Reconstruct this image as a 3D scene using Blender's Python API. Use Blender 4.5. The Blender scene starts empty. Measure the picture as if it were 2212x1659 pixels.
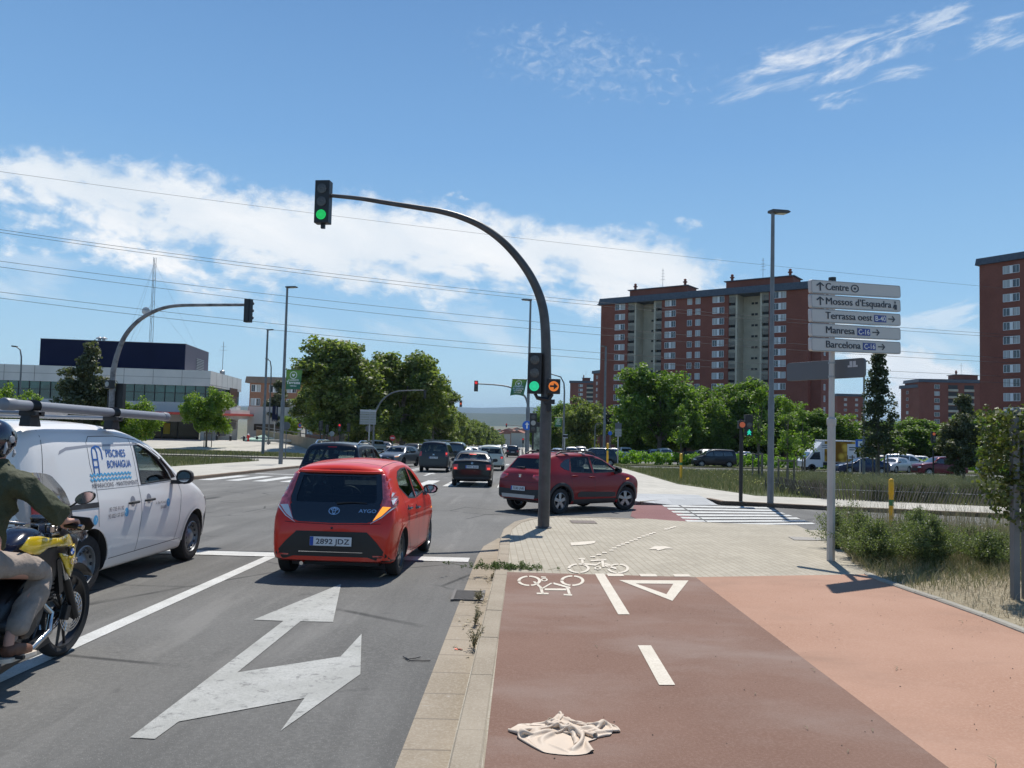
import bpy, bmesh, math, random
from mathutils import Vector, Matrix, Euler
from mathutils.bvhtree import BVHTree
from mathutils.geometry import delaunay_2d_cdt
R = math.radians
SC = bpy.context.scene
COL = SC.collection
# ------------------------------------------------------------------ camera
FPX, CXP, CYP, HCAM = 1700.0, 1106.0, 829.5, 1.72
SLOPE = 0.029
PITCH, ROLL, YAW = 0.0485, 0.025, 0.0126
cd = bpy.data.cameras.new('camera'); cam = bpy.data.objects.new('camera', cd); COL.objects.link(cam)
cd.sensor_width = 36.0; cd.lens = 36.0 * FPX / 2212.0
cd.clip_start = 0.05; cd.clip_end = 60000
CR = Matrix.Rotation(YAW, 3, 'Z') @ Matrix.Rotation(math.pi/2 + PITCH, 3, 'X') @ Matrix.Rotation(ROLL, 3, 'Z')
CAMP = Vector((0, 0, HCAM))
cam.matrix_world = Matrix.Translation(CAMP) @ CR.to_4x4()
SC.camera = cam
# ------------------------------------------------------------------ world, sun, exposure
SUN = Vector((0.105, 0.47, 0.875)).normalized()
SC.view_settings.view_transform = 'Standard'; SC.view_settings.look = 'None'
SC.view_settings.exposure = 0.07; SC.view_settings.gamma = 1.0
SC.view_settings.use_curve_mapping = False
SC.render.film_transparent = False
SC.cycles.max_bounces = 8; SC.cycles.transparent_max_bounces = 24
SC.cycles.use_denoising = True
sl = bpy.data.lights.new('sun', 'SUN'); sl.energy = 5.0; sl.angle = R(0.53); sl.color = (1.0, 0.955, 0.89)
so = bpy.data.objects.new('sun', sl); COL.objects.link(so)
so.rotation_euler = SUN.to_track_quat('Z', 'Y').to_euler(); so.location = (20, 40, 80)

def ray(px, py):
    return (CR @ Vector(((px-CXP)/FPX, (CYP-py)/FPX, -1.0))).normalized()
def G(px, py, dz=0.0):
    """photo point -> point of the sloping street plane, dz above the road"""
    d = ray(px, py); t = (dz - HCAM) / (d.z + SLOPE*d.y)
    return CAMP + d*t
def PY(px, py, y):
    d = ray(px, py); return CAMP + d*(y/d.y)
def gz(x, y):
    if y > 900: return -SLOPE*900
    z = -SLOPE*y
    if x < -16 and y > 71:
        a = min(1, (-16-x)/8.0); b = min(1, (y-71)/29.0); z += 1.3*a*b*b*(3-2*b)
    return z

class NG:
    """tiny node graph helper"""
    def __init__(s, tree): s.t = tree; s.n = tree.nodes; s.l = tree.links
    def node(s, typ, **kw):
        n = s.n.new(typ)
        for k, v in kw.items(): setattr(n, k, v)
        return n
    def put(s, sock, v):
        if v is None: return
        if isinstance(v, bpy.types.NodeSocket): s.l.new(v, sock)
        else: sock.default_value = v
    def m(s, op, a, b=None, c=None, clamp=False):
        n = s.node('ShaderNodeMath', operation=op); n.use_clamp = clamp
        s.put(n.inputs[0], a); s.put(n.inputs[1], b); s.put(n.inputs[2], c)
        return n.outputs[0]
    def vm(s, op, a, b=None):
        n = s.node('ShaderNodeVectorMath', operation=op); s.put(n.inputs[0], a); s.put(n.inputs[1], b); return n.outputs[0]
    def noise(s, vec, scale, detail=4, rough=.55, dist=0.0):
        n = s.node('ShaderNodeTexNoise'); s.put(n.inputs['Vector'], vec)
        n.inputs['Scale'].default_value = scale; n.inputs['Detail'].default_value = detail
        n.inputs['Roughness'].default_value = rough; n.inputs['Distortion'].default_value = dist
        return n.outputs['Fac']
    def ramp(s, f, lo, hi, a=0.0, b=1.0):
        n = s.node('ShaderNodeMapRange'); n.interpolation_type = 'SMOOTHSTEP'
        s.put(n.inputs[0], f); n.inputs[1].default_value = lo; n.inputs[2].default_value = hi
        n.inputs[3].default_value = a; n.inputs[4].default_value = b
        return n.outputs[0]
    def mix(s, f, a, b, mode='MIX'):
        n = s.node('ShaderNodeMixRGB', blend_type=mode); s.put(n.inputs[0], f)
        for k, v in ((1, a), (2, b)):
            if isinstance(v, (tuple, list)) and len(v) == 3: v = (*v, 1)
            s.put(n.inputs[k], v)
        return n.outputs[0]

W = bpy.data.worlds.new('World'); SC.world = W; W.use_nodes = True
g = NG(W.node_tree); g.n.clear()
out = g.node('ShaderNodeOutputWorld'); bg = g.node('ShaderNodeBackground'); g.l.new(bg.outputs[0], out.inputs[0])
sky = g.node('ShaderNodeTexSky', sky_type='NISHITA'); sky.sun_disc = False
sky.sun_elevation = math.asin(SUN.z); sky.sun_rotation = math.atan2(SUN.x, SUN.y)
sky.altitude = 300; sky.air_density = 1.0; sky.dust_density = 0.6; sky.ozone_density = 1.6
SKYK = 0.085
tc = g.node('ShaderNodeTexCoord'); sp = g.node('ShaderNodeSeparateXYZ'); g.l.new(tc.outputs['Generated'], sp.inputs[0])
dy = g.m('MAXIMUM', sp.outputs[1], 0.02)
u = g.m('DIVIDE', sp.outputs[0], dy); v = g.m('DIVIDE', sp.outputs[2], dy)
def uv(px, py):
    d = ray(px, py); return d.x/d.y, d.z/d.y
def curve(pts, lo=-1.0, hi=1.0, vmin=-.1, vmax=.6):
    """height as a function of azimuth tangent u"""
    n = g.node('ShaderNodeFloatCurve'); c = n.mapping.curves[0]
    P = sorted(((a-lo)/(hi-lo), (b-vmin)/(vmax-vmin)) for a, b in pts)
    while len(c.points) < len(P): c.points.new(.5, .5)
    for q, (a, b) in zip(c.points, P): q.location = (min(1, max(0, a)), min(1, max(0, b))); q.handle_type = 'AUTO'
    n.mapping.update()
    g.put(n.inputs['Value'], g.m('MULTIPLY', g.m('SUBTRACT', u, lo), 1/(hi-lo)))
    return g.m('MULTIPLY_ADD', n.outputs[0], vmax-vmin, vmin)
top = curve([uv(*p) for p in ((-300,300),(0,318),(130,322),(330,352),(560,408),(760,420),(900,430),(1150,462),(1290,492),(1400,496),(1520,540),(1640,600),(1760,650))])
bot = curve([uv(*p) for p in ((-300,400),(0,440),(200,500),(380,560),(600,612),(800,640),(1000,625),(1290,660),(1500,640),(1640,600),(1760,665))])
cmb = g.node('ShaderNodeCombineXYZ')
g.put(cmb.inputs[0], g.m('MULTIPLY_ADD', v, .5, u)); g.put(cmb.inputs[1], g.m('MULTIPLY_ADD', u, .35, g.m('MULTIPLY', v, 2.3)))
n1 = g.noise(cmb.outputs[0], 6.0, 9, .58, .25); n2 = g.noise(cmb.outputs[0], 2.6, 4, .5, .2)
cmb2 = g.node('ShaderNodeCombineXYZ'); g.put(cmb2.inputs[0], u); g.put(cmb2.inputs[1], g.m('MULTIPLY', v, 1.4))
n3 = g.noise(cmb2.outputs[0], 26, 7, .6, .2)
dt = g.m('DIVIDE', g.m('SUBTRACT', top, v), .030, clamp=False)
db = g.m('DIVIDE', g.m('SUBTRACT', v, bot), .055)
e = g.m('MINIMUM', g.m('MINIMUM', dt, db), 1.2)
e = g.m('ADD', e, g.m('MULTIPLY', g.m('SUBTRACT', n1, .425), g.m('MULTIPLY_ADD', g.ramp(dt, .2, 2.2), 4.6, 1.6)))
e = g.m('ADD', e, g.m('MULTIPLY', g.m('SUBTRACT', n3, .5), 3.0))
bank = g.ramp(e, -.1, 1.25, 0, .98)
def patch_(px, py, rx, ry, rot, amp, nz, lo=.2, hi=1.4, k=6.0, sub=.52):
    cu, cv = uv(px, py); du = g.m('SUBTRACT', u, cu); dv = g.m('SUBTRACT', v, cv)
    c, s_ = math.cos(rot), math.sin(rot)
    a = g.m('DIVIDE', g.m('ADD', g.m('MULTIPLY', du, c), g.m('MULTIPLY', dv, s_)), rx)
    b = g.m('DIVIDE', g.m('SUBTRACT', g.m('MULTIPLY', dv, c), g.m('MULTIPLY', du, s_)), ry)
    r2 = g.m('ADD', g.m('MULTIPLY', a, a), g.m('MULTIPLY', b, b))
    w = g.m('SUBTRACT', 1.0, r2)
    w = g.m('ADD', g.m('MINIMUM', w, .75), g.m('MULTIPLY', g.m('SUBTRACT', nz, sub), k))
    return g.ramp(w, lo, hi, 0, amp)
cmb3 = g.node('ShaderNodeCombineXYZ'); g.put(cmb3.inputs[0], g.m('MULTIPLY_ADD', v, -.9, u)); g.put(cmb3.inputs[1], g.m('MULTIPLY', g.m('MULTIPLY_ADD', u, -.24, v), 2.6))
n4 = g.noise(cmb3.outputs[0], 13, 8, .66, .5)
n5 = g.noise(cmb2.outputs[0], 60, 6, .6, .6)
tot = bank
for q in (patch_(1880, 105, .26, .05, .24, .72, n4, hi=2.0), patch_(1960, 60, .15, .03, .2, .55, n4), patch_(1270, 135, .15, .05, -.15, .34, n5, lo=.0, hi=2.6, k=6.5, sub=.52),
          patch_(2140, 80, .07, .02, .1, .5, n4), patch_(1820, 212, .05, .018, .15, .5, n4), patch_(995, 425, .02, .012, 0, .7, n3), patch_(1480, 487, .03, .012, 0, .5, n3),
          patch_(40, 600, .20, .04, -.1, .35, n1), patch_(900, 690, .5, .05, -.12, .42, n1, k=7), patch_(2000, 690, .08, .015, .25, .5, n4, sub=.45),
          patch_(2060, 735, .09, .02, -.1, .4, n1, sub=.45), patch_(1990, 820, .06, .03, 0, .5, n3, sub=.47), patch_(1650, 800, .3, .03, 0, .4, n1)):
    tot = g.m('MAXIMUM', tot, q)
shade = g.ramp(n2, .35, .7); shade2 = g.ramp(n1, .35, .75)
ccol = g.mix(g.m('MULTIPLY', g.m('ADD', shade, shade2), .5), (.72, .80, .88), (1.0, 1.0, 1.0))
skn = g.mix(1.0, sky.outputs[0], (SKYK*.80, SKYK*.98, SKYK*1.22), 'MULTIPLY')
# clean air of that day: the yellow rim of the model sky gives way to pale blue
cr = g.node('ShaderNodeValToRGB'); el = cr.color_ramp.elements
for k, (p_, c_) in enumerate(((0.0, (.52, .70, .80)), (1.0, (.04, .10, .27)), (.063, (.44, .68, .84)), (.158, (.31, .56, .82)), (.326, (.20, .41, .72)), (.50, (.135, .295, .58)), (.62, (.08, .19, .42)))):
    q_ = el[k] if k < 2 else el.new(p_)
    q_.position = p_; q_.color = (*c_, 1)
g.put(cr.inputs[0], g.m('MULTIPLY', sp.outputs[2], 1.0, clamp=True))
skc = g.mix(.9, skn, cr.outputs[0])
# clouds seen high above the land: part of the sky itself
fin = g.mix(tot, skc, ccol)
g.l.new(fin, bg.inputs[0]); bg.inputs[1].default_value = 1.0

# ------------------------------------------------------------------ materials
MATS = {}
def mat(name, col, rough=.7, metal=0.0, emit=0.0, spec=.5, coat=0.0, alpha=None, noise=None, back=None, bump=None, trans=0.0):
    """noise=(scale, amount[, stretch xyz])"""
    if name in MATS: return MATS[name]
    m = bpy.data.materials.new(name); m.use_nodes = True; MATS[name] = m
    h = NG(m.node_tree); b = h.n['Principled BSDF']
    b.inputs['Roughness'].default_value = rough; b.inputs['Metallic'].default_value = metal
    b.inputs['Specular IOR Level'].default_value = spec; b.inputs['Coat Weight'].default_value = coat
    b.inputs['Coat Roughness'].default_value = .04
    c = (*col, 1.0)
    b.inputs['Base Color'].default_value = c
    if trans: b.inputs['Transmission Weight'].default_value = trans
    if noise or bump:
        t = h.node('ShaderNodeTexCoord')
    if noise:
        vec = t.outputs['Object']
        if len(noise) > 2:
            mp = h.node('ShaderNodeMapping'); h.l.new(vec, mp.inputs[0]); mp.inputs['Scale'].default_value = noise[2]; vec = mp.outputs[0]
        f = h.noise(vec, noise[0], 6, .6)
        a = noise[1]
        o = h.mix(h.ramp(f, .3, .7), tuple(x*(1-a) for x in col), tuple(min(1, x*(1+a)) for x in col))
        if back: o = h.mix(h.node('ShaderNodeNewGeometry').outputs['Backfacing'], o, back)
        h.l.new(o, b.inputs['Base Color'])
    elif back:
        h.l.new(h.mix(h.node('ShaderNodeNewGeometry').outputs['Backfacing'], col, back), b.inputs['Base Color'])
    if bump:
        bn = h.node('ShaderNodeBump'); bn.inputs['Strength'].default_value = bump[1]; bn.inputs['Distance'].default_value = bump[2] if len(bump) > 2 else .01
        h.l.new(h.noise(t.outputs['Object'], bump[0], 4, .6), bn.inputs['Height']); h.l.new(bn.outputs[0], b.inputs['Normal'])
    if emit:
        b.inputs['Emission Color'].default_value = c; b.inputs['Emission Strength'].default_value = emit
    if alpha is not None:
        b.inputs['Alpha'].default_value = alpha
    return m
def paint(name, col, flake=0.0, rough=.32):
    return mat(name, col, rough=rough, metal=flake, coat=.5, spec=.25, back=(.02, .02, .022))
def glass(name, tint, gl=.12, rough=.02):
    """car or window glass: clear tinted sheet with mirror reflection"""
    if name in MATS: return MATS[name]
    m = bpy.data.materials.new(name); m.use_nodes = True; MATS[name] = m
    h = NG(m.node_tree); h.n.clear(); o = h.node('ShaderNodeOutputMaterial')
    tr = h.node('ShaderNodeBsdfTransparent'); tr.inputs[0].default_value = (*tint, 1)
    gb = h.node('ShaderNodeBsdfGlossy'); gb.inputs['Roughness'].default_value = rough; gb.inputs[0].default_value = (.9, .95, 1, 1)
    fr = h.node('ShaderNodeFresnel'); fr.inputs[0].default_value = 1.5
    f = h.m('MAXIMUM', h.m('MULTIPLY', fr.outputs[0], .75, clamp=True), gl)
    mx = h.node('ShaderNodeMixShader'); h.l.new(f, mx.inputs[0]); h.l.new(tr.outputs[0], mx.inputs[1]); h.l.new(gb.outputs[0], mx.inputs[2])
    h.l.new(mx.outputs[0], o.inputs[0]); return m

# ------------------------------------------------------------------ object helpers
def tag(o, label=None, cat=None, group=None, kind=None):
    if label: o['label'] = label
    if cat: o['category'] = cat
    if group: o['group'] = group
    if kind: o['kind'] = kind
    return o
def thing(name, label, cat, loc=(0, 0, 0), rotz=0.0, group=None):
    o = bpy.data.objects.new(name, None); COL.objects.link(o); o.location = loc; o.rotation_euler = (0, 0, rotz)
    o.empty_display_size = .3
    return tag(o, label, cat, group)
KIDS = {}
def link(name, me, parent=None):
    o = bpy.data.objects.new(name, me); COL.objects.link(o)
    if parent is not None: o.parent = parent; KIDS.setdefault(parent.name, []).append(o)
    return o
def dup(root, loc=None, rotz=None, label=None, scale=None):
    r = root.copy(); COL.objects.link(r)
    if loc is not None: r.location = loc
    if rotz is not None: r.rotation_euler[2] = rotz
    if scale is not None: r.scale = (scale,)*3 if not isinstance(scale, tuple) else scale
    if label: r['label'] = label
    for ch in KIDS.get(root.name, []):
        c = ch.copy(); COL.objects.link(c); c.parent = r; KIDS.setdefault(r.name, []).append(c)
        for q in KIDS.get(ch.name, []):
            d = q.copy(); COL.objects.link(d); d.parent = c; KIDS.setdefault(c.name, []).append(d)
    return r

class MB:
    def __init__(s): s.v = []; s.f = []; s.mi = []; s.cur = 0
    def add(s, vs, fs, mi=None):
        n = len(s.v); s.v.extend(tuple(p) for p in vs)
        k = s.cur if mi is None else mi
        for f in fs: s.f.append(tuple(n+i for i in f)); s.mi.append(k)
    def box(s, c, size, rot=None, mi=None, taper=1.0):
        hx, hy, hz = (q/2 for q in size)
        vs = [Vector((x*(taper if z > 0 else 1), y*(taper if z > 0 else 1), z)) for z in (-hz, hz) for x, y in ((-hx, -hy), (hx, -hy), (hx, hy), (-hx, hy))]
        if rot is not None:
            M = rot if isinstance(rot, Matrix) else Euler(rot).to_matrix(); vs = [M @ q for q in vs]
        c = Vector(c)
        s.add([q+c for q in vs], [(3, 2, 1, 0), (4, 5, 6, 7), (0, 1, 5, 4), (1, 2, 6, 5), (2, 3, 7, 6), (3, 0, 4, 7)], mi)
    def tube(s, path, r, seg=10, mi=None, caps=True, flat=1.0):
        P = [Vector(p) for p in path]; rs = r if isinstance(r, (list, tuple)) else [r]*len(P)
        n = len(P); rings = []; prev = None
        for i, p in enumerate(P):
            t = (P[min(i+1, n-1)] - P[max(i-1, 0)]).normalized()
            if prev is None:
                a = Vector((0, 0, 1)) if abs(t.z) < .9 else Vector((1, 0, 0)); a = (a - t*a.dot(t)).normalized()
            else: a = (prev - t*prev.dot(t)).normalized()
            prev = a; b = t.cross(a)
            rings.append([p + a*math.cos(2*math.pi*k/seg)*rs[i] + b*math.sin(2*math.pi*k/seg)*rs[i]*flat for k in range(seg)])
        vs = [q for r_ in rings for q in r_]; fs = []
        for i in range(n-1):
            for k in range(seg):
                a, b = i*seg+k, i*seg+(k+1) % seg; fs.append((a, b, b+seg, a+seg))
        if caps: fs.append(tuple(range(seg))[::-1]); fs.append(tuple((n-1)*seg+k for k in range(seg)))
        s.add(vs, fs, mi)
    def lathe(s, prof, c=(0, 0, 0), axis='z', seg=24, mi=None, rot=None, closed=False, caps=True):
        """prof: (radius, height) pairs round an axis"""
        vs = []; n = len(prof)
        for r_, h in prof:
            for k in range(seg):
                a = 2*math.pi*k/seg; x, y = r_*math.cos(a), r_*math.sin(a)
                p = {'z': (x, y, h), 'y': (x, h, y), 'x': (h, x, y)}[axis]
                p = Vector(p)
                if rot is not None: p = rot @ p
                vs.append(p + Vector(c))
        fs = []
        for i in range(n if closed else n-1):
            j = (i+1) % n
            for k in range(seg):
                q = (k+1) % seg; fs.append((i*seg+k, i*seg+q, j*seg+q, j*seg+k))
        if not closed and caps:
            if prof[0][0] > 1e-6: fs.append(tuple(range(seg)))
            if prof[-1][0] > 1e-6: fs.append(tuple((n-1)*seg+k for k in range(seg)))
        s.add(vs, fs, mi)
    def prism(s, poly, p0, ax, ay, n, depth, mi=None):
        """poly in (ax, ay) plane at p0, extruded along n by depth"""
        p0, ax, ay, n = map(Vector, (p0, ax, ay, n)); k = len(poly)
        a = [p0 + ax*x + ay*y for x, y in poly]; b = [q + n*depth for q in a]
        fs = [tuple(range(k))[::-1], tuple(range(k, 2*k))] + [(i, (i+1) % k, (i+1) % k+k, i+k) for i in range(k)]
        s.add(a+b, fs, mi)
    def build(s, name, mats, parent=None, smooth=False, off=None, bevel=0.0, angle=40):
        me = bpy.data.meshes.new(name)
        vs = s.v if off is None else [tuple(Vector(p)-Vector(off)) for p in s.v]
        me.from_pydata(vs, [], s.f)
        if not isinstance(mats, (list, tuple)): mats = [mats]
        for m in mats: me.materials.append(m)
        me.polygons.foreach_set('material_index', s.mi)
        bm = bmesh.new(); bm.from_mesh(me); bmesh.ops.recalc_face_normals(bm, faces=bm.faces)
        if bevel:
            es = [e_ for e_ in bm.edges if len(e_.link_faces) == 2 and e_.calc_face_angle(0) > R(30)]
            bmesh.ops.bevel(bm, geom=es, offset=bevel, segments=2, affect='EDGES', profile=.6)
        if smooth:
            for f in bm.faces: f.smooth = True
            for e_ in bm.edges:
                if len(e_.link_faces) == 2 and e_.calc_face_angle(0) > R(angle): e_.smooth = False
        bm.to_mesh(me); bm.free(); me.update()
        return link(name, me, parent)

def inpoly(x, y, P):
    c = False; j = len(P)-1
    for i in range(len(P)):
        xi, yi = P[i]; xj, yj = P[j]
        if (yi > y) != (yj > y) and x < (xj-xi)*(y-yi)/(yj-yi)+xi: c = not c
        j = i
    return c
def densify(P, d, closed=True):
    o = []; n = len(P)
    for i in range(n if closed else n-1):
        a, b = P[i], P[(i+1) % n]; L = math.hypot(b[0]-a[0], b[1]-a[1]); k = max(1, int(L/d))
        for j in range(k): o.append((a[0]+(b[0]-a[0])*j/k, a[1]+(b[1]-a[1])*j/k))
    if not closed: o.append(P[-1])
    return o
def spline(P, n=8, closed=True):
    """Catmull-Rom through points"""
    o = []; N = len(P)
    rng = range(N) if closed else range(N-1)
    for i in rng:
        p0 = P[(i-1) % N] if closed or i > 0 else P[0]; p1 = P[i]; p2 = P[(i+1) % N]; p3 = P[(i+2) % N] if closed or i+2 < N else P[-1]
        for j in range(n):
            t = j/n; o.append(tuple(.5*((2*b)+(c-a)*t+(2*a-5*b+4*c-d)*t*t+(-a+3*b-3*c+d)*t**3) for a, b, c, d in zip(p0, p1, p2, p3)))
    if not closed: o.append(tuple(P[-1]))
    return o
def tri2d(poly, d, holes=()):
    """triangulated grid inside a 2D outline"""
    B = densify(poly, d); H = [densify(h, d) for h in holes]
    pts = list(B); ed = [(i, (i+1) % len(B)) for i in range(len(B))]
    for h in H:
        n = len(pts); pts += h; ed += [(n+i, n+(i+1) % len(h)) for i in range(len(h))]
    xs = [p[0] for p in B]; ys = [p[1] for p in B]
    x = min(xs)+d/2
    while x < max(xs):
        y = min(ys)+d/2
        while y < max(ys):
            if inpoly(x, y, B) and not any(inpoly(x, y, h) for h in H): pts.append((x, y))
            y += d
        x += d
    vs, es, fs, *_ = delaunay_2d_cdt([Vector(p) for p in pts], ed, [], 0, 1e-6)
    F = []
    for f in fs:
        cx = sum(vs[i][0] for i in f)/len(f); cy = sum(vs[i][1] for i in f)/len(f)
        if inpoly(cx, cy, B) and not any(inpoly(cx, cy, h) for h in H): F.append(tuple(f))
    return [(q[0], q[1]) for q in vs], F
def plane_tri(poly):
    vs, es, fs, *_ = delaunay_2d_cdt([Vector(p) for p in poly], [(i, (i+1) % len(poly)) for i in range(len(poly))], [], 0, 1e-7)
    F = []
    for f in fs:
        cx = sum(vs[i][0] for i in f)/len(f); cy = sum(vs[i][1] for i in f)/len(f)
        if inpoly(cx, cy, poly): F.append(tuple(f))
    return [(q[0], q[1]) for q in vs], F
def sheet(mb, pts, dz, mi=None):
    """flat polygon lying on the street plane (world x, y), dz above the road"""
    vs, fs = plane_tri(pts)
    fs2 = []
    for f in fs:
        a, b, c = (vs[i] for i in f[:3])
        fs2.append(f if (b[0]-a[0])*(c[1]-a[1])-(b[1]-a[1])*(c[0]-a[0]) > 0 else f[::-1])
    mb.add([(x, y, -SLOPE*y+dz) for x, y in vs], fs2, mi)
def GP(pts, dz=0.0): return [tuple(G(x, y, dz)[:2]) for x, y in pts]
_tx = {}
def text_tris(s, size=1.0, align='CENTER', bold=0.0):
    """text -> (2D verts, tris) centred on its baseline"""
    k = (s, align, bold)
    if k not in _tx:
        c = bpy.data.curves.new('t', 'FONT'); c.body = s; c.size = 1.0; c.align_x = align; c.offset = bold; c.resolution_u = 3
        o = bpy.data.objects.new('t', c); COL.objects.link(o)
        me = o.to_mesh(); me.calc_loop_triangles()
        _tx[k] = ([(q.co.x, q.co.y) for q in me.vertices], [tuple(t.vertices) for t in me.loop_triangles])
        o.to_mesh_clear(); bpy.data.objects.remove(o); bpy.data.curves.remove(c)
    V, T = _tx[k]
    return [(x*size, y*size) for x, y in V], T
def text_on(mb, s, p0, ax, ay, size, align='CENTER', bold=0.0, sx=1.0, mi=None):
    V, T = text_tris(s, size, align, bold); p0, ax, ay = map(Vector, (p0, ax, ay))
    mb.add([p0 + ax*(x*sx) + ay*y for x, y in V], T, mi)
RNG = random.Random(7)
# ================================================================== ground, roads, paving
def ground_mat(name, cols, sc=(8, 60), bump=(90, .25), rough=.9, streak=None, extra=None):
    """two-scale noise between colours"""
    m = bpy.data.materials.new(name); m.use_nodes = True; h = NG(m.node_tree); b = h.n['Principled BSDF']
    t = h.node('ShaderNodeTexCoord'); vec = t.outputs['Object']
    f1 = h.noise(vec, sc[0], 5, .6); f2 = h.noise(vec, sc[1], 6, .7)
    o = h.mix(h.ramp(f1, .3, .7), cols[0], cols[1])
    o = h.mix(h.ramp(f2, .42, .68, 0, .75), o, cols[2])
    if streak:
        mp = h.node('ShaderNodeMapping'); h.l.new(vec, mp.inputs[0]); mp.inputs['Scale'].default_value = streak[0]
        o = h.mix(h.ramp(h.noise(mp.outputs[0], 1, 5, .6, .3), streak[2], streak[3], 0, streak[4]), o, streak[1])
    if extra: o = extra(h, vec, o)
    h.l.new(o, b.inputs['Base Color']); b.inputs['Roughness'].default_value = rough; b.inputs['Specular IOR Level'].default_value = .3
    bn = h.node('ShaderNodeBump'); bn.inputs['Strength'].default_value = bump[1]; bn.inputs['Distance'].default_value = .02
    h.l.new(h.noise(vec, bump[0], 5, .7), bn.inputs['Height']); h.l.new(bn.outputs[0], b.inputs['Normal'])
    return m
def brick_extra(w, hgt, mortar, col, rot=0.0, var=.12, mort=.012):
    def f(h, vec, o):
        mp = h.node('ShaderNodeMapping'); h.l.new(vec, mp.inputs[0]); mp.inputs['Rotation'].default_value = (0, 0, rot)
        b = h.node('ShaderNodeTexBrick'); h.l.new(mp.outputs[0], b.inputs[0])
        b.inputs['Scale'].default_value = 1; b.inputs['Brick Width'].default_value = w; b.inputs['Row Height'].default_value = hgt
        b.inputs['Mortar Size'].default_value = mort; b.offset = .5
        b.inputs['Color1'].default_value = (1-var, 1-var, 1-var, 1); b.inputs['Color2'].default_value = (1, 1, 1, 1); b.inputs['Mortar'].default_value = (1, 1, 1, 1)
        o = h.mix(1.0, o, b.outputs[0], 'MULTIPLY')
        return h.mix(h.m('MULTIPLY', b.outputs['Fac'], mortar), o, col)
    return f
def asphalt_extra(h, vec, o):
    # fine pale aggregate, darker cracks and old oil along the wheel paths
    v = h.node('ShaderNodeTexVoronoi'); h.l.new(vec, v.inputs[0]); v.inputs['Scale'].default_value = 55
    o = h.mix(h.ramp(v.outputs[0], .30, .05, 0, .38), o, (.38, .37, .35))
    w = h.node('ShaderNodeTexVoronoi', feature='DISTANCE_TO_EDGE'); 
    wv = h.mix(.25, vec, h.node('ShaderNodeTexNoise').outputs['Color']); h.l.new(wv, w.inputs[0]); w.inputs['Scale'].default_value = .55
    crack = h.m('MULTIPLY', h.ramp(w.outputs[0], .016, .002, 0, 1), h.ramp(h.noise(vec, .35, 3), .48, .56, 0, .8))
    o = h.mix(crack, o, (.03, .03, .03))
    sp_ = h.noise(vec, 3.2, 4, .5); o = h.mix(h.ramp(sp_, .66, .74, 0, .45), o, (.08, .078, .075))
    # pale dust and polish lying in wide smears along the lanes
    mp = h.node('ShaderNodeMapping'); h.l.new(vec, mp.inputs[0]); mp.inputs['Scale'].default_value = (1.6, .22, 1)
    o = h.mix(h.ramp(h.noise(mp.outputs[0], 1, 6, .65, .5), .52, .72, 0, .45), o, (.24, .232, .215))
    return o
M_ASPH = ground_mat('asphalt', ((.118, .116, .108), (.155, .152, .142), (.195, .19, .178)), (.5, 30), (140, .5), .85,
                    streak=((1.1, .06, 1), (.095, .093, .087), .48, .70, .65), extra=asphalt_extra)
M_BIKE = ground_mat('bike_path_coat', ((.178, .098, .068), (.215, .125, .090), (.255, .160, .122)), (.6, 60), (160, .5), .85,
                    streak=((.5, .9, 1), (.285, .215, .18), .42, .74, .7))
M_PINK = ground_mat('pink_path_coat', ((.33, .185, .122), (.385, .228, .158), (.43, .275, .20)), (.7, 60), (160, .25), .88,
                    streak=((.45, .9, 1), (.27, .165, .115), .46, .72, .7))
M_PAVE = ground_mat('beige_pavers', ((.35, .315, .245), (.425, .385, .305), (.48, .435, .35)), (1.2, 40), (120, .25), .9, extra=brick_extra(.2, .1, .5, (.20, .16, .11), R(88), mort=.008))
M_PAVE2 = ground_mat('pale_pavers', ((.42, .40, .345), (.50, .475, .41), (.54, .51, .45)), (.5, 20), (60, .2), .9, extra=brick_extra(.6, .4, .35, (.25, .22, .18), R(90)))
M_SLAB = ground_mat('grey_slabs', ((.36, .37, .37), (.44, .45, .45), (.48, .49, .48)), (.6, 20), (60, .2), .9, extra=brick_extra(1.2, .8, .5, (.2, .2, .2), 0))
M_KERB = ground_mat('kerb_stone', ((.27, .225, .165), (.34, .29, .22), (.39, .34, .27)), (1.5, 60), (120, .35), .9)
M_KERB2 = ground_mat('kerb_stone_brown', ((.17, .12, .085), (.22, .16, .115), (.26, .20, .15)), (1.5, 60), (120, .35), .9)
def gut_extra(h, vec, o):
    v = h.noise(vec, 6, 6, .7, .5); o = h.mix(h.ramp(v, .62, .72, 0, .5), o, (.5, .47, .42))
    b = h.node('ShaderNodeTexBrick'); h.l.new(vec, b.inputs[0]); b.inputs['Scale'].default_value = 1; b.offset = 0
    b.inputs['Brick Width'].default_value = 50; b.inputs['Row Height'].default_value = .5; b.inputs['Mortar Size'].default_value = .012
    return h.mix(h.m('MULTIPLY', b.outputs['Fac'], .5), o, (.13, .11, .09))
M_GUT = ground_mat('gutter_concrete', ((.26, .215, .155), (.34, .285, .215), (.39, .34, .27)), (1.0, 50), (90, .4), .9, extra=gut_extra)
M_DIRT = ground_mat('dry_earth', ((.22, .18, .115), (.32, .27, .18), (.44, .39, .28)), (1.2, 22), (40, .9), 1.0)
M_MEAD = ground_mat('meadow_soil', ((.055, .075, .028), (.09, .10, .042), (.14, .13, .065)), (.6, 14), (25, .9), 1.0)
M_LAND = ground_mat('land_soil', ((.16, .15, .10), (.12, .13, .07), (.2, .18, .13)), (.02, .2), (5, .3), 1.0)
M_PAINT = ground_mat('road_paint', ((.52, .52, .49), (.66, .66, .63), (.40, .40, .38)), (3, 60), (140, .5), .7)
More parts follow.
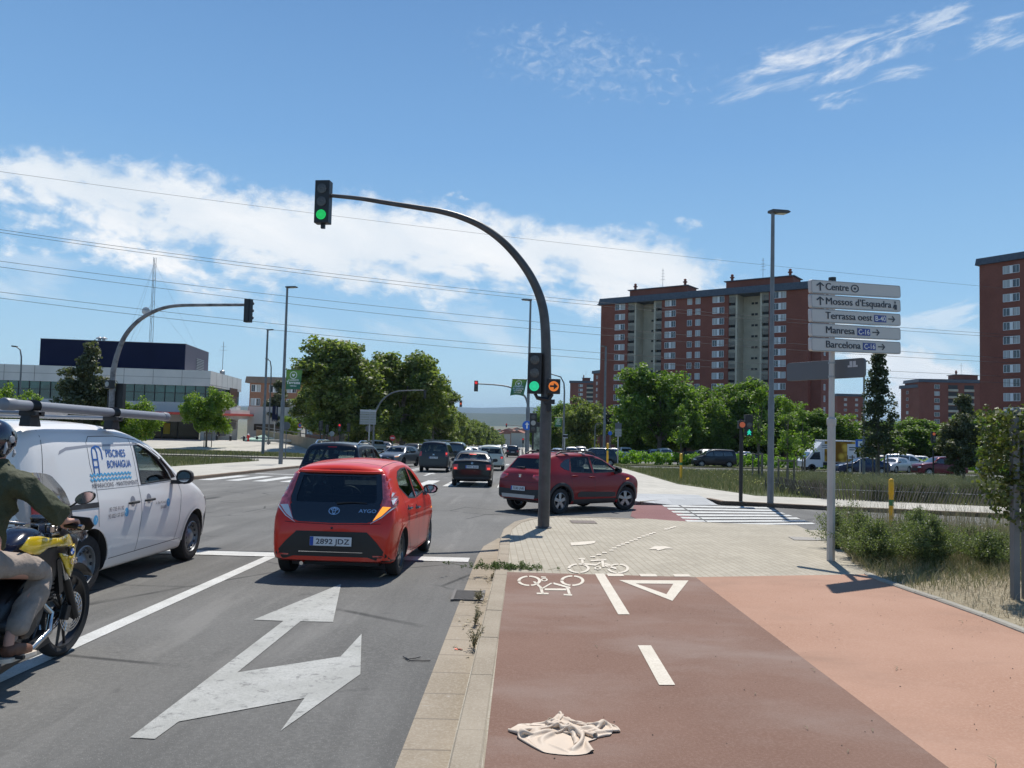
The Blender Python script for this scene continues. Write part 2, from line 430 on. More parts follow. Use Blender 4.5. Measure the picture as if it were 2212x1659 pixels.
def worn(h, vec, o):
    return h.mix(h.ramp(h.noise(vec, 9, 7, .75, .4), .54, .64, 0, .75), o, (.20, .20, .19))
M_PAINTW = ground_mat('road_paint_worn', ((.40, .40, .37), (.50, .50, .47), (.33, .33, .31)), (2.2, 45), (140, .6), .75, extra=worn)
M_CREAM = ground_mat('cream_paint', ((.62, .56, .46), (.70, .64, .54), (.50, .44, .35)), (3, 60), (140, .4), .75)
M_RED = ground_mat('red_crossing', ((.18, .082, .08), (.215, .105, .10), (.25, .13, .125)), (.6, 30), (120, .3), .85)
M_EDGE = ground_mat('edging_concrete', ((.27, .25, .21), (.34, .32, .27), (.40, .37, .31)), (2, 40), (100, .4), .9)
M_SEAM = mat('seam', (.06, .055, .05), .9)

def struct(name, mb, mats, **k): return tag(mb.build(name, mats, **k), kind='structure')
# the land itself, one sheet out to the horizon
b = MB(); N = 60
def axis_pts(lo, hi, n, p=3): return [(lo if t < 0 else hi)*abs(t)**p for t in (2*i/n-1 for i in range(n+1))]
xs = axis_pts(-9000, 9000, 70); ys = [-60 + (17000)*(i/70)**4 for i in range(71)]
def land_z(x, y): return gz(x, min(y, 900)) - .25 if y > -1 else -SLOPE*y-.25
b.add([(x, y, land_z(x, y)) for y in ys for x in xs], [(j*71+i, j*71+i+1, (j+1)*71+i+1, (j+1)*71+i) for j in range(70) for i in range(70)])
struct('ground', b, M_LAND)
b = MB(); sheet(b, [(-60, -12), (60, -12), (60, 300), (7.5, 300), (7.5, 700), (-15, 700), (-15, 120), (-60, 120)], 0)
struct('road', b, M_ASPH)

def island(name, outline, top_mat, kerb_mat=None, h=.12, kw=.17, kl=1.0):
    """raised pavement: outline in world xy (counter-clockwise), kerb stones round it"""
    kerb_mat = kerb_mat or M_KERB
    mb = MB(); sheet(mb, outline, h, 0)
    n = len(outline)
    for i in range(n):
        (x0, y0), (x1, y1) = outline[i], outline[(i+1) % n]
        mb.add([(x0, y0, -SLOPE*y0-.05), (x1, y1, -SLOPE*y1-.05), (x1, y1, -SLOPE*y1+h), (x0, y0, -SLOPE*y0+h)], [(0, 1, 2, 3)], 1)
    return struct(name, mb, [top_mat, kerb_mat])
def offset_line(L, d):
    o = []
    for i, p in enumerate(L):
        a = L[max(0, i-1)]; c = L[min(len(L)-1, i+1)]; t = Vector((c[0]-a[0], c[1]-a[1])).normalized(); o.append((p[0]-t.y*d, p[1]+t.x*d))
    return o
def strip(mb, L, w, dz, mi=None):
    """band of width w left of the path L"""
    Q = offset_line(L, w)
    for i in range(len(L)-1):
        vs = [L[i], L[i+1], Q[i+1], Q[i]]
        a = (L[i+1][0]-L[i][0])*(Q[i][1]-L[i][1])-(L[i+1][1]-L[i][1])*(Q[i][0]-L[i][0])
        if a < 0: vs = vs[::-1]
        mb.add([(x, y, -SLOPE*y+dz) for x, y in vs], [(0, 1, 2, 3)], mi)
def kerb(mb, L, w, h, stone=1.0, gap=.008, mi=None, base=-.06):
    """real kerb stones along L, w wide to the left, h above the road"""
    D = densify(L, stone, closed=False); Q = offset_line(D, w)
    for i in range(len(D)-1):
        a, c, d, e_ = Vector(D[i]), Vector(D[i+1]), Vector(Q[i+1]), Vector(Q[i])
        t = (c-a).normalized()*gap/2; jit = RNG.uniform(-.003, .003)
        a = a+t; e_ = e_+t; c = c-t; d = d-t
        nn = (e_-a).normalized()*.015
        lo = [(*q, -SLOPE*q.y+base) for q in (a, c, d, e_)]
        mid = [(*q, -SLOPE*q.y+h-.015+jit) for q in (a, c, d, e_)]
        hi = [(*q, -SLOPE*q.y+h+jit) for q in (a+nn, c+nn, d-nn, e_-nn)]
        mb.add(lo+mid+hi, [(0, 1, 5, 4), (1, 2, 6, 5), (2, 3, 7, 6), (3, 0, 4, 7), (4, 5, 9, 8), (5, 6, 10, 9), (6, 7, 11, 10), (7, 4, 8, 11), (8, 9, 10, 11)], mi)
K = .12
# near-right pavement that carries the bike path
kl = GP([(960, 1760), (985, 1579), (1067, 1242), (1075, 1198)], K)
x0 = kl[1][0]; near = [(x0-.02, -6), (x0-.01, 1.0)] + kl[1:]
corner = GP([(1081, 1160), (1088, 1143), (1110, 1128), (1145, 1119.5), (1199, 1115.5), (1276, 1117), (1360, 1120.5)], K)
dropped = GP([(1397, 1129.7), (1460, 1134.7), (1559, 1139.7), (1722, 1145)], .02)
street_y = G(1790, 1143, K).y
right = [(9.0, street_y), (45, street_y-.6)]
outA = near + corner + dropped + [G(1745, 1145, K)[:2]] + right + [(45, -6)]
island('pavement_near', outA, M_PAVE)
b = MB(); kerb(b, near + corner, -.17, K+.012, 1.0); struct('kerb_near', b, M_KERB)
b = MB(); gl = GP([(856, 1642), (953, 1412.7), (1025, 1214), (1052, 1150)], 0)
gx = sum(p[0] for p in gl)/len(gl)
strip(b, [(gx, -6), (gx, 12.2), (gx+.04, 13.4), (gx+.25, 14.6)], -(x0-gx+.05), .005); struct('gutter', b, M_GUT)
yb = G(1290, 1241.5, K).y                                  # where the coloured coat ends
xb = G(1494, 1241, K).x; xk = x0+.19
b = MB(); sheet(b, [(xk-.01, -6), (xb, -6), (xb, yb), (xk-.01, yb)], K+.004); struct('bike_path', b, M_BIKE)
edge = GP([(1866, 1241), (1890.7, 1253), (1974.6, 1282.8), (2020.7, 1298), (2120, 1334), (2212, 1370), (2330, 1420)], K)
edge = edge + [(edge[-1][0]+.9, edge[-1][1]-3.0), (edge[-1][0]+1.2, -6)]
b = MB(); sheet(b, [(xb, -6), edge[-1]] + edge[::-1][1:] + [(xb, yb)], K+.004); struct('pink_path', b, M_PINK)
b = MB(); kerb(b, edge[::-1], -.10, K+.03, 1.0, base=0); struct('path_edging', b, M_EDGE)
pe = GP([(1812, 1150), (1818, 1185), (1840, 1215)], K)
verge = offset_line(edge, .10)[::-1]
b = MB(); sheet(b, verge + pe[::-1] + [(45, street_y-.7), (45, -6)], K+.006); struct('verge', b, M_DIRT)
VERGE = verge + pe[::-1] + [(45, street_y-.7), (45, -6)]
# manhole covers and drains
def flat(name, pts, m, dz=K+.010, px=True):
    mb = MB(); sheet(mb, GP(pts, dz) if px else pts, dz); return mb.build(name, m)
M_COVER = mat('cover_iron', (.16, .13, .11), .8, noise=(30, .3), bump=(60, .6))
tag(flat('manhole_cover', [(1230, 1123.5), (1283, 1124.5), (1291, 1130.5), (1236, 1129.5)], M_COVER), 'rectangular brown cover set in the beige pavers beside the traffic light pole', 'manhole cover')
M_COVG = mat('cover_grey', (.30, .28, .25), .85, noise=(30, .2))
tag(flat('manhole_cover', [(1702, 1159), (1822, 1163), (1824, 1168), (1716, 1166)], M_COVG), 'grey concrete cover in the paving left of the direction sign post', 'manhole cover')
tag(flat('manhole_cover', [(1563, 1106.5), (1600, 1108), (1594, 1110), (1570, 1109)], M_COVER, .008), 'small iron cover in the side street below the far kerb', 'manhole cover')
gq = G(1008, 1290, 0); dr = thing('storm_drain', 'slatted iron drain in the concrete gutter beside the dry weeds', 'drain', (gq.x+.02, gq.y, -SLOPE*gq.y+.006))
b = MB(); b.box((0, 0, .004), (.34, .5, .01)); b.build('drain_pan', mat('drain_dark', (.015, .015, .015), .9), dr)
b = MB()
for i in range(11): b.box((0, -.22+.044*i, .016), (.32, .02, .014))
b.box((-.165, 0, .015), (.03, .52, .02)); b.box((.165, 0, .015), (.03, .52, .02)); b.build('grate', mat('drain_iron', (.12, .11, .1), .6, .3), dr)

# far-right pavement and meadow
cornerB = GP([(1385, 1083), (1440, 1078), (1500, 1074.5), (1526, 1076.5), (1559, 1083), (1602, 1084.5), (1780, 1093.5), (2186, 1111)], K)
cb = cornerB[-1]
farB = [(.75, 62), (.75, 30.5), (1.6, 28.3), (3.2, 27.3)] + [p for p in cornerB] + [(70, cb[1]-2.5), (70, 62)]
island('pavement_far', farB, M_PAVE2, M_KERB2)
b = MB(); kerb(b, [farB[1], farB[2], farB[3]] + cornerB[:0], .16, K+.01, 1); kerb(b, cornerB[3:]+[(70, cb[1]-2.5)], .16, K+.012, 1); kerb(b, [(.75, 62), (.75, 30.5)], .16, K+.01, 1); struct('kerb_far', b, M_KERB2)
b = MB(); sv = [G(*p_, K+.006) for p_ in ((1365, 1066), (1440, 1067), (1508, 1069), (1524, 1076), (1440, 1077.5), (1368, 1082))]+[G(*p_, .014) for p_ in ((1372, 1089.5), (1455, 1091), (1551, 1091))]
b.add([tuple(q) for q in sv], [(5, 4, 1, 0), (4, 3, 2, 1), (6, 7, 4, 5), (7, 8, 3, 4)]); struct('crossing_slabs', b, M_SLAB)
mead = GP([(1310, 1001), (1464.6, 1046), (1598, 1065.6), (1630.9, 1071), (1780, 1077), (2186, 1096)], K)
MEADOW = [(mead[0][0], 61.5)] + mead + [(70, mead[-1][1]-1.5), (70, 61.5)]
b = MB(); sheet(b, MEADOW, K+.005); struct('meadow_bed', b, M_MEAD)
# beyond the second side street: gardens and car park
b = MB(); sheet(b, [(.75, 78), (7.2, 78), (7.2, 640), (.75, 640)], K)
struct('pavement_avenue_right', b, M_PAVE2)
b = MB(); sheet(b, [(7.3, 77), (140, 77), (140, 88), (7.3, 88)], .08); struct('hedge_bed', b, M_MEAD)
M_CARP = ground_mat('car_park_coat', ((.42, .22, .12), (.5, .28, .17), (.52, .33, .22)), (.5, 12), (60, .2), .9)
b = MB(); sheet(b, [(7.3, 88.2), (200, 88.2), (200, 300), (7.3, 300)], .03); struct('car_park', b, M_ASPH)
# left pavement
kL = [(-13.3, 30), (-13.6, 45), (-13.8, 56), (-14.6, 60.5), (-17.5, 62.5), (-60, 63.5), (-60, 26), (-30, 26.5), (-17, 27), (-14.2, 28)]
island('pavement_left', kL[::-1], M_PAVE2, M_KERB2)
b = MB(); kerb(b, [kL[-2], kL[-1]] + kL[:5], -.16, K+.012, 1); struct('kerb_left', b, M_KERB2)
LAWN = [(-18.5, 33), (-18.8, 57), (-22, 60), (-60, 60), (-60, 33)]
b = MB(); sheet(b, LAWN, K+.006); struct('lawn_bed', b, M_MEAD)
PLAZA = [(-15.5, 70), (-15.5, 150), (-120, 150), (-120, 70)]
b = MB(); nx, ny = 40, 30
def pz(x, y): return gz(x, y)+K
vv = [(-15.5-100*i/nx, 70+90*j/ny) for j in range(ny+1) for i in range(nx+1)]
b.add([(x, y, pz(x, y)) for x, y in vv], [(j*(nx+1)+i, j*(nx+1)+i+1, (j+1)*(nx+1)+i+1, (j+1)*(nx+1)+i) for j in range(ny) for i in range(nx)], 0)
b.add([(-15.5, 70, gz(-15.5, 70)-.3), (-115.5, 70, gz(-60, 70)-.3), (-115.5, 70, pz(-115, 70)), (-15.5, 70, pz(-15.5, 70))], [(0, 1, 2, 3)], 1)
struct('plaza', b, [M_PAVE2, M_KERB2])
b = MB(); vv = [(-18-90*i/nx, 71.5+ (8+i*.1)*j/6) for j in range(7) for i in range(nx+1)]
b.add([(x, y, pz(x, y)+.02) for x, y in vv], [(j*(nx+1)+i, j*(nx+1)+i+1, (j+1)*(nx+1)+i+1, (j+1)*(nx+1)+i) for j in range(6) for i in range(nx)], 0)
struct('lawn_strip', b, M_MEAD)

# ---- road markings
def line(mb, x, y0, y1, w, dz=.005, mi=0): sheet(mb, [(x-w/2, y0), (x+w/2, y0), (x+w/2, y1), (x-w/2, y1)], dz, mi)
b = MB()
xl = G(300, 1330, 0).x; ysl = G(1000, 1210, 0).y
line(b, xl, -4, ysl, .16); line(b, xl-3.2, -4, ysl, .13)
sheet(b, [(-10.2, ysl-.22), (gx-.1, ysl-.22), (gx-.1, ysl+.2), (-10.2, ysl+.2)], .009)
x = -13.0
while x < -.3:
    sheet(b, [(x, 31.8), (x+.55, 31.8), (x+.55, 36.4), (x, 36.4)], .005); x += 1.1
sheet(b, [(-13, 38.6), (-7.0, 38.6), (-7.0, 39.0), (-13, 39.0)], .005)
for (X, y0, y1, w) in ((-9.9, 39, 60, .12), (-6.85, 39, 62, .13), (-6.55, 39, 62, .13), (-3.4, 41, 43.5, .12), (-3.4, 48, 50.5, .12), (-3.4, 55, 57.5, .12), (-.2, 38, 56, .10)):
    line(b, X, y0, y1, w)
for k in range(40):
    for X in (-3.4, -9.9): line(b, X, 80+k*8, 83+k*8, .12)
for X in (-6.85, -6.55, .1): line(b, X, 80, 640, .12)
sheet(b, [(-6.4, 66.0), (0, 66.0), (0, 66.5), (-6.4, 66.5)], .006)
for k in range(12): sheet(b, [(-6.2+k*.55*2*.5*2/2, 68), (-6.2+k*.55+.3, 68), (-6.2+k*.55+.3, 71), (-6.2+k*.55, 71)], .005)
def arrow(mb, X, Y, L=4.0, fl=1, s=1.0):
    p = [(-.08, 0), (.08, 0), (.08, L*.62), (.34, L*.62), (0, L), (-.34, L*.62), (-.08, L*.62)]
    sheet(mb, [(X+a*s, Y+c*fl) for a, c in (p if fl > 0 else p[::-1])], .005)
arrow(b, -1.8, 41.5, 4); arrow(b, -5.0, 41.5, 4); arrow(b, -8.4, 50, 5, -1); arrow(b, -11.6, 50, 5, -1)
struct('road_markings', b, M_PAINT)
# the big straight-or-right arrow in the near lane
def C8(x, y): return (259.2+.3672*x, 1192.4+.3672*y)
b = MB()
stem = [(58, 1096), (205, 1104), (345, 1002), (690, 712), (1062, 410), (1253, 414), (1301, 190), (785, 401), (962, 408)]
sheet(b, GP([C8(*p) for p in stem][::-1], 0)[::-1], .005)
head = [(345, 1002), (1086, 863), (945, 1056), (1414, 722), (1421, 484), (1298, 618), (690, 712)]
sheet(b, GP([C8(*p) for p in head], 0), .005)
struct('lane_arrow_marking', b, M_PAINTW)
# crossing over the side street
def C4(x, y): return (1296.1+.2188*x, 846.8+.2188*y)
b = MB()
sheet(b, GP([C4(*p) for p in ((340, 1112), (600, 1115), (1120, 1325), (460, 1297), (300, 1228))], 0), .006)
struct('red_bike_crossing', b, M_RED)
b = MB()
def lp(a, c, t): return (a[0]+(c[0]-a[0])*t, a[1]+(c[1]-a[1])*t)
for (L0, L1, R0, R1, nb) in (((612, 1119), (905, 1312), (770, 1121), (1096, 1316), 7), ((792, 1121), (1112, 1319), (1640, 1133), (2130, 1308), 7)):
    for i in range(nb):
        t0 = i/(nb-.45); t1 = (i+.55)/(nb-.45)
        q = [C4(*lp(L0, L1, t0)), C4(*lp(R0, R1, t0)), C4(*lp(R0, R1, t1)), C4(*lp(L0, L1, t1))]
        if R0[0] > 1000: q[1] = (q[1][0]-t0*0, q[1][1]+1.5*(1-t0)); q[2] = (q[2][0], q[2][1]+1.5*(1-t1))
        sheet(b, GP(q, 0), .011)
struct('zebra_crossing', b, M_PAINT)
# markings on the bike path
def C9(x, y): return (985.1+.3828*x, 1106+.3828*y)
b = MB(); KK = K+.009
for pts in (((783, 347), (836, 347), (980, 577), (915, 577)), ((1026, 752), (1100, 752), (1237, 975), (1146, 975)),
            ((848, 347), (940, 347), (950, 361), (858, 361)), ((1030, 349), (1125, 349), (1138, 363), (1044, 363)), ((1222, 350), (1312, 351), (1328, 364), (1234, 364))):
    sheet(b, GP([C9(*p) for p in pts], KK), KK)
tri_o = GP([C9(*p) for p in ((920, 384), (1312, 386), (1221, 501))], KK); tri_i = GP([C9(*p) for p in ((1014, 403), (1226, 405), (1187, 464))], KK)
for i in range(3):
    j = (i+1) % 3; sheet(b, [tri_o[i], tri_o[j], tri_i[j], tri_i[i]], KK)
# dotted line and arrows over the pavers
for i, (x, y) in enumerate(((772, 252), (806, 240), (838, 228), (876, 215), (893, 203), (918, 191), (942, 181), (966, 172), (990, 163), (1014, 154), (1034, 145), (1057, 136), (1080, 130), (1100, 123), (1117, 116), (1185, 96), (1200, 92), (1216, 88), (1232, 84))):
    w_ = 28-i*.6; sheet(b, GP([C9(x-w_/2, y-3), C9(x+w_/2, y-3), C9(x+w_/2, y+3), C9(x-w_/2, y+3)], KK), KK)
sheet(b, GP([C9(*p) for p in ((645, 172), (745, 165), (790, 162), (780, 176), (728, 184), (650, 189))], KK), KK)
sheet(b, GP([C9(*p) for p in ((1088, 210), (1118, 194), (1180, 192), (1228, 206), (1182, 206), (1138, 218), (1130, 210))], KK), KK)
struct('bike_path_markings', b, M_CREAM)
def ring(mb, c, rx, ry, w, dz, seg=36, gaps=()):
    """ring painted on the path; c in crop pixels, radii in crop pixels"""
    for k in range(seg):
        if k in gaps: continue
        a0, a1 = 2*math.pi*k/seg, 2*math.pi*(k+1)/seg
        q = [C9(c[0]+rx*math.cos(a0), c[1]+ry*math.sin(a0)), C9(c[0]+rx*math.cos(a1), c[1]+ry*math.sin(a1)),
             C9(c[0]+(rx-w)*math.cos(a1), c[1]+(ry-w*ry/rx)*math.sin(a1)), C9(c[0]+(rx-w)*math.cos(a0), c[1]+(ry-w*ry/rx)*math.sin(a0))]
        sheet(mb, GP(q, dz), dz)
def bar(mb, a, c, w, dz, n=(0, 1)):
    q = [C9(a[0]-n[0]*w, a[1]-n[1]*w), C9(c[0]-n[0]*w, c[1]-n[1]*w), C9(c[0]+n[0]*w, c[1]+n[1]*w), C9(a[0]+n[0]*w, a[1]+n[1]*w)]
    sheet(mb, GP(q, dz), dz)
b = MB()
ring(b, (413, 388), 67, 29, 17, KK, gaps=(8, 17, 26)); ring(b, (656, 387), 68, 30, 17, KK, gaps=(9, 18, 27))
bar(b, (440, 392), (478, 425), 8, KK, (1, 0)); bar(b, (478, 425), (488, 460), 8, KK, (1, 0)); bar(b, (455, 459), (522, 460), 4, KK)
bar(b, (500, 436), (622, 437), 5, KK); bar(b, (550, 402), (645, 428), 5, KK); bar(b, (628, 425), (640, 462), 8, KK, (1, 0)); bar(b, (607, 466), (655, 468), 4, KK)
bar(b, (540, 400), (478, 436), 7, KK, (1, 0)); ring(b, (498, 382), 20, 9, 9, KK, seg=16)
bar(b, (480, 366), (508, 368), 3, KK)
struct('bicycle_symbol_marking', b, M_CREAM)
b = MB()
ring(b, (692, 317), 63, 27, 16, KK, gaps=(8, 17, 26)); ring(b, (915, 318), 62, 27, 16, KK, gaps=(9, 18, 27))
bar(b, (692, 263), (728, 265), 4, KK); bar(b, (712, 266), (715, 300), 7, KK, (1, 0)); bar(b, (792, 268), (848, 270), 4, KK)
bar(b, (825, 270), (832, 310), 8, KK, (1, 0)); bar(b, (716, 292), (790, 298), 5, KK); bar(b, (760, 274), (820, 272), 4, KK); bar(b, (790, 298), (815, 285), 4, KK)
bar(b, (835, 300), (905, 318), 5, KK); ring(b, (800, 316), 20, 9, 9, KK, seg=16); bar(b, (838, 290), (872, 300), 4, KK)
struct('bicycle_symbol_marking', b, M_CREAM)
# ================================================================== buildings, hills, trees
import numpy as np
NPR = np.random.default_rng(5)
def brickmat(name, c1, c2, mort, s=1.0):
    if name in MATS: return MATS[name]
    m = bpy.data.materials.new(name); m.use_nodes = True; MATS[name] = m; h = NG(m.node_tree); b = h.n['Principled BSDF']
    t = h.node('ShaderNodeTexCoord'); f = h.noise(t.outputs['Object'], .25*s, 5, .6); f2 = h.noise(t.outputs['Object'], 3*s, 5, .6)
    sp = h.node('ShaderNodeSeparateXYZ'); h.l.new(t.outputs['Object'], sp.inputs[0])
    w = h.m('FRACT', h.m('MULTIPLY', sp.outputs[2], 2.2)); crs = h.ramp(w, .0, .12, 1, 0)
    o = h.mix(h.ramp(f, .3, .7), c1, c2); o = h.mix(h.ramp(f2, .4, .7, 0, .5), o, tuple(x*.8 for x in c1)); o = h.mix(h.m('MULTIPLY', crs, .35), o, mort)
    h.l.new(o, b.inputs['Base Color']); b.inputs['Roughness'].default_value = .9; return m
M_BRICK = brickmat('tower_brick', (.20, .064, .042), (.245, .084, .056), (.165, .078, .058))
M_BRICK2 = brickmat('school_brick', (.33, .155, .09), (.38, .19, .12), (.3, .2, .15))
M_BEIGE = mat('tower_render', (.46, .42, .33), .9, noise=(.3, .12)); M_ROOFS = mat('tower_slate', (.065, .08, .105), .6, noise=(2, .2))
M_WFR = mat('window_frame_white', (.72, .73, .73), .5); M_WGL = mat('window_glass_dark', (.045, .055, .065), .08, spec=.8)
M_WBL = mat('window_blind', (.42, .43, .42), .6, noise=(40, .1)); M_METG = mat('galvanised', (.32, .33, .34), .45, .6)
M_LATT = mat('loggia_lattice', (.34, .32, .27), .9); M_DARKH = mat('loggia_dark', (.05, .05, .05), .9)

def window_mesh(w, h, kind, seed=0):
    """frame proud of the wall, local x along the wall, z up, -y outwards"""
    rr = random.Random(seed); b = MB(); f = .07
    b.box((0, -.02, h/2), (w, .08, f)); b.box((0, -.02, -h/2), (w, .08, f)); b.box((w/2, -.02, 0), (f, .08, h+f)); b.box((-w/2, -.02, 0), (f, .08, h+f))
    if kind == 'double': b.box((0, -.03, 0), (w*.2, .06, h-f)); segs = ((-.31, .34), (.31, .34))
    else: segs = ((0, .82),)
    for cx, ww in segs:
        b.box((cx*w, -.035, 0), (.05, .05, h-f))
    p = MB()
    for cx, ww in segs:
        k = rr.random(); d = h if k < .25 else (h*.5 if k < .5 else (h*.25 if k < .75 else 0))
        p.box((cx*w, .0, 0), (ww*w*1.1, .03, h-.04), mi=0)
        if d: p.box((cx*w, -.018, h/2-d/2), (ww*w*1.05, .02, d), mi=1)
    return b, p
_wc = {}
def add_window(parent, M, w, h, kind):
    """window part with its pane as a sub-part, at local matrix M"""
    s = RNG.randint(0, 3); k = (round(w, 2), round(h, 2), kind, s)
    if k not in _wc:
        b, p = window_mesh(w, h, kind, s*7+1); o = b.build('window', M_WFR, parent); q = p.build('pane', [M_WGL, M_WBL], o); _wc[k] = (o.data, q.data)
    else:
        o = link('window', _wc[k][0], parent); q = link('pane', _wc[k][1], o)
    o.matrix_local = M; return o

class Facade:
    """vertical wall plane from A to B (world xy); local frame x along, y inwards, z up"""
    def __init__(s, A, B, root):
        s.A = Vector((A[0], A[1], 0)); d = Vector((B[0]-A[0], B[1]-A[1], 0)); s.L = d.length; s.ax = d.normalized()
        s.n = Vector((-s.ax.y, s.ax.x, 0)); s.root = root
    def hit(s, px, py):
        d = ray(px, py); n = s.n; t = (s.A-CAMP).dot(n)/d.dot(n); p = CAMP+d*t
        return (p-s.A).dot(s.ax), p.z
def xat(px, y): return PY(px, 950, y).x
def brick_block(name, label, Apx, yA, Bpx, yB, ztop, depth, group=None, mats=None):
    A = (xat(Apx, yA), yA); B = (xat(Bpx, yB), yB)
    F = Facade(A, B, None); ang = math.atan2(F.ax.y, F.ax.x)
    root = thing(name, label, 'apartment building', (A[0], A[1], 0), ang, group); F.root = root; F.ztop = ztop; F.depth = depth
    return F
def c8(x, y): return ((1470+.2532*x)/1.1573, (660+.2532*y)/1.1573)
zt = PY(1296, 645.3, 219).z
yB = 219.0
for _ in range(30): yB *= (zt-HCAM)/(PY(1737, 607, yB).z-HCAM)
F = brick_block('apartment_tower', 'long red brick apartment slab with two beige stairwell recesses and dark roof edge', 1293, 219, 1744, yB, zt, 12)
T = F.root; L = F.L; gb = -9.0; H = zt-1.7
def seg(x): return F.hit(*c8(x, 700))[0]
S0 = [seg(x) for x in (390, 452, 660, 725, 1385, 1450, 1712, 1782)]
b = MB()
for a, c in ((0, S0[0]), (S0[3], S0[4]), (S0[7], L)): b.box(((a+c)/2, F.depth/2, (H+gb)/2), (c-a, F.depth, H-gb))
b.build('brick_wall', M_BRICK, T)
b = MB()
for a, c, d, e_ in ((S0[0], S0[1], S0[2], S0[3]), (S0[4], S0[5], S0[6], S0[7])):
    b.box(((a+e_)/2, 4.5+(F.depth-4.5)/2, (H+gb)/2-.02), (e_-a, F.depth-4.5, H-gb-.04))
    b.box((c+.25, 2.4, (H+gb)/2-.02), (.5, 4.4, H-gb-.04)); b.box((d-.25, 2.4, (H+gb)/2-.02), (.5, 4.4, H-gb-.04))
    for k in range(14): b.box(((a+c)/2, 2.3, H-.35-k*2.8), (c-a-.02, 4.2, .62)); b.box(((d+e_)/2, 2.3, H-.35-k*2.8), (e_-d-.02, 4.2, .62))
b.build('stairwell_wall', M_BEIGE, T)
b = MB(); b.box((L/2, F.depth/2, zt-.85), (L+1.2, F.depth+1.4, 1.5), taper=.985); b.box((L/2, F.depth/2, zt-1.72), (L+1.6, F.depth+1.8, .22)); b.build('roof', M_ROOFS, T)
for x0_, x1_ in ((360, 930), (1318, 1985)):
    a = F.hit(*c8(x0_, 300))[0]; c = F.hit(*c8(x1_, 200))[0]
    b = MB(); b.box(((a+c)/2, 6, zt+1.0), (c-a, 6, 2.3)); b.box(((a+c)/2, 6, zt+2.2), (c-a+.9, 7, .2), mi=1); o = b.build('roof_housing', [M_BRICK, M_ROOFS], T)
    for q in (a+1.2, c-1.0):
        b = MB(); b.lathe([(.35, 0), (.35, .9), (.6, .9), (.6, 1.1), (.3, 1.3), (.4, 1.7), (.1, 1.9)], (q, 4, zt+2.3), seg=10); b.build('vent', M_BRICK, o)
    b = MB(); q = (a+c)/2; b.tube([(q, 6, zt+2), (q, 6, zt+8)], .06, 5)
    for k in range(4): b.box((q, 6, zt+5+k*.8), (1.4-.2*k, .06, .06))
    b.build('antenna', M_METG, o)
zr = [F.hit(*c8(320, 425+i*99.4))[1] for i in range(12)]
cols = [(318, 3.0, 1.55, 'double'), (815, 3.0, 1.55, 'double'), (1005, 1.25, 1.5, 's'), (1087, 1.25, 1.5, 's'), (1288, 3.0, 1.55, 'double'), (1893, 3.0, 1.55, 'double')]
for cx, w, h, kd in cols:
    s_ = F.hit(*c8(cx, 400))[0]
    for z in zr: add_window(T, Matrix.Translation((s_, -.02, z)), w, h, kd)
def lattice(w, h):
    b = MB(); n = 5; m_ = 6
    for i in range(n+1): b.box((-w/2+w*i/n, 0, 0), (.10, .1, h))
    for j in range(m_+1): b.box((0, -.003, -h/2+h*j/m_), (w, .1, .09))
    return b
lw = S0[1]-S0[0]-.3; lme = None
for a, c in ((S0[0], S0[1]), (S0[2], S0[3]), (S0[4], S0[5]), (S0[6], S0[7])):
    for z in zr:
        if lme is None: o = lattice(lw, 1.95).build('loggia_screen', M_LATT, T); lme = o.data
        else: o = link('loggia_screen', lme, T)
        o.matrix_local = Matrix.Translation(((a+c)/2, .12, z)); o.scale = ((c-a-.3)/lw, 1, 1)
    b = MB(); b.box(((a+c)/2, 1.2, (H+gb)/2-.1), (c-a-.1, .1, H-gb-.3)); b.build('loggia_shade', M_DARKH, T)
for c, d, off in ((S0[1], S0[2], .6), (S0[5], S0[6], .5)):
    for z in zr:
        b = MB(); s_ = c+(d-c)*off
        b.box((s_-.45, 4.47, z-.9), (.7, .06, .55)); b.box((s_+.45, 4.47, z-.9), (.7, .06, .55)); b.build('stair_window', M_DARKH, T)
# its gable end
b = MB(); b.box((L+1.2, 7, (H+gb)/2), (2.4, 9, H-gb-1)); b.build('gable_bay', M_BRICK, T)
for z in zr: add_window(T, Matrix.Translation((L+2.42, 5, z)) @ Matrix.Rotation(R(90), 4, 'Z'), 1.2, 1.4, 's')

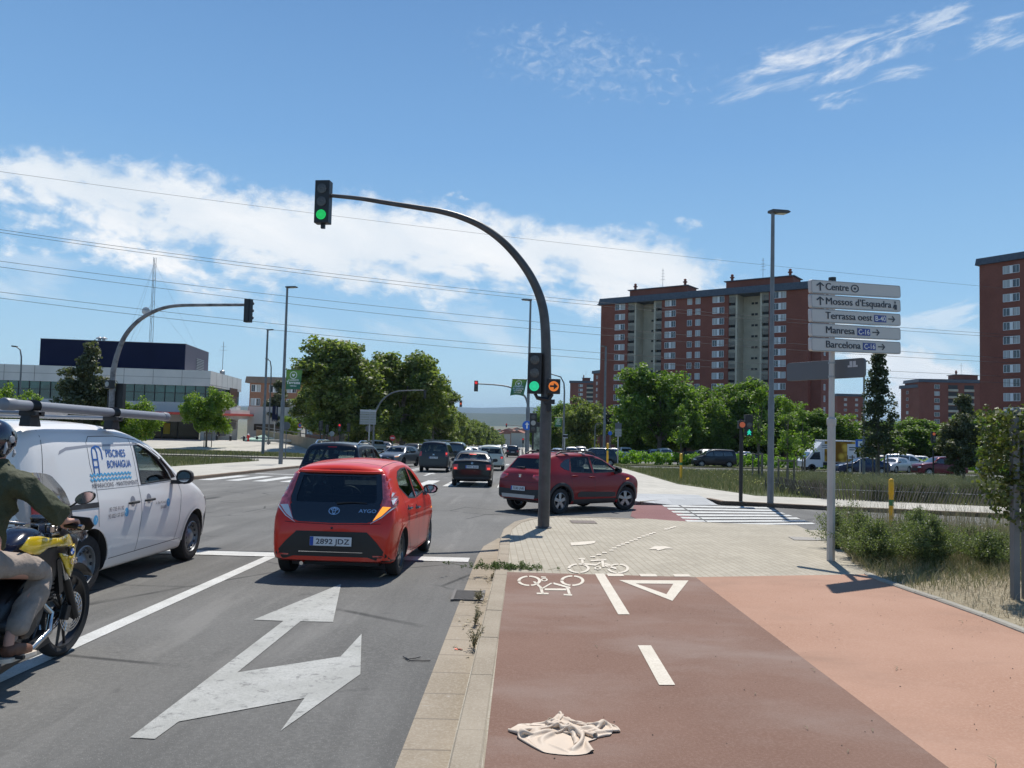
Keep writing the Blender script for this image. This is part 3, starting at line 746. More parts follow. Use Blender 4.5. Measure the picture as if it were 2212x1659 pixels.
def simple_block(name, label, Apx, ya, Bpx, yb, ytop_px, depth, floors, cols, fl=2.8, brick=M_BRICK, roof=M_ROOFS, loggia=(), wsize=(2.6, 1.4), kind='double', housing=True, group='brick apartment blocks beyond the trees', eave=.6, first=1.9):
    ztp = PY(Apx, ytop_px, ya).z
    F = brick_block(name, label, Apx, ya, Bpx, yb, ztp, depth, group); T = F.root; L = F.L; base = -16
    b = MB(); b.box((L/2, depth/2, (ztp-1.2+base)/2), (L, depth, ztp-1.2-base)); b.build('brick_wall', brick, T)
    b = MB(); b.box((L/2, depth/2, ztp-.7), (L+eave*2, depth+eave*2, 1.35), taper=.985); b.build('roof', roof, T)
    for i in range(floors):
        z = ztp-1.2-first-fl*i
        for c in cols: add_window(T, Matrix.Translation((c*L, -.02, z)), wsize[0], wsize[1], kind)
        for c, w in loggia:
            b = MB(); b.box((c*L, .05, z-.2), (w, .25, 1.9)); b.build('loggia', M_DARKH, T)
            b = MB(); b.box((c*L, -.15, z-1.35), (w+.2, .5, .9)); b.build('balcony_front', M_BEIGE, T)
    if housing:
        b = MB(); b.box((L*.62, 5, ztp+.8), (L*.3, 5, 2.2)); b.box((L*.62, 5, ztp+2), (L*.3+.8, 6, .2), mi=1); o = b.build('roof_housing', [brick, roof], T)
        b = MB(); b.tube([(L*.6, 5, ztp+2), (L*.6, 5, ztp+7)], .06, 5); b.box((L*.6, 5, ztp+6), (1.6, .06, .06)); b.build('antenna', M_METG, o)
        b = MB(); b.lathe([(.35, 0), (.35, .9), (.6, 1), (.3, 1.3), (.45, 1.7), (.1, 2)], (L*.52, 4, ztp+2), seg=10); b.build('vent', brick, o)
    return F
simple_block('apartment_tower', 'tall red brick apartment tower cut off by the right edge of the view', 2117, 160, 2400, 141, 559, 15, 12, (.27, .56, .85), wsize=(3.0, 1.5), housing=False)
# its roof housing with the finial, seen at the very edge
simple_block('apartment_block', 'lower brick apartment block with balconies left of the tall right tower', 1986, 320, 2160, 318, 818, 14, 9, (.22, .80), loggia=((.42, 3.6), (.62, 3.6)), wsize=(2.0, 1.6), kind='s')
simple_block('apartment_block', 'narrow red brick block with bay windows at the left end of the low block', 1946, 335, 1987, 321, 833, 10, 8, (.35,), wsize=(1.4, 1.2), kind='s', housing=False)
simple_block('apartment_block', 'small red brick block showing between the sign post and the slim tree', 1808, 420, 1868, 420, 850, 10, 5, (.3, .7), wsize=(1.4, 1.2), kind='s', housing=False)
simple_block('apartment_block', 'distant red brick block with balconies left of the long brick slab', 1229, 500, 1284, 498, 822, 14, 12, (.42,), loggia=((.8, 4.5),), wsize=(2.6, 1.5), kind='double')
simple_block('apartment_block', 'slim brick block half hidden at the left corner of the long brick slab', 1279, 360, 1297, 352, 801, 14, 12, (.45,), wsize=(1.2, 1.4), kind='s', housing=False)

# civic building on the left
M_PANEL = mat('pale_cladding', (.56, .56, .54), .55, noise=(.4, .06)); M_NAVY = mat('navy_cladding', (.009, .012, .038), .6, spec=.12, noise=(.3, .1))
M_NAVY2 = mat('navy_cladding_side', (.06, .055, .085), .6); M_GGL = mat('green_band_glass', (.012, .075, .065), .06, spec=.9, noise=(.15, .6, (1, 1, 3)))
M_REDC = mat('red_canopy', (.42, .045, .03), .55); M_JOINT = mat('cladding_joint', (.18, .18, .18), .9); M_CONC = mat('concrete_pale', (.42, .41, .38), .9, noise=(.5, .1))
M_BRNG = mat('brown_glass', (.055, .04, .035), .1, spec=.8)
y0_ = 98.0; ax_, bx_ = xat(-330, 90), xat(449, y0_); zt = PY(449, 801, y0_).z
civ = thing('civic_building', 'low modern civic building with pale cladding, green glass band and navy upper box', 'public building', (bx_, y0_, 0), math.atan2(y0_-91.5, bx_-ax_))
g0 = -2.6; Lc = Vector((bx_-ax_, y0_-91.5)).length; sy = 21.0
zb1, zb2 = PY(300, 830, 97).z, PY(300, 866.5, 97).z        # glass band
zc = PY(300, 888, 97).z
b = MB()
b.box((-Lc/2, sy/2, (zt+zb1)/2), (Lc, sy, zt-zb1)); b.box((-Lc/2, sy/2, (zb2+zc)/2), (Lc, sy, zb2-zc))
b.box((-Lc/2-8, sy/2+2.6, (zc+g0)/2), (Lc-16, sy-5, zc-g0)); b.box((-1.2, sy/2+2.5, (zc+g0)/2-.01), (2.0, sy-6, zc-g0-.02))
b.build('cladding', M_PANEL, civ)
b = MB()
for k in range(1, 22): b.box((-k*3.4, -.006, (zt+zb1)/2), (.05, .012, zt-zb1-.05)); b.box((-k*3.4, -.006, (zb2+zc)/2), (.05, .012, zb2-zc))
b.box((-Lc/2, -.005, zb1+(zt-zb1)*.5), (Lc, .012, .04)); b.build('cladding_joint', M_JOINT, civ)
b = MB(); b.box((-Lc/2, sy/2, (zb1+zb2)/2), (Lc-.5, sy-.5, zb1-zb2))
for k in range(60): b.box((-.6-k*1.2, .2, (zb1+zb2)/2), (.06, .14, zb1-zb2), mi=1)
b.box((-Lc/2, .2, (zb1+zb2)/2+.1), (Lc-.5, .12, .05), mi=1); b.build('glass_band', [M_GGL, M_DARKH], civ)
b = MB(); b.box((-Lc/2, -1.2, zc-.16), (Lc+1.5, 3.2, .3)); b.box((.9, sy/2, zc-.16), (2.0, sy+2, .3)); b.build('canopy', M_REDC, civ)
b = MB(); b.box((-Lc/2, .9, zc-.75), (Lc, .3, .9)); b.build('canopy_fascia', M_CONC, civ)
b = MB(); b.box((-11, 4, (zc+g0)/2-.3), (18, .3, zc-g0-.7))
b.build('entrance_glass', mat('entrance_glass', (.012, .014, .018), .1, spec=.6), civ)
for k in range(4):
    b = MB(); b.box((-4.6-k*1.9, 3.8, g0+1.75), (.12, .12, 3.3)); b.build('entrance_post', M_DARKH, civ)
b = MB(); b.box((-8.4, 3.75, g0+2.2), (1.1, .05, 1.6)); b.build('entrance_poster', mat('poster_yellow', (.45, .30, .02), .6), civ); b = MB(); b.box((-5.9, 3.75, g0+2.4), (.8, .05, 1.4)); b.build('entrance_poster', mat('poster_yellow', (.45, .30, .02), .6), civ)
for xx in (-.2, -19.5, -24, -29):
    b = MB(); b.box((xx-.2, -.9 if xx > -1 else .6, (zc+g0)/2-.25), (.5, .5, zc-g0-.5)); b.build('pillar', M_CONC, civ)
for k in range(3):
    b = MB(); b.box((-21.8-k*4.6, 0.2, g0+1.9), (3.4, .1, 2.0)); b.build('ground_window', M_BRNG, civ)
b = MB(); b.box((.02, 15.0, zb1-1.0), (.1, 5.5, 2.6)); b.build('side_window', M_BRNG, civ)
b = MB(); b.box((.1, 8, g0+2.6), (.2, 4, 2.2)); b.box((.1, 14.5, g0+2.9), (.2, 6, 1.2)); b.build('side_window', M_BRNG, civ)
b = MB()
for k in range(1, 6): b.box((.006, sy*k/6, (zt+zc)/2), (.012, .05, zt-zc-.1))
b.box((.006, sy/2, zb1+.2), (.012, sy, .04)); b.box((.006, sy/2, zb2-.2), (.012, sy, .04)); b.build('cladding_joint', M_JOINT, civ)
# low wing at the right
b = MB(); b.box((5.0, sy+3.5, (zc+1.2+g0)/2), (8, 6, zc+1.2-g0)); b.box((.8, sy*.62, zc-.6+.5), (1.4, sy*.7, 1.3)); b.build('low_wing', M_PANEL, civ)
b = MB(); b.box((5.0, sy+.45, g0+2.6), (6, .1, 1.0)); b.build('wing_window', M_BRNG, civ)
# navy box on the roof
zb_ = PY(404, 746, 101).z; nx0, nx1 = xat(106, 100)-bx_, xat(404, 101)-bx_
b = MB(); b.box(((nx0+nx1)/2, 9.5, (zb_+zt)/2), (nx1-nx0, 13, zb_-zt+.2)); o = b.build('upper_box', M_NAVY, civ)
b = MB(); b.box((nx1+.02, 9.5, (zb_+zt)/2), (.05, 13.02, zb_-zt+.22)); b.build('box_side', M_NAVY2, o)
b = MB()
for k in range(9): b.box((nx1+.07, 11, zt+.3+k*.22), (.06, 4.2, .09))
b.build('louvre', M_METG, o)
b = MB(); b.box(((nx0+nx1)/2, 9.5, zb_+.12), (nx1-nx0+.1, 13.1, .06)); b.build('parapet_cap', M_METG, o)
for xx in (.34, .37): 
    b = MB(); b.lathe([(.2, 0), (.2, .5), (.45, .5), (.45, .6), (.05, .8)], (nx0+(nx1-nx0)*xx, 6, zb_+.1), seg=10); b.build('vent', M_METG, o)
# lattice mast
mx, my = xat(316, 112), 112.0; mz0, mz1 = PY(310, 790, my).z, PY(315, 556, my).z
mast = thing('radio_mast', 'slender guyed lattice radio mast with a dish on the civic building roof', 'mast', (mx, my, mz0))
b = MB(); Hh = mz1-mz0
for k in range(3):
    a = k*2.1; b.tube([(.28*math.cos(a), .28*math.sin(a), 0), (.2*math.cos(a), .2*math.sin(a), Hh)], .035, 5)
for k in range(26):
    a = k*2.1; z = Hh*k/26; b.tube([(.27*math.cos(a), .27*math.sin(a), z), (.27*math.cos(a+2.1), .27*math.sin(a+2.1), z+Hh/26)], .018, 4)
b.build('lattice', M_METG, mast)
b = MB(); b.lathe([(.0, -.1), (.55, .15), (.6, .2), (.5, .2), (0, .0)], (-.9, -.3, PY(310, 672, my).z-mz0), axis='y', seg=14); b.tube([(-.9, -.2, PY(310, 672, my).z-mz0), (0, 0, PY(310, 672, my).z-mz0-.1)], .05, 5); b.build('dish', mat('dish_grey', (.5, .5, .5), .5), mast)
b = MB()
for a in (2.4, .5, 4.5):
    for z in (.95, .6): b.tube([(0, 0, Hh*z), (8*math.cos(a), 6*math.sin(a), 0)], .012, 3)
b.build('guy_wire', M_METG, mast)
b = MB(); b.tube([(0, 0, 0), (0, 0, 5.2)], .04, 5); b.box((0, 0, 4), (1.2, .04, .04)); b.box((0, 0, 4.5), (.8, .04, .04)); b.lathe([(0, .3), (.35, .5), (.35, 1), (0, 1.2)], seg=10)
q = PY(480, 812, 112); tag(b.build('roof_antenna', M_METG), 'thin aerial with small domes on the right end of the civic building roof', 'aerial').location = (q.x, 112, zt-.2)

# brown brick school behind
Fs = simple_block('school_building', 'long brown brick building with brown pitched roof and white windows behind the plane trees', 535, 168, 866, 172, 813, 14, 4, tuple(.04+.115*i for i in range(9)), fl=2.95,
     brick=M_BRICK2, roof=mat('brown_roof', (.23, .17, .13), .9, noise=(.4, .15)), wsize=(1.9, 1.5), kind='double', housing=False, group='buildings behind the plane trees', eave=.9, first=1.3)
Fs.root['category'] = 'school building'
for q in (.26, .30):
    b = MB(); b.lathe([(.4, 0), (.4, 1.2), (.6, 1.3), (.5, 1.9), (.1, 2.0)], (q*Fs.L, 5, Fs.ztop-.2), seg=8); b.build('vent', M_METG, Fs.root)

# hills and the far town
M_HILL = ground_mat('wooded_hill', ((.03, .045, .02), (.045, .06, .028), (.075, .075, .045)), (.0012, .01), (.004, .3), 1.0)
def ridge(name, y, amp, base, seed, w=6.0, zoff=0):
    rr = random.Random(seed); ph = [(rr.uniform(.5, 1.5)*k, rr.uniform(0, 6.28), 1.0/k) for k in (1, 2, 3, 5, 8, 13)]
    b = MB(); n = 160; rows = []
    for j, (dy_, hf) in enumerate(((-.16, 0), (-.08, .55), (0, 1), (.12, .5))):
        for i in range(n+1):
            a = -1.1+2.2*i/n; hgt = base + amp*sum(c*math.sin(k*a*4+p) for k, p, c in ph)*.5
            jj = 1+.03*math.sin(a*41+j*2); rows.append((y*a, y*(1+dy_)*jj, -30+(max(5, hgt)+30)*hf + zoff*hf))
    b.add(rows, [(j*(n+1)+i, j*(n+1)+i+1, (j+1)*(n+1)+i+1, (j+1)*(n+1)+i) for j in range(3) for i in range(n)])
    return struct(name, b, M_HILL, smooth=True)
ridge('far_hills', 14000, 90, 215, 4); ridge('near_hills', 6000, 22, 60, 9)
M_TOWN = [mat('town_wall_cream', (.5, .45, .38), .9), mat('town_wall_ochre', (.42, .28, .2), .9), mat('town_wall_brick', (.3, .13, .09), .9)]; M_TROOF = mat('town_roof', (.28, .12, .08), .9)
for i in range(34):
    yy = RNG.uniform(700, 1500); xx = RNG.uniform(-.055, .045)*yy; w, d, h = RNG.uniform(9, 18), 12, RNG.choice((7, 10, 13, 16))
    t = thing('town_house', 'far town house with reddish roof at the end of the avenue', 'house', (xx, yy, gz(0, yy)), RNG.uniform(-.3, .3), 'houses of the far town')
    b = MB(); b.box((0, 0, h/2), (w, d, h)); b.build('wall', RNG.choice(M_TOWN), t)
    b = MB(); b.prism([(-w/2-.5, h), (w/2+.5, h), (0, h+2.4)], (0, -d/2-.5, 0), (1, 0, 0), (0, 0, 1), (0, 1, 0), d+1); b.build('roof', M_TROOF, t)

# ------------------------------------------------------------------ trees
def leafmat(name, c1, c2, tr=.35):
    if name in MATS: return MATS[name]
    m = bpy.data.materials.new(name); m.use_nodes = True; MATS[name] = m; h = NG(m.node_tree); b = h.n['Principled BSDF']; o = h.n['Material Output']
    ge = h.node('ShaderNodeNewGeometry'); c = h.mix(ge.outputs['Random Per Island'], c1, c2); h.l.new(c, b.inputs['Base Color']); b.inputs['Roughness'].default_value = .55
    t = h.node('ShaderNodeBsdfTranslucent'); h.l.new(h.mix(1.0, c, (1.3, 1.5, .6), 'MULTIPLY'), t.inputs[0]); mx = h.node('ShaderNodeMixShader'); mx.inputs[0].default_value = tr
    h.l.new(b.outputs[0], mx.inputs[1]); h.l.new(t.outputs[0], mx.inputs[2]); h.l.new(mx.outputs[0], o.inputs[0]); return m
M_BARK = mat('bark', (.13, .105, .08), .95, noise=(6, .4)); M_BARK2 = mat('plane_bark', (.24, .21, .17), .95, noise=(3, .4))
L_PLANE = leafmat('plane_leaves', (.09, .125, .03), (.25, .28, .095), .45); L_LIGHT = leafmat('spring_leaves', (.11, .18, .02), (.23, .31, .05), .45)
L_PARK = leafmat('park_leaves', (.075, .135, .018), (.19, .265, .05), .45); L_DARK = leafmat('dark_leaves', (.035, .05, .02), (.085, .10, .04), .25)
L_GREY = leafmat('oak_leaves', (.06, .07, .035), (.15, .155, .08), .3); L_PINE = leafmat('pine_needles', (.018, .032, .014), (.045, .065, .025), .15)
L_RED = leafmat('bronze_leaves', (.09, .075, .03), (.16, .12, .04), .35); L_HEDGE = leafmat('hedge_leaves', (.10, .20, .02), (.22, .34, .04), .45)
def leaves_mesh(name, C, n_per, cr, leaf, m, droop=0.0, seed=1, upbias=.5):
    """leaf-sized quads gathered in clumps round centres C"""
    rg = np.random.default_rng(seed); C = np.asarray(C, float); k = len(C)
    ctr = np.repeat(C, n_per, 0); N = len(ctr); crr = np.repeat(np.asarray(cr)*np.ones(k), n_per)[:, None]
    d = rg.normal(size=(N, 3)); d /= np.linalg.norm(d, axis=1)[:, None]; rr = rg.random((N, 1))**.45
    P = ctr + d*rr*crr*np.array([1, 1, .8]); P[:, 2] -= droop*np.abs(rg.normal(size=N))
    nrm = d*.6 + rg.normal(size=(N, 3))*.7; nrm[:, 2] += upbias; nrm /= np.linalg.norm(nrm, axis=1)[:, None]
    t = np.cross(nrm, rg.normal(size=(N, 3))); t /= np.linalg.norm(t, axis=1)[:, None]; bt = np.cross(nrm, t)
    s = leaf*(.6+.8*rg.random((N, 1)))
    V = np.empty((N, 4, 3)); V[:, 0] = P-t*s*.5; V[:, 1] = P-bt*s*.42+nrm*s*.08; V[:, 2] = P+t*s*.5; V[:, 3] = P+bt*s*.42+nrm*s*.08
    me = bpy.data.meshes.new(name); me.vertices.add(N*4); me.vertices.foreach_set('co', V.reshape(-1).astype(np.float32))
    me.loops.add(N*4); me.loops.foreach_set('vertex_index', np.arange(N*4, dtype=np.int32)); me.polygons.add(N)
    me.polygons.foreach_set('loop_start', np.arange(0, N*4, 4, dtype=np.int32)); me.materials.append(m); me.update(calc_edges=True); me.validate(); return me
def crown_pts(blobs, per, seed, shell=.62):
    rr = random.Random(seed); C = []
    for (x, y, z, rx, ry, rz) in blobs:
        for _ in range(per):
            d = Vector((rr.gauss(0, 1), rr.gauss(0, 1), rr.gauss(0, 1))).normalized(); q = shell+(1-shell)*rr.random()
            if rr.random() < .25: q *= .6
            C.append((x+d.x*rx*q, y+d.y*ry*q, z+d.z*rz*q))
    return C
def make_tree(kind, name, label, cat, H, blobs, per, n_per, cr, leaf, lm, bark, tr, limbs=6, group=None, seed=1, fork=.35, shell=.62, upbias=.5):
    t = thing(name, label, cat, (0, 0, 0), 0, group); rr = random.Random(seed)
    C = crown_pts(blobs, per, seed, shell)
    link('crown', leaves_mesh('crown', C, n_per, cr, leaf, lm, seed=seed, upbias=upbias), t)
    b = MB(); hf = H*fork; b.tube([(0, 0, -.3), (.02, 0, hf*.5), (0.05, .03, hf), (.04, .0, H*.62), (0, 0, H*.85)], [tr*1.25, tr, tr*.85, tr*.45, tr*.12], 9)
    for i in range(limbs):
        c = C[rr.randrange(len(C))]; z0 = hf*rr.uniform(.8, 1.5); m_ = Vector((c[0]*.45, c[1]*.45, z0+(c[2]-z0)*.6))
        b.tube([(0, 0, z0), m_, c], [tr*.5, tr*.3, tr*.08], 6)
    b.build('trunk', bark, t, smooth=True); return t
G_PL = 'plane trees beside the brick school'; G_AV = 'trees lining the avenue'; G_PK = 'park trees in front of the brick towers'
protos = []
def rblobs(n, R_, zc, rz, br, seed, top=0.0):
    rr = random.Random(seed); o = [(0, 0, zc, R_*.7, R_*.7, rz*.8)]
    for i in range(n):
        a = rr.uniform(0, 6.28); q = rr.uniform(.35, .8)*R_; z = zc+rr.uniform(-.75, .8)*rz
        k = max(.35, 1-abs(z-zc)/rz*.5); o.append((math.cos(a)*q*k, math.sin(a)*q*k, z, br*rr.uniform(.8, 1.2), br*rr.uniform(.8, 1.2), br*rr.uniform(.7, 1.1)))
    return o
PL = make_tree('plane', 'plane_tree', 'tallest broad plane tree left of the avenue, its crown the highest of the row', 'tree', 12.5, rblobs(24, 5.3, 6.9, 5.3, 1.45, 3), 24, 56, .72, .31, L_PLANE, M_BARK2, .22, 9, G_PL, 3)
PARK = make_tree('park', 'park_tree', 'x', 'tree', 12, rblobs(22, 6.0, 6.4, 5.4, 2.0, 8), 32, 60, .85, .30, L_PARK, M_BARK, .26, 7, G_PK, 8, .25)
LT = make_tree('light', 'young_tree', 'x', 'tree', 7.5, rblobs(15, 3.3, 4.4, 3.0, 1.0, 12), 20, 55, .5, .2, L_LIGHT, M_BARK, .10, 7, 'bright green young trees before the civic building', 12)
DK = make_tree('dark', 'holm_oak', 'x', 'tree', 7.5, rblobs(14, 2.6, 3.6, 2.8, .95, 21)+[(.5, 0, 6.5, .9, .9, 1.3), (.6, 0, 7.6, .6, .6, .7)], 22, 60, .38, .18, L_GREY, M_BARK, .12, 6, None, 21)
AV = make_tree('avenue', 'avenue_tree', 'x', 'tree', 9.5, rblobs(13, 4.6, 5.6, 3.8, 1.8, 31), 18, 44, .85, .40, L_PLANE, M_BARK2, .15, 5, G_AV, 31)
PN = make_tree('pine', 'pine_tree', 'x', 'tree', 11, rblobs(7, 3.6, 8.2, 2.0, 1.6, 41), 24, 60, .6, .3, L_PINE, M_BARK, .22, 6, None, 41, .5)
SP = make_tree('sparse', 'young_tree', 'x', 'tree', 5.2, [(0, 0, 3.2, .8, .8, 1.6), (0.3, 0, 2.4, .9, .9, .7), (0, 0, 4.5, .35, .35, .7)], 16, 26, .30, .15, L_PARK, M_BARK, .05, 12, 'staked saplings in the meadow', 51, .3)
CO = make_tree('cone', 'conical_tree', 'x', 'tree', 8.3, [(0, 0, 1.9+i*.62, 1.5*(1-i/12.5)**1.3+.14, 1.5*(1-i/12.5)**1.3+.14, .5) for i in range(11)], 17, 44, .33, .15, L_DARK, M_BARK, .09, 14, None, 61, .3)
def put(proto, px, y, label, rot=None, s=1.0, sz=None, used=set(), dz=0):
    x = xat(px, y); z = gz(x, y)+dz
    if proto.name in used: o = dup(proto, label=label)
    else: used.add(proto.name); o = proto; o['label'] = label
    o.location = (x, y, z); o.rotation_euler[2] = RNG.uniform(0, 6.28) if rot is None else rot; o.scale = (s, s, sz or s)
    return o
put(PL, 738, 90, 'tallest broad plane tree left of the avenue, its crown the highest of the row', .4, 1.28, 1.06)
put(PL, 868, 94, 'plane tree behind the arched signal and the back of the white sign board', 2.1, 1.22, 1.02)
put(PL, 935, 108, 'smaller plane tree at the right end of the dark plane trees', 4.0, .92, .80)
put(PL, 700, 112, 'plane tree standing behind the left side of the tallest plane tree', 5.0, 1.0, .80)
for i, (px, y, s, r_) in enumerate(((22, 64, .85, 1), (292, 62, .72, 2.5), (446, 84, .98, 4), (632, 118, .62, 1.5))):
    put(LT, px, y, ('bright green tree at the left edge behind the roof pipe', 'bright green tree just right of the arched signal post', 'bright green tree with stakes in front of the red canopy', 'small bright green bush-like tree by the ramp')[i], r_, s)
put(DK, 172, 56, 'dark holm oak with a pointed top before the navy box', 0.0, .98, 1.0)
put(DK, 600, 122, 'grey green tree in front of the brown brick school', 2.0, 1.2, 1.15)
put(DK, 2082, 50, 'dark bushy holm oak at the right, behind the lath fence', 1.2, .66, .68)
put(CO, 1897, 51.5, 'slim conical dark tree right of the direction signs', 0, 1.0, 1.0)
ORD = 'nearest second third fourth fifth sixth seventh eighth'.split()
def LB_(k, t): return (ORD[k]+' '+t) if k < 8 else 'far one, '+t.split(', counted')[0]
for k in range(32):
    y = 118+k*15 + (k*k)*.15; lab = LB_(k, 'plane tree of the kerb row left of the avenue, counted from the junction')
    o = put(AV, 1124, y, lab, None, RNG.uniform(.85, 1.05)); o.location.x = -17.5+RNG.uniform(-.8, .8)
    if k % 2 == 0: o = put(AV, 1124, y+6, LB_(k//2, 'plane tree of the back row left of the avenue, behind the kerb row'), None, RNG.uniform(.85, 1.0)); o.location.x = -25+RNG.uniform(-1, 1)
for k in range(24):
    y = 128+k*17; lab = LB_(k, 'tree in the row right of the avenue, counted from the junction')
    o = put(AV, 1124, y, lab, None, RNG.uniform(.8, 1.0)); o.location.x = 9.5+RNG.uniform(-.6, .8)
for i, (px, y, s, sz, lb) in enumerate((
    (1424, 112, 1.08, 1.06, 'largest round park tree in front of the brick slab'), (1480, 128, .95, .92, 'park tree overlapping the right shoulder of the largest one'),
    (1580, 118, .98, .98, 'round park tree behind the pedestrian signal'), (1375, 126, .72, .66, 'low park tree at the left foot of the largest one'),
    (1720, 112, .78, .74, 'park tree right of the tall grey lamp post'), (1790, 108, .85, .72, 'park tree behind the grey back of the lower sign'), (1850, 116, .8, .62, 'park tree behind the white lorry'),
    (1930, 112, .9, .66, 'park tree right behind the slim conical tree'), (1990, 118, .86, .62, 'park tree below the low brick block'), (2050, 110, .78, .60, 'park tree behind the dark holm oak'),
    (2120, 104, .82, .70, 'park tree at the foot of the right tower'), (2185, 98, .85, .72, 'park tree behind the ivy at the right edge'), (2260, 100, .9, .7, 'park tree just outside the ivy clad fence'),
    (1515, 116, .82, .84, 'park tree filling the gap right of the largest park tree'), (1548, 124, .9, .9, 'park tree behind the framed sapling'), (1690, 118, .78, .78, 'park tree just behind the tall grey lamp post foot'), (1655, 125, .8, .8, 'park tree behind the tall grey lamp post'), (1190, 150, .75, .8, 'park tree right of the near traffic light pole'), (1225, 172, .72, .8, 'bright park tree under the distant brick block'))):
    put(PARK, px, y, lb, i*1.3, s*1.18, sz*(1.06 if px < 1700 else .88))
put(PN, 1298, 140, 'dark pine at the left foot of the brick slab', 1.0, .80, .78); put(PN, 1336, 150, 'second dark pine, nearer the largest park tree', 3.0, .75, .72)
SPS = [(1700, 35, .80, 'sapling between three stakes right of the grey lamp post'), (1640, 50, 1.12, 'taller sapling behind the pedestrian signal'), (1471, 84, 1.25, 'sapling in a wooden frame left of the yellow post'),
       (1733, 62, 1.0, 'sapling standing before the white lorry cab'), (2136, 47, .7, 'sapling beside the red car in the car park')]
def stakes(x, y, z, r_=.35, h=1.35, frame=True, label='', n=3):
    t = thing('tree_stakes', label, 'tree stake', (x, y, z), RNG.uniform(-.2, .2), 'wooden tree stakes')
    for k in range(n):
        a = 2*math.pi*k/n+.5; b = MB(); b.tube([(r_*math.cos(a), r_*math.sin(a), -.2), (r_*math.cos(a), r_*math.sin(a), h)], .045, 8); b.build('stake', M_STAKE, t)
    if frame:
        b = MB()
        for k in range(n):
            a, c = 2*math.pi*k/n+.5, 2*math.pi*(k+1)/n+.5
            b.tube([(r_*math.cos(a), r_*math.sin(a), h-.08), (r_*math.cos(c), r_*math.sin(c), h-.08)], .035, 6)
        b.build('cross_rail', M_STAKE, t)
    return t
M_STAKE = mat('stake_wood', (.20, .16, .12), .9, noise=(8, .3))
for i, (px, y, s, lb) in enumerate(SPS):
    o = put(SP, px, y, lb, i*2, s, dz=K)
    stakes(o.location.x, y, o.location.z, .38, 1.3 if i != 1 else 1.5, True, 'wooden stakes round the '+lb[:60].split(' right')[0].split(' behind')[0].split(' in a')[0].split(' standing')[0].split(' beside')[0] + (' by the lamp post', ' behind the signal', ' near the yellow post', ' before the lorry', ' by the red car')[i])
o = stakes(xat(446, 84)+.1, 83.8, gz(xat(446, 84), 84), .5, 1.7, True, 'wooden stakes under the bright green tree before the red canopy')
o = stakes(xat(1900, 51.5), 51.4, gz(0, 51.5)+K, .5, 1.6, False, 'thick wooden stakes at the foot of the slim conical tree', 4)
for px, y in ((1836, 56), (2120, 44)):
    stakes(xat(px, y), y, gz(0, y)+K, .25, 1.5, False, 'pair of bare wooden stakes in the meadow ' + ('behind the sign post' if px < 1900 else 'right of the holm oak'), 2)
# bright hedge in front of the car park
for nm, lb, x0_, x1_, y in (('hedge', 'bright green hedge before the car park, left of the largest park tree trunk', 8, 34, 82), ('hedge', 'bright green hedge before the car park, behind the stakes and the signal', 34.5, 62, 80)):
    C = [(RNG.uniform(x0_, x1_), y+RNG.uniform(-1.2, 1.2), gz(0, y)+RNG.uniform(.25, 1.25)) for _ in range(int((x1_-x0_)*16))]
    o = link(nm, leaves_mesh(nm, C, 26, .35, .22, L_HEDGE, seed=int(y))); tag(o, lb, 'hedge', 'bright hedges')
# ================================================================== street furniture
M_POLE = mat('pole_dark', (.075, .072, .072), .45, .3, noise=(3, .25)); M_POLEG = mat('pole_grey', (.17, .175, .18), .5, .3, noise=(2, .15))
M_BLK = mat('signal_black', (.012, .012, .014), .45); M_LENS = mat('lens_off', (.07, .07, .068), .25, noise=(60, .4)); M_LENSG = mat('lens_grey', (.33, .33, .31), .4)
M_ALU = mat('sign_post_alu', (.46, .44, .42), .5, .35, noise=(1.5, .1)); M_SGN = mat('sign_board_white', (.50, .495, .485), .5); M_SGB = mat('sign_board_back', (.115, .12, .13), .5, .2)
M_INK = mat('sign_ink', (.012, .014, .03), .5); M_BLUE = mat('sign_blue', (.012, .035, .25), .45); M_WHT = mat('sign_white', (.75, .75, .74), .5)
M_SBLU = mat('round_sign_blue', (.02, .13, .55), .4); M_SRED = mat('sign_red', (.55, .03, .03), .4)
M_YEL = mat('post_yellow', (.70, .38, .015), .5, noise=(6, .12)); M_GRN = mat('post_green', (.02, .16, .05), .5)
def led(name, c, k):
    """lens lit by a grid of diodes"""
    if name in MATS: return MATS[name]
    m = bpy.data.materials.new(name); m.use_nodes = True; MATS[name] = m; h = NG(m.node_tree); b = h.n['Principled BSDF']
    t = h.node('ShaderNodeTexCoord'); v = h.node('ShaderNodeTexVoronoi'); h.l.new(t.outputs['Object'], v.inputs[0]); v.inputs['Scale'].default_value = 75; v.inputs['Randomness'].default_value = .1
    f = h.ramp(v.outputs[0], .25, .6, 1.0, .55); b.inputs['Base Color'].default_value = (.02, .02, .02, 1)
    h.l.new(h.mix(1.0, c, h.mix(f, (0, 0, 0), (1, 1, 1)), 'MULTIPLY'), b.inputs['Emission Color']); b.inputs['Emission Strength'].default_value = k; return m
E_G = led('green_led', (.02, .85, .42), 1.0); E_G2 = led('green_led_high', (.01, .75, .16), 1.0); E_O = led('orange_led', (1.0, .26, .03), 1.0); E_R = led('red_led', (1.0, .03, .04), 1.1); E_A = led('amber_led', (1.0, .18, .06), 1.0); E_OD = led('orange_dim', (.55, .13, .05), .8); E_GP = led('green_figure', (.02, .9, .6), 1.0)
def disc(mb, c, r, n=(0, -1, 0), th=.012, seg=24, mi=None):
    n = Vector(n).normalized(); q = n.to_track_quat('Z', 'Y').to_matrix()
    mb.lathe([(0, th+.006), (r*.6, th+.004), (r, th), (r, 0)], c, seg=seg, rot=q, mi=mi)
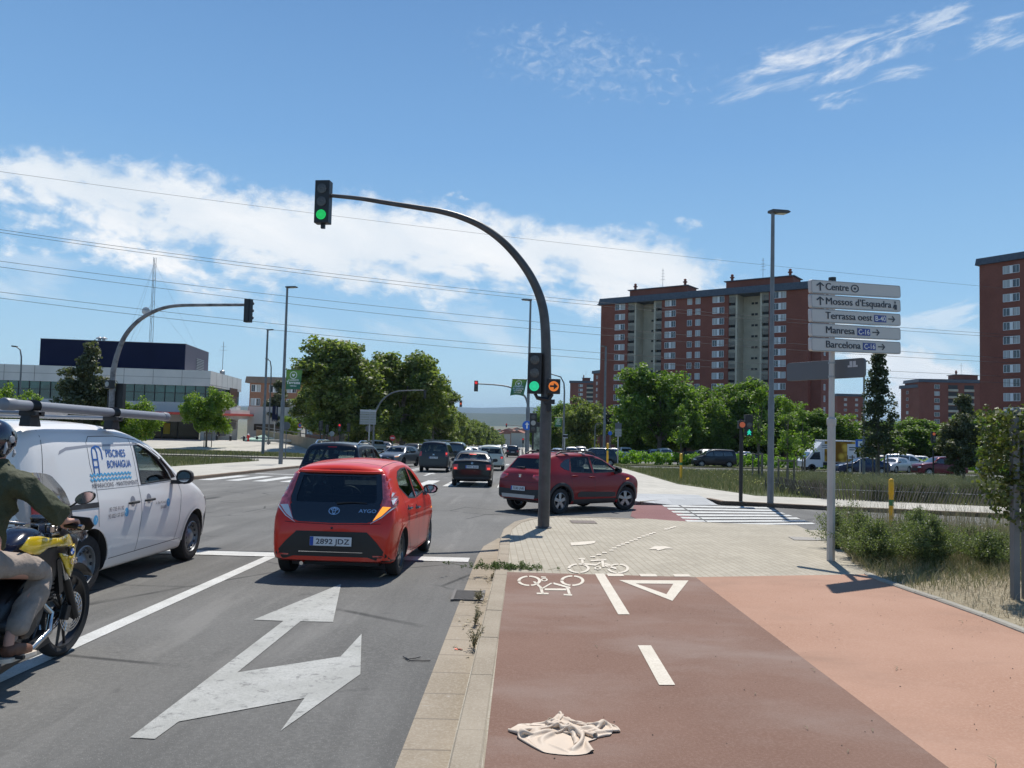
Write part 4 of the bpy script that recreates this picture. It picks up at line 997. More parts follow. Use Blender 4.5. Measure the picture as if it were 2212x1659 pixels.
def signal_head(parent, c, w, h, lenses, depth=.2, rz=0.0, name='signal_head', visor=True, lr=None, off=(0, 0, 0)):
    """black housing facing -y (turned by rz about z), lenses: (z offset, material, radius)"""
    M = Matrix.Rotation(rz, 3, 'Z'); c = Vector(c)-Vector(off)
    b = MB(); b.box((0, depth/2, 0), (w, depth, h)); b.box((0, depth+.01, 0), (w*.8, .03, h*.92))
    o = b.build(name, M_BLK, parent, bevel=.012); o.matrix_local = Matrix.Translation(c) @ M.to_4x4()
    for z, m, r in lenses:
        b = MB(); disc(b, (0, -.004, 0), r); q = b.build('lens', m, o); q.location = (0, 0, z)
        if visor:
            b = MB(); vs = []; n = 14
            for k in range(n+1):
                a = R(-20)+R(220)*k/n
                for rr, yy in ((r*1.06, 0), (r*1.06, -.10-.05*math.sin(a))): vs.append((rr*math.cos(a), yy, rr*math.sin(a)))
            b.add(vs, [(2*k, 2*k+2, 2*k+3, 2*k+1) for k in range(n)]); v = b.build('visor', M_BLK, o); v.location = (0, 0, z)
    return o
# ---- the big arched signal at the corner
gp = G(1174, 1140.5, K); yP = gp.y
sig = thing('traffic_light', 'tall dark arched traffic light at the pavement corner, green lit, with orange arrow lamp', 'traffic light', gp)
path = [gp - Vector((0, 0, .05))] + [PY(x, y, yP) for x, y in ((1179, 900), (1180, 817), (1178, 713), (1170, 654), (1149.6, 603), (1120, 558.6), (1084, 520), (1042.7, 490), (998, 469.6), (953.6, 457), (909, 449.4), (835, 438), (775.5, 428.6), (712, 422.3))]
path = [Vector(p) for p in spline([tuple(p) for p in path], 5, closed=False)]
b = MB(); n = len(path); b.tube(path, [.115-(.078)*(i/(n-1))**.9 if i > 5 else .115 for i in range(n)], 16); b.build('arched_pole', M_POLE, sig, smooth=True, off=gp)
b = MB(); b.lathe([(.16, 0), (.16, .02), (.12, .03)], gp, seg=20); b.build('base_plate', M_POLE, sig, off=gp)
p0, p1 = PY(698, 392.5, yP), PY(698, 484, yP); hw = (PY(714.5, 440, yP)-PY(682.5, 440, yP)).x
signal_head(sig, ((p0.x+p1.x)/2, yP-.12, (p0.z+p1.z)/2), hw, p0.z-p1.z, ((.255, M_LENS, .098), (-.005, M_LENS, .098), (-.268, E_G2, .098)), rz=R(-6), off=gp, visor=False)
b = MB(); b.box((p1.x, yP, p1.z-.04), (.08, .07, .1)); b.build('end_fitting', M_BLK, sig, off=gp)
p0, p1 = PY(1155.5, 762.6, yP-.1), PY(1155.5, 850.6, yP-.1); hw = (PY(1170, 800, yP-.1)-PY(1140.5, 800, yP-.1)).x; hh = p0.z-p1.z
signal_head(sig, (p0.x, yP-.2, (p0.z+p1.z)/2), hw, hh, ((hh*.32, M_LENS, .092), (0, M_LENS, .092), (-hh*.32, E_G, .094)), off=gp, rz=R(-4), visor=False)
p2, p3 = PY(1196, 819, yP-.1), PY(1196, 851, yP-.1); hw = (PY(1210.5, 830, yP-.1)-PY(1182, 830, yP-.1)).x
o = signal_head(sig, (p2.x, yP-.2, (p2.z+p3.z)/2), hw, p2.z-p3.z, ((0, E_O, .098),), off=gp, visor=False)
b = MB(); b.prism([(-.075, -.018), (0, -.018), (0, -.065), (.08, 0), (0, .065), (0, .018), (-.075, .018)], (0, -.035, 0), (1, 0, 0), (0, 0, 1), (0, 1, 0), .01); b.build('arrow_mask', M_BLK, o)
b = MB(); zb_ = p1.z-.03
b.tube([(p1.x, yP-.15, zb_+.03), (p1.x+.05, yP-.14, zb_-.05), (gp.x+.03, yP-.13, zb_-.09), (p3.x-.08, yP-.14, zb_-.05), (p3.x-.02, yP-.15, zb_+.03)], [.03, .04, .05, .04, .03], 8)
b.box((gp.x+.05, yP-.12, zb_-.12), (.22, .1, .09)); b.box((gp.x+.05, yP-.13, zb_-.24), (.09, .08, .14)); b.build('bracket', M_BLK, sig, off=gp)

# ---- arched signal across the road on the left, paint flaking
M_FLAKE = ground_mat('flaking_pole', ((.24, .225, .22), (.30, .28, .27), (.045, .04, .04)), (1.2, 3.2), (30, .4), .6)
yL = 28.0; gl_ = Vector((xat(240, yL), yL, -SLOPE*yL+K))
s2 = thing('traffic_light', 'arched traffic light pole with flaking grey paint behind the white van', 'traffic light', gl_)
def c3(x, y): return (.2734*x, 622.1+.2734*y)
path = [gl_] + [PY(*c3(*p), yL) for p in ((888, 760), (903, 620), (935, 500), (985, 385), (1060, 290), (1150, 220), (1270, 165), (1400, 140), (1600, 135), (1980, 133))]
path = [Vector(p) for p in spline([tuple(p) for p in path], 5, closed=False)]
b = MB(); n = len(path); b.tube(path, [.10-.05*i/(n-1) for i in range(n)], 14); b.build('arched_pole', M_FLAKE, s2, smooth=True, off=gl_)
p0, p1 = PY(543, 648, yL), PY(541, 698, yL)
signal_head(s2, ((p0.x+p1.x)/2, yL-.1, (p0.z+p1.z)/2), .24, p0.z-p1.z, ((.26, M_LENS, .09), (0, M_LENS, .09), (-.26, M_LENS, .09)), depth=.2, rz=R(165), off=gl_)
p0 = PY(238, 830.5, yL); signal_head(s2, (p0.x, yL-.2, p0.z), .29, .3, ((0, M_LENSG, .095),), off=gl_, rz=R(-25), visor=False)
p0 = PY(254, 855, yL); signal_head(s2, (p0.x, yL+.1, p0.z), .27, .9, (), off=gl_, depth=.22); p0 = PY(237, 866, yL); signal_head(s2, (p0.x, yL+.0, p0.z), .2, .72, (), off=gl_, depth=.2)

def far_signal(label, base, yd, pts, head, hh, lens, r=.09, m=None, grp='traffic lights down the avenue'):
    """arched signal further away; pts / head in photo pixels"""
    g_ = Vector((xat(base, yd), yd, -SLOPE*yd+K)); t = thing('traffic_light', label, 'traffic light', g_, 0, grp)
    P_ = [g_] + [PY(x, y, yd) for x, y in pts]; P_ = [Vector(p) for p in spline([tuple(p) for p in P_], 4, closed=False)]
    b = MB(); b.tube(P_, [r-.5*r*i/(len(P_)-1) for i in range(len(P_))], 8); b.build('arched_pole', m or M_POLEG, t, smooth=True, off=g_)
    for hx, hy, lm in head:
        p = PY(hx, hy, yd); ls = [(hh*.3, M_LENS, hh*.11), (0, M_LENS, hh*.11), (-hh*.3, M_LENS, hh*.11)]
        if lm: k, mm = lm; ls[k] = (ls[k][0], mm, hh*.13)
        if lens: signal_head(t, (p.x, yd-.12, p.z), hh*.36, hh, ls, off=g_, visor=False)
        else: signal_head(t, (p.x, yd-.12, p.z), hh*.3, hh, (), off=g_)
    return t, g_
far_signal('arched traffic light showing red beyond the junction, right of the plane trees', 1141, 60, ((1141, 900), (1139, 870), (1130, 852), (1106, 838), (1078, 832), (1030, 829)), ((1028.5, 834, (0, E_R)),), .82, True)
far_signal('arched signal pole seen from behind, beside the white backs of the direction boards', 808, 72, ((808, 906), (816, 880), (828, 862), (845, 850), (866, 844.5), (917, 843)), ((918, 852, None),), .75, False)
far_signal('straight armed signal with amber lamp at the right edge of the plane trees', 905, 100, ((905, 890), (915, 875), (935, 869.5), (993, 868)), ((966, 872, None), (995.5, 872, (1, E_A))), .85, True, .07, M_POLE)
far_signal('smallest distant traffic light showing red above the end of the avenue', 1135, 190, ((1135, 935), (1131, 923), (1122, 920), (1096, 918)), ((1094, 919, (0, E_R)),), .9, True, .09, M_POLE)
def post_signal(label, px, yd, hz, m, hh=.8, ht=None, poleh=2.4, col=M_BLK, off_x=0):
    g_ = Vector((xat(px, yd), yd, -SLOPE*yd+K)); t = thing('traffic_light', label, 'traffic light', g_, 0, 'post mounted traffic lights')
    b = MB(); b.tube([(0, 0, 0), (0, 0, poleh)], .055, 8); b.build('pole', col, t)
    ls = [(hh*.3, M_LENS, hh*.11), (0, M_LENS, hh*.11), (-hh*.3, M_LENS, hh*.11)]
    if m: k, mm = m; ls[k] = (ls[k][0], mm, hh*.125)
    signal_head(t, (off_x, -.1, hz), hh*.36, hh, ls, visor=False)
    return t
post_signal('traffic light on a short post showing red in front of the brick school', 733, 78, 2.9, (0, E_R))
post_signal('dark unlit signal on a post left of the red one by the school', 692, 76, 3.0, None, 1.0); post_signal('black signal back standing closest to the small green tree by the school', 706, 80, 2.8, None)
post_signal('signal on a post with black box behind the plane tree trunk', 752, 82, 3.0, None, .9)
post_signal('pair of black signal boxes on the kerb post left of the corner pole', 1151, 40, 2.75, (1, M_LENSG), 1.0, poleh=3.2)
post_signal('small red signal at the right kerb far down the avenue', 1130, 120, 2.3, (0, E_R), .8)
post_signal('post signal showing orange between the sign post and the dark oak', 2016, 56, 2.9, (0, E_OD), .8)
post_signal('post signal with orange lamp half hidden by the ivy', 2182, 56, 2.7, (0, E_OD), .8)
# pedestrian signal by the side street
g_ = G(1600, 1082.5, K); t = thing('pedestrian_signal', 'black post with green walking figure and orange round lamp beside the side street', 'pedestrian signal', g_)
b = MB(); b.tube([g_, (g_.x, g_.y, PY(1600, 905, g_.y).z)], .062, 12); b.build('pole', M_BLK, t, off=g_)
p = PY(1601, 917.5, g_.y); signal_head(t, (p.x, g_.y-.14, p.z), .22, .25, ((0, E_OD, .088),), off=g_, visor=False)
p0, p1 = PY(1616, 896, g_.y), PY(1616, 942.4, g_.y); hh = p0.z-p1.z
o = signal_head(t, (p0.x, g_.y-.14, (p0.z+p1.z)/2), .24, hh, ((hh*.02, M_LENS, .085),), off=g_, visor=False)
b = MB(); z0 = -hh*.32
b.lathe([(0, -.004), (.018, -.004), (.018, .004), (0, .004)], (0, -.012, z0+.075), axis='y', seg=10)
b.prism([(-.03, .055), (.03, .055), (.07, .0), (.055, -.01), (.03, .025), (.03, -.02), (.06, -.08), (.035, -.085), (0, -.03), (-.04, -.085), (-.065, -.08), (-.03, -.01), (-.03, .02), (-.055, -.01), (-.07, 0)], (0, -.016, z0), (1, 0, 0), (0, 0, 1), (0, 1, 0), .012); b.build('walking_figure', E_GP, o)

# ---- lamp posts
def lamp_post(label, g_, top, r0, r1, head=1.0, arm=.5, rz=0.0, col=None, curved=False, grp='street lamps'):
    t = thing('street_lamp', label, 'street lamp', g_, rz, grp); H = top; b = MB()
    if curved: b.tube([(0, 0, 0), (0, 0, H*.8), (.05*arm, 0, H*.9), (.3*arm, 0, H*.97), (arm, 0, H)], [r0, r1*1.1, r1, r1*.9, r1*.7], 10)
    else: b.tube([(0, 0, -.1), (0, 0, H*.35), (0, 0, H*.36), (0, 0, H-.05)], [r0, r0*.95, (r0+r1)/2, r1], 12)
    b.build('pole', col or M_POLEG, t, smooth=True)
    x = arm if curved else .0
    b = MB(); b.prism([(x-.1, -.05), (x+.1, -.07), (x+head*.55, -.03), (x+head*.62, .02), (x+head*.5, .06), (x-.1, .03)], (0, -.14, H), (1, 0, 0), (0, 0, 1), (0, 1, 0), .28)
    o = b.build('lamp_head', M_POLE, t, bevel=.01)
    b = MB(); b.box((x+head*.33, 0, H-.055), (head*.35, .2, .012), rot=(0, R(-4), 0)); b.build('lamp_glass', mat('lamp_glass', (.55, .52, .42), .3), o)
    return t
def zpx(px, py, y): return PY(px, py, y).z
g_ = G(1664, 1087, K); lamp_post('tallest grey lamp post, standing at the side street kerb before the brick slab', g_, zpx(1668, 456, g_.y)-g_.z, .10, .055, .95, rz=R(20))
g_ = G(605.8, 1002.6, K); LB = lamp_post('tall lamp post carrying the green banner on the left pavement', g_, zpx(622, 620, g_.y)-g_.z, .14, .07, 1.1, rz=R(0)); gLB = g_
g_ = G(567.5, 983.9, K); lamp_post('plain lamp post on the left lawn corner, one place behind the banner post', g_, zpx(574, 712, g_.y)-g_.z, .15, .09, 1.0)
yy = 57; g_ = Vector((xat(1139, yy), yy, -SLOPE*yy+K)); lamp_post('lamp post rising just left of the near traffic light pole, with waving banner', g_, zpx(1145, 648, yy)-g_.z, .15, .07, 1.1, rz=R(180)); gLC = g_
yy = 86; g_ = Vector((xat(1217, yy), yy, -SLOPE*yy+K)); lamp_post('curved lamp post with small green banner right of the near signal pole', g_, zpx(1190, 808, yy)-g_.z, .14, .08, .7, 1.5, R(180), curved=True); gLD = g_
yy = 84; g_ = Vector((xat(1305, yy), yy, -SLOPE*yy+K)); lamp_post('lamp post in front of the left end of the brick slab', g_, zpx(1308.7, 748, yy)-g_.z, .16, .10, 1.0, rz=R(180))
yy = 64; g_ = Vector((xat(37, yy), yy, -SLOPE*yy+K)); lamp_post('curved lamp post at the far left before the civic building', g_, zpx(31, 748, yy)-g_.z, .08, .06, .5, .55, R(180), curved=True)
yy = 90; g_ = Vector((xat(580, yy), yy, gz(xat(580, yy), yy)+K)); lamp_post('thin curved lamp post just right of the plain lamp post', g_, zpx(572, 775, yy)-g_.z, .08, .07, .4, .5, R(180), curved=True)
yy = 58; g_ = Vector((xat(1866, yy), yy, -SLOPE*yy+K)); lamp_post('slim lamp post between the sign boards and the slim conical tree', g_, zpx(1866, 780, yy)-g_.z, .10, .06, .4, .4, 0)
for k, (yd, lx) in enumerate(((118, 1003), (155, 1046), (86, 1285))):
    g_ = Vector((xat(lx if k == 2 else 1124, yd)-(0 if k == 2 else 15.2), yd, -SLOPE*yd+K)); lamp_post(('first curved street lamp poking out of the left avenue trees', 'second curved street lamp poking out of the left avenue trees', 'low path lamp with flat head before the dark pines')[k], g_, (10.2, 10.5, 4.2)[k], .09, .05, .7, (2.6, 2.6, .3)[k], 0, curved=True)
# ---- banners
def banner(label, g_, px0, px1, py0, py1, yd, words, wave=.0):
    a, c = PY(px0, py0, yd), PY(px1, py1, yd); w, h = c.x-a.x, a.z-c.z
    t = thing('street_banner', label, 'banner', (a.x, yd, a.z), 0, 'green city banners')
    m = bpy.data.materials.get('banner_green') or bpy.data.materials.new('banner_green')
    if not m.use_nodes:
        m.use_nodes = True; hh_ = NG(m.node_tree); tc_ = hh_.node('ShaderNodeTexCoord'); s_ = hh_.node('ShaderNodeSeparateXYZ'); hh_.l.new(tc_.outputs['Generated'], s_.inputs[0])
        hh_.l.new(hh_.mix(hh_.ramp(hh_.m('ADD', s_.outputs[2], hh_.m('MULTIPLY', s_.outputs[0], -.45)), -.2, .9), (.012, .12, .075), (.16, .30, .03)), hh_.n['Principled BSDF'].inputs['Base Color'])
    n = 12
    def f(u_, v_):
        s = math.sin(v_*5+u_*2.5)*wave*v_
        return (w*(u_*(1-.1*v_))-wave*.9*v_*w*.5, s, -h*v_+wave*.5*h*v_*math.sin(u_*3.1)*.5)
    b = MB(); b.add([f(i/n, j/n) for j in range(n+1) for i in range(n+1)], [(j*(n+1)+i, j*(n+1)+i+1, (j+1)*(n+1)+i+1, (j+1)*(n+1)+i) for j in range(n) for i in range(n)])
    o = b.build('fabric', m, t, smooth=True)
    md = o.modifiers.new('s', 'SOLIDIFY'); md.thickness = .006
    b = MB(); b.tube([(-.06, 0, .01), (w+.16, 0, .01)], .016, 6); b.build('rod', M_POLE, t)
    b = MB(); sub = MB()
    def onb(mb, s, zc, size, bold=0):
        V, T = text_tris(s, size, 'CENTER', bold); vs = []
        for x, y in V:
            q = f(.5+x/w, (zc-y)/h); vs.append((q[0], q[1]-.012, q[2]))
        mb.add(vs, T)
    for s, zc, size, bo in words: onb(b, s, zc*h, size*w, bo)
    vs = []; k_ = 28
    for i in range(k_):
        a_ = 2*math.pi*i/k_
        for r_ in (.23, .19): q = f(.47+r_*math.cos(a_), .27+r_*math.sin(a_)*w/h); vs.append((q[0], q[1]-.012, q[2]))
    b.add(vs, [(2*i, 2*i+1, (2*i+3) % (2*k_), (2*i+2) % (2*k_)) for i in range(k_)])
    hp = [(.47, .36), (.38, .26), (.40, .21), (.45, .21), (.47, .25), (.50, .21), (.55, .21), (.57, .26)]
    b.add([(q[0], q[1]-.012, q[2]) for q in (f(*p_) for p_ in hp)], [tuple(range(8))]); b.build('lettering', M_WHT, t)
    return t
banner('green banner hanging from the lamp post on the left pavement', gLB, 618.5, 651.8, 798.5, 841.7, gLB.y, (('cuidem', .57, .24, 0), ('Terrassa', .72, .26, .02), ('TERRASSA', .85, .10, .02)))
banner('waving green banner beside the near traffic light head', gLC, 1107, 1138, 819, 856, gLC.y, (('cuidem', .5, .24, 0), ('la natura', .63, .22, .01), ('urbana', .76, .22, .01), ('terrassa', .88, .16, 0)), .28)
banner('small green banner on the curved lamp post before the park trees', gLD, 1199, 1214, 902, 922, gLD.y, (('cuidem', .6, .22, 0), ('Terrassa', .75, .22, .02)))

# ---- direction sign post
gs = G(1794.6, 1211, K); yS = gs.y
sp_ = thing('direction_sign', 'grey post with five stacked white direction boards and one grey board turned away', 'direction sign', gs)
zj = zpx(1794, 912, yS); b = MB(); b.tube([gs, (gs.x, yS, zj)], .062, 8); b.lathe([(.066, 0), (.07, .03), (.07, .10), (.052, .12)], (gs.x, yS, zj-.05), seg=12); b.build('post', M_ALU, sp_, off=gs)
b = MB(); b.tube([(gs.x, yS, zj), (gs.x, yS, zpx(1797, 606, yS))], .043, 12); b.build('upper_post', M_ALU, sp_, off=gs)
b = MB(); b.lathe([(.055, 0), (.055, .06), (0, .07)], (gs.x, yS, zpx(1797, 608, yS)), seg=14); b.build('post_cap', M_BLK, sp_, off=gs)
def c9(x, y): return (1667.7+.2501*x, 483.9+.2501*y)
yl, yr = yS-.55, yS+.85
def rrect(w, h, r, n=5):
    o = []
    for cx, cy, a0 in ((w-r, h-r, 0), (r, h-r, 90), (r, r, 180), (w-r, r, 270)):
        for k in range(n+1): a = R(a0+90*k/n); o.append((cx+r*math.cos(a), cy+r*math.sin(a)))
    return o
M_SIGB = [M_SGN, mat('sign_rim', (.25, .26, .27), .4, .5)]
rows = []
for i in range(5):
    A_, B_ = PY(*c9(284, 603+124*i), yl), PY(*c9(1055, 645+120.5*i), yr); A2 = PY(*c9(284, 487+124*i), yl)
    rows.append((A_, B_, A2.z-A_.z))
for i, (A_, B_, h_) in enumerate(rows):
    ax = (B_-A_); Lw = ax.length; ax.normalize(); up = Vector((0, 0, 1)); up = (up-ax*up.dot(ax)).normalized(); nn = ax.cross(up)   # towards viewer
    if nn.y > 0: nn = -nn
    A_ = A_ - gs - nn*.0 + nn*.11
    b = MB(); b.prism(rrect(Lw, h_, .035), A_, ax, up, -nn, .055); o = b.build('sign_board', M_SIGB, sp_, bevel=.004)
    rim = MB(); O_ = rrect(Lw-.012, h_-.012, .03); I_ = rrect(Lw-.026, h_-.026, .026); k_ = len(O_)
    rim.add([A_+ax*(x+.006)+up*(y+.006)+nn*.003 for x, y in O_]+[A_+ax*(x+.013)+up*(y+.013)+nn*.003 for x, y in I_], [(j, (j+1) % k_, k_+(j+1) % k_, k_+j) for j in range(k_)])
    rim.build('rim_line', M_SIGB[1], o)
    def X(cx): return (cx-284)/771*Lw*(1+.0)*1.0
    tx = MB(); ln = ('Centre', 'Mossos d’Esquadra', 'Terrassa oest', 'Manresa', 'Barcelona')[i]
    wtgt = (X(583)-X(392), X(960)-X(390), X(785)-X(390), X(632)-X(390), X(682)-X(390))[i]
    sz = h_*.76; V, _ = text_tris(ln, sz, 'LEFT', 0.0); w0 = max(v_[0] for v_ in V)
    for q_ in range(3): text_on(tx, ln, A_+ax*(X(392)+(q_-1)*.0035)+up*(h_*.29)+nn*(.005+.0006*q_), ax, up, sz, 'LEFT', 0.0, sx=wtgt/w0)
    def arr(cx, cy, s, rot=0, kx=1.75):
        P_ = [(-.5, -.075), (.27, -.075), (.03, -.34), (.15, -.44), (.52, 0), (.15, .44), (.03, .34), (.27, .075), (-.5, .075)]
        c_, s__ = math.cos(rot), math.sin(rot); P_ = [((x*c_-y*s__)*s, (x*s__+y*c_)*s) for x, y in P_]
        vs, fs = plane_tri(P_); tx.add([A_+ax*(cx+x*kx)+up*(cy+y)+nn*.005 for x, y in vs], fs)
    if i < 2: arr(X(352), h_*.52, h_*.64, R(90))
    else: arr(X((0, 0, 967, 822, 872)[i]), h_*.52, h_*.6)
    if i == 0:
        k_ = 28; cx, cy = X(637), h_*.52
        for r0_, r1_ in ((h_*.30, h_*.225), (h_*.09, 0.0)):
            vs = []
            for j in range(k_):
                a = 2*math.pi*j/k_
                for r_ in (r0_, r1_): vs.append(A_+ax*(cx+1.8*r_*math.cos(a))+up*(cy+r_*math.sin(a))+nn*.005)
            tx.add(vs, [(2*j, (2*j+2) % (2*k_), (2*j+3) % (2*k_), 2*j+1) for j in range(k_)])
    if i == 1:
        cx = X(1003)
        for P_ in ([(-.10, -.34), (.12, -.34), (.12, .06), (-.02, .1), (-.10, .05)], [(-.24, -.24), (-.17, -.26), (-.03, .05), (-.1, .08)], [(-.07, .16), (.03, .16), (.03, .27), (-.07, .27)], [(-.10, .27), (.06, .27), (.04, .33), (-.08, .33)]):
            vs, fs = plane_tri([(x*h_, y*h_) for x, y in P_]); tx.add([A_+ax*(cx+x*1.8)+up*(h_*.5+y)+nn*.005 for x, y in vs], fs)
    tx.build('lettering', M_INK, o)
    if i >= 2:
        x0_, x1_, s_ = ((806, 916, 'B-40'), (657, 769, 'C-16'), (706, 818, 'C-16'))[i-2]; w_ = X(x1_)-X(x0_)
        pl = MB(); pl.add([A_+ax*(X(x0_)+x)+up*y+nn*.005 for x, y in ((0, h_*.22), (w_, h_*.22), (w_, h_*.78), (0, h_*.78))], [(0, 1, 2, 3)]); pl.build('road_number_plate', M_BLUE, o)
        pt = MB(); V, _ = text_tris(s_, h_*.55, 'CENTER', .01); w0 = max(v_[0] for v_ in V)-min(v_[0] for v_ in V)
        text_on(pt, s_, A_+ax*(X(x0_)+w_/2)+up*(h_*.32)+nn*.008, ax, up, h_*.55, 'CENTER', .01, sx=w_*.86/w0); pt.build('road_number', M_WHT, o)
A_, B_ = PY(1693, 822.8, yS+.75), PY(1862, 814, yS-.3); h_ = PY(1693, 784, yS+.75).z-A_.z
ax = (B_-A_); Lw = ax.length; ax.normalize(); up = Vector((0, 0, 1)); nn = Vector((ax.y, -ax.x, 0)).normalized(); nn = nn if nn.y < 0 else -nn
b = MB(); b.prism(rrect(Lw, h_, .05), A_-gs-nn*.07, ax, up, -nn, .05); o = b.build('sign_board', M_SGB, sp_, bevel=.006); o['label'] = 'grey back of the lower board'
b = MB(); 
for (x, y, w_, hh) in ((0, 0, .075, .028), (.082, 0, .075, .028), (0.03, .03, .045, .06), (.085, .03, .045, .06)):
    q = A_-gs+ax*(Lw*.80+x)+up*(h_*.55+y)-nn*.066; b.add([q, q+ax*w_, q+ax*w_+up*hh, q+up*hh], [(0, 1, 2, 3)])
b.build('sticker', mat('sticker', (.5, .5, .52), .5), o)
b = MB(); b.lathe([(.052, 0), (.052, .03)], (0, 0, A_.z-gs.z+.02), seg=12); b.lathe([(.052, 0), (.052, .03)], (0, 0, A_.z-gs.z+h_-.06), seg=12); b.build('clamp', M_METG, sp_)

# ---- smaller signs
def round_sign(label, px, py, yd, r, front, ground=None, plate=None, back=False, pole=True, arrow_=False, bar=False):
    p = PY(px, py, yd); gzv = gz(p.x, yd)+K; t = thing('road_sign', label, 'road sign', (p.x, yd, gzv)); h = p.z-gzv
    if pole: b = MB(); b.tube([(0, .04, 0), (0, .04, h+r*.6)], .04, 8); b.build('pole', M_POLEG, t)
    b = MB(); disc(b, (0, 0, h), r, th=.03); o = b.build('sign_disc', front, t)
    if arrow_:
        b = MB(); b.prism([(-.05, -.2), (.05, -.2), (.05, .05), (.14, .05), (0, .22), (-.14, .05), (-.05, .05)], (0, -.045, h), (1, 0, 0), (0, 0, 1), (0, 1, 0), .005); b.build('arrow', M_WHT, o)
    if bar: b = MB(); b.box((0, -.045, h), (r*1.3, .01, r*.35)); b.build('bar', M_WHT, o)
    if plate: b = MB(); b.box((0, -.02, h-r-plate[1]/2-.03), (plate[0], .03, plate[1])); b.build('plate', M_WHT, t)
    return t
round_sign('blue round sign with white upward arrow, left of the near signal pole', 1138.4, 919, 52, .31, M_SBLU, arrow_=True)
round_sign('red no entry sign between the silver car and the plane tree trunk', 848, 946, 86, .31, M_SRED, bar=True)
t = round_sign('no parking sign with white plate before the brick school', 648.8, 919, 92, .29, M_SRED, plate=(.62, .22)); b = MB(); disc(b, (0, -.035, 0), .20, th=.02)
o = b.build('sign_inner', M_SBLU, t); o.location = (0, 0, PY(648.8, 919, 92).z-t.location.z)
round_sign('grey back of a round sign behind the banner lamp post', 618.6, 920, 70, .36, M_SGB); round_sign('grey back of a round sign below the white board backs', 797, 926, 73, .33, M_SGB)
round_sign('white round sign back low beside the school signals', 717, 937, 84, .28, M_LENSG)
g_ = Vector((xat(797, 71), 71, -SLOPE*71+K)); t = thing('direction_sign', 'stack of white direction boards seen from behind, beside the second arched signal', 'direction sign', g_)
b = MB(); b.tube([(0, 0, 0), (0, 0, zpx(797, 884, 71)-g_.z)], .06, 8); b.build('post', M_ALU, t)
for k in range(6):
    z0_, z1_ = zpx(793, 885+5.4*k, 71)-g_.z, zpx(793, 885+5.4*(k+1)-.6, 71)-g_.z
    b = MB(); b.box((xat(793.5, 71)-g_.x, -.06, (z0_+z1_)/2), (xat(811, 71)-xat(776, 71), .05, z0_-z1_)); b.build('sign_board', M_LENSG if k else M_SGN, t)
g_ = Vector((xat(1335, 76), 76, -SLOPE*76+K)); t = thing('direction_sign', 'pale boards on a grey post right of the yellow post by the meadow corner', 'direction sign', g_)
b = MB(); b.tube([(0, 0, 0), (0, 0, zpx(1335, 911, 76)-g_.z)], .06, 8); b.build('post', M_ALU, t)
for k, (a_, c_, m_) in enumerate(((914, 926, M_SGB), (926.5, 932, M_LENSG), (932.5, 937.5, M_LENSG), (938, 943, M_LENSG))):
    z0_, z1_ = zpx(1335, a_, 76)-g_.z, zpx(1335, c_, 76)-g_.z; b = MB(); b.box((0, -.07, (z0_+z1_)/2), (.62, .05, z0_-z1_)); b.build('sign_board', m_, t)
round_sign('small blue round sign on a grey post left of the pale boards', 1318, 936, 77, .20, M_SBLU)
g_ = Vector((xat(1220, 80), 80, -SLOPE*80+K)); t = thing('shop_sign', 'small black and white framed sign on a post beside the curved lamp post', 'sign', g_)
b = MB(); b.tube([(0, 0, 0), (0, 0, zpx(1220, 940, 80)-g_.z)], .05, 8); b.build('post', M_ALU, t)
b = MB(); b.box((.05, -.05, zpx(1220, 942, 80)-g_.z), (.5, .05, .38)); o = b.build('board', M_BLK, t); b = MB(); b.box((.05, -.08, zpx(1220, 938.6, 80)-g_.z), (.5, .01, .05)); b.box((.05, -.08, zpx(1220, 945.6, 80)-g_.z), (.5, .01, .05)); b.build('frame_line', M_WHT, o)
g_ = Vector((xat(1858, 62), 62, -SLOPE*62+K)); t = thing('bus_stop_sign', 'blue and white bus stop sign behind the slim lamp post', 'bus stop sign', g_)
b = MB(); b.tube([(0, 0, 0), (0, 0, zpx(1858, 950, 62)-g_.z)], .05, 8); b.build('post', M_ALU, t)
b = MB(); b.box((0, -.06, zpx(1858, 961, 62)-g_.z), (.75, .06, .85)); o = b.build('panel', M_SBLU, t); b = MB(); b.box((.05, -.10, zpx(1858, 958.5, 62)-g_.z), (.5, .02, .42)); b.build('white_field', M_WHT, o)
# advertising panel, navy totem
yy = 44; g_ = Vector((xat(1158.5, yy), yy, -SLOPE*yy+K)); t = thing('advertising_panel', 'dark framed poster panel on the pavement behind the near signal pole', 'poster panel', g_)
hp_ = zpx(1158, 912, yy)-g_.z; b = MB(); b.box((0, 0, hp_/2), (.42, .12, hp_)); b.build('frame', M_BLK, t, bevel=.01)
b = MB(); b.box((0, -.07, hp_*.55), (.36, .02, hp_*.72)); b.build('poster', mat('poster', (.16, .19, .15), .4, noise=(4, .8)), t)
yy = 97; px_ = xat(592, yy); g_ = Vector((px_, yy, gz(px_, yy)+K)); t = thing('totem_sign', 'navy blue vertical panel on a post before the civic building side wing', 'sign', g_)
b = MB(); b.tube([(0, 0, 0), (0, 0, zpx(592, 905, yy)-g_.z)], .07, 8); b.build('post', M_ALU, t)
z0_, z1_ = zpx(592, 877, yy)-g_.z, zpx(592, 910, yy)-g_.z; b = MB(); b.box((0, -.05, (z0_+z1_)/2), (.66, .12, z0_-z1_)); o = b.build('panel', M_NAVY, t)
b = MB(); b.box((.15, -.12, (z0_+z1_)/2+.4), (.03, .02, 1.0)); text_on(b, 'TERRASSA', (0, -.125, z1_+.08), (1, 0, 0), (0, 0, 1), .13); b.build('lettering', M_WHT, o)
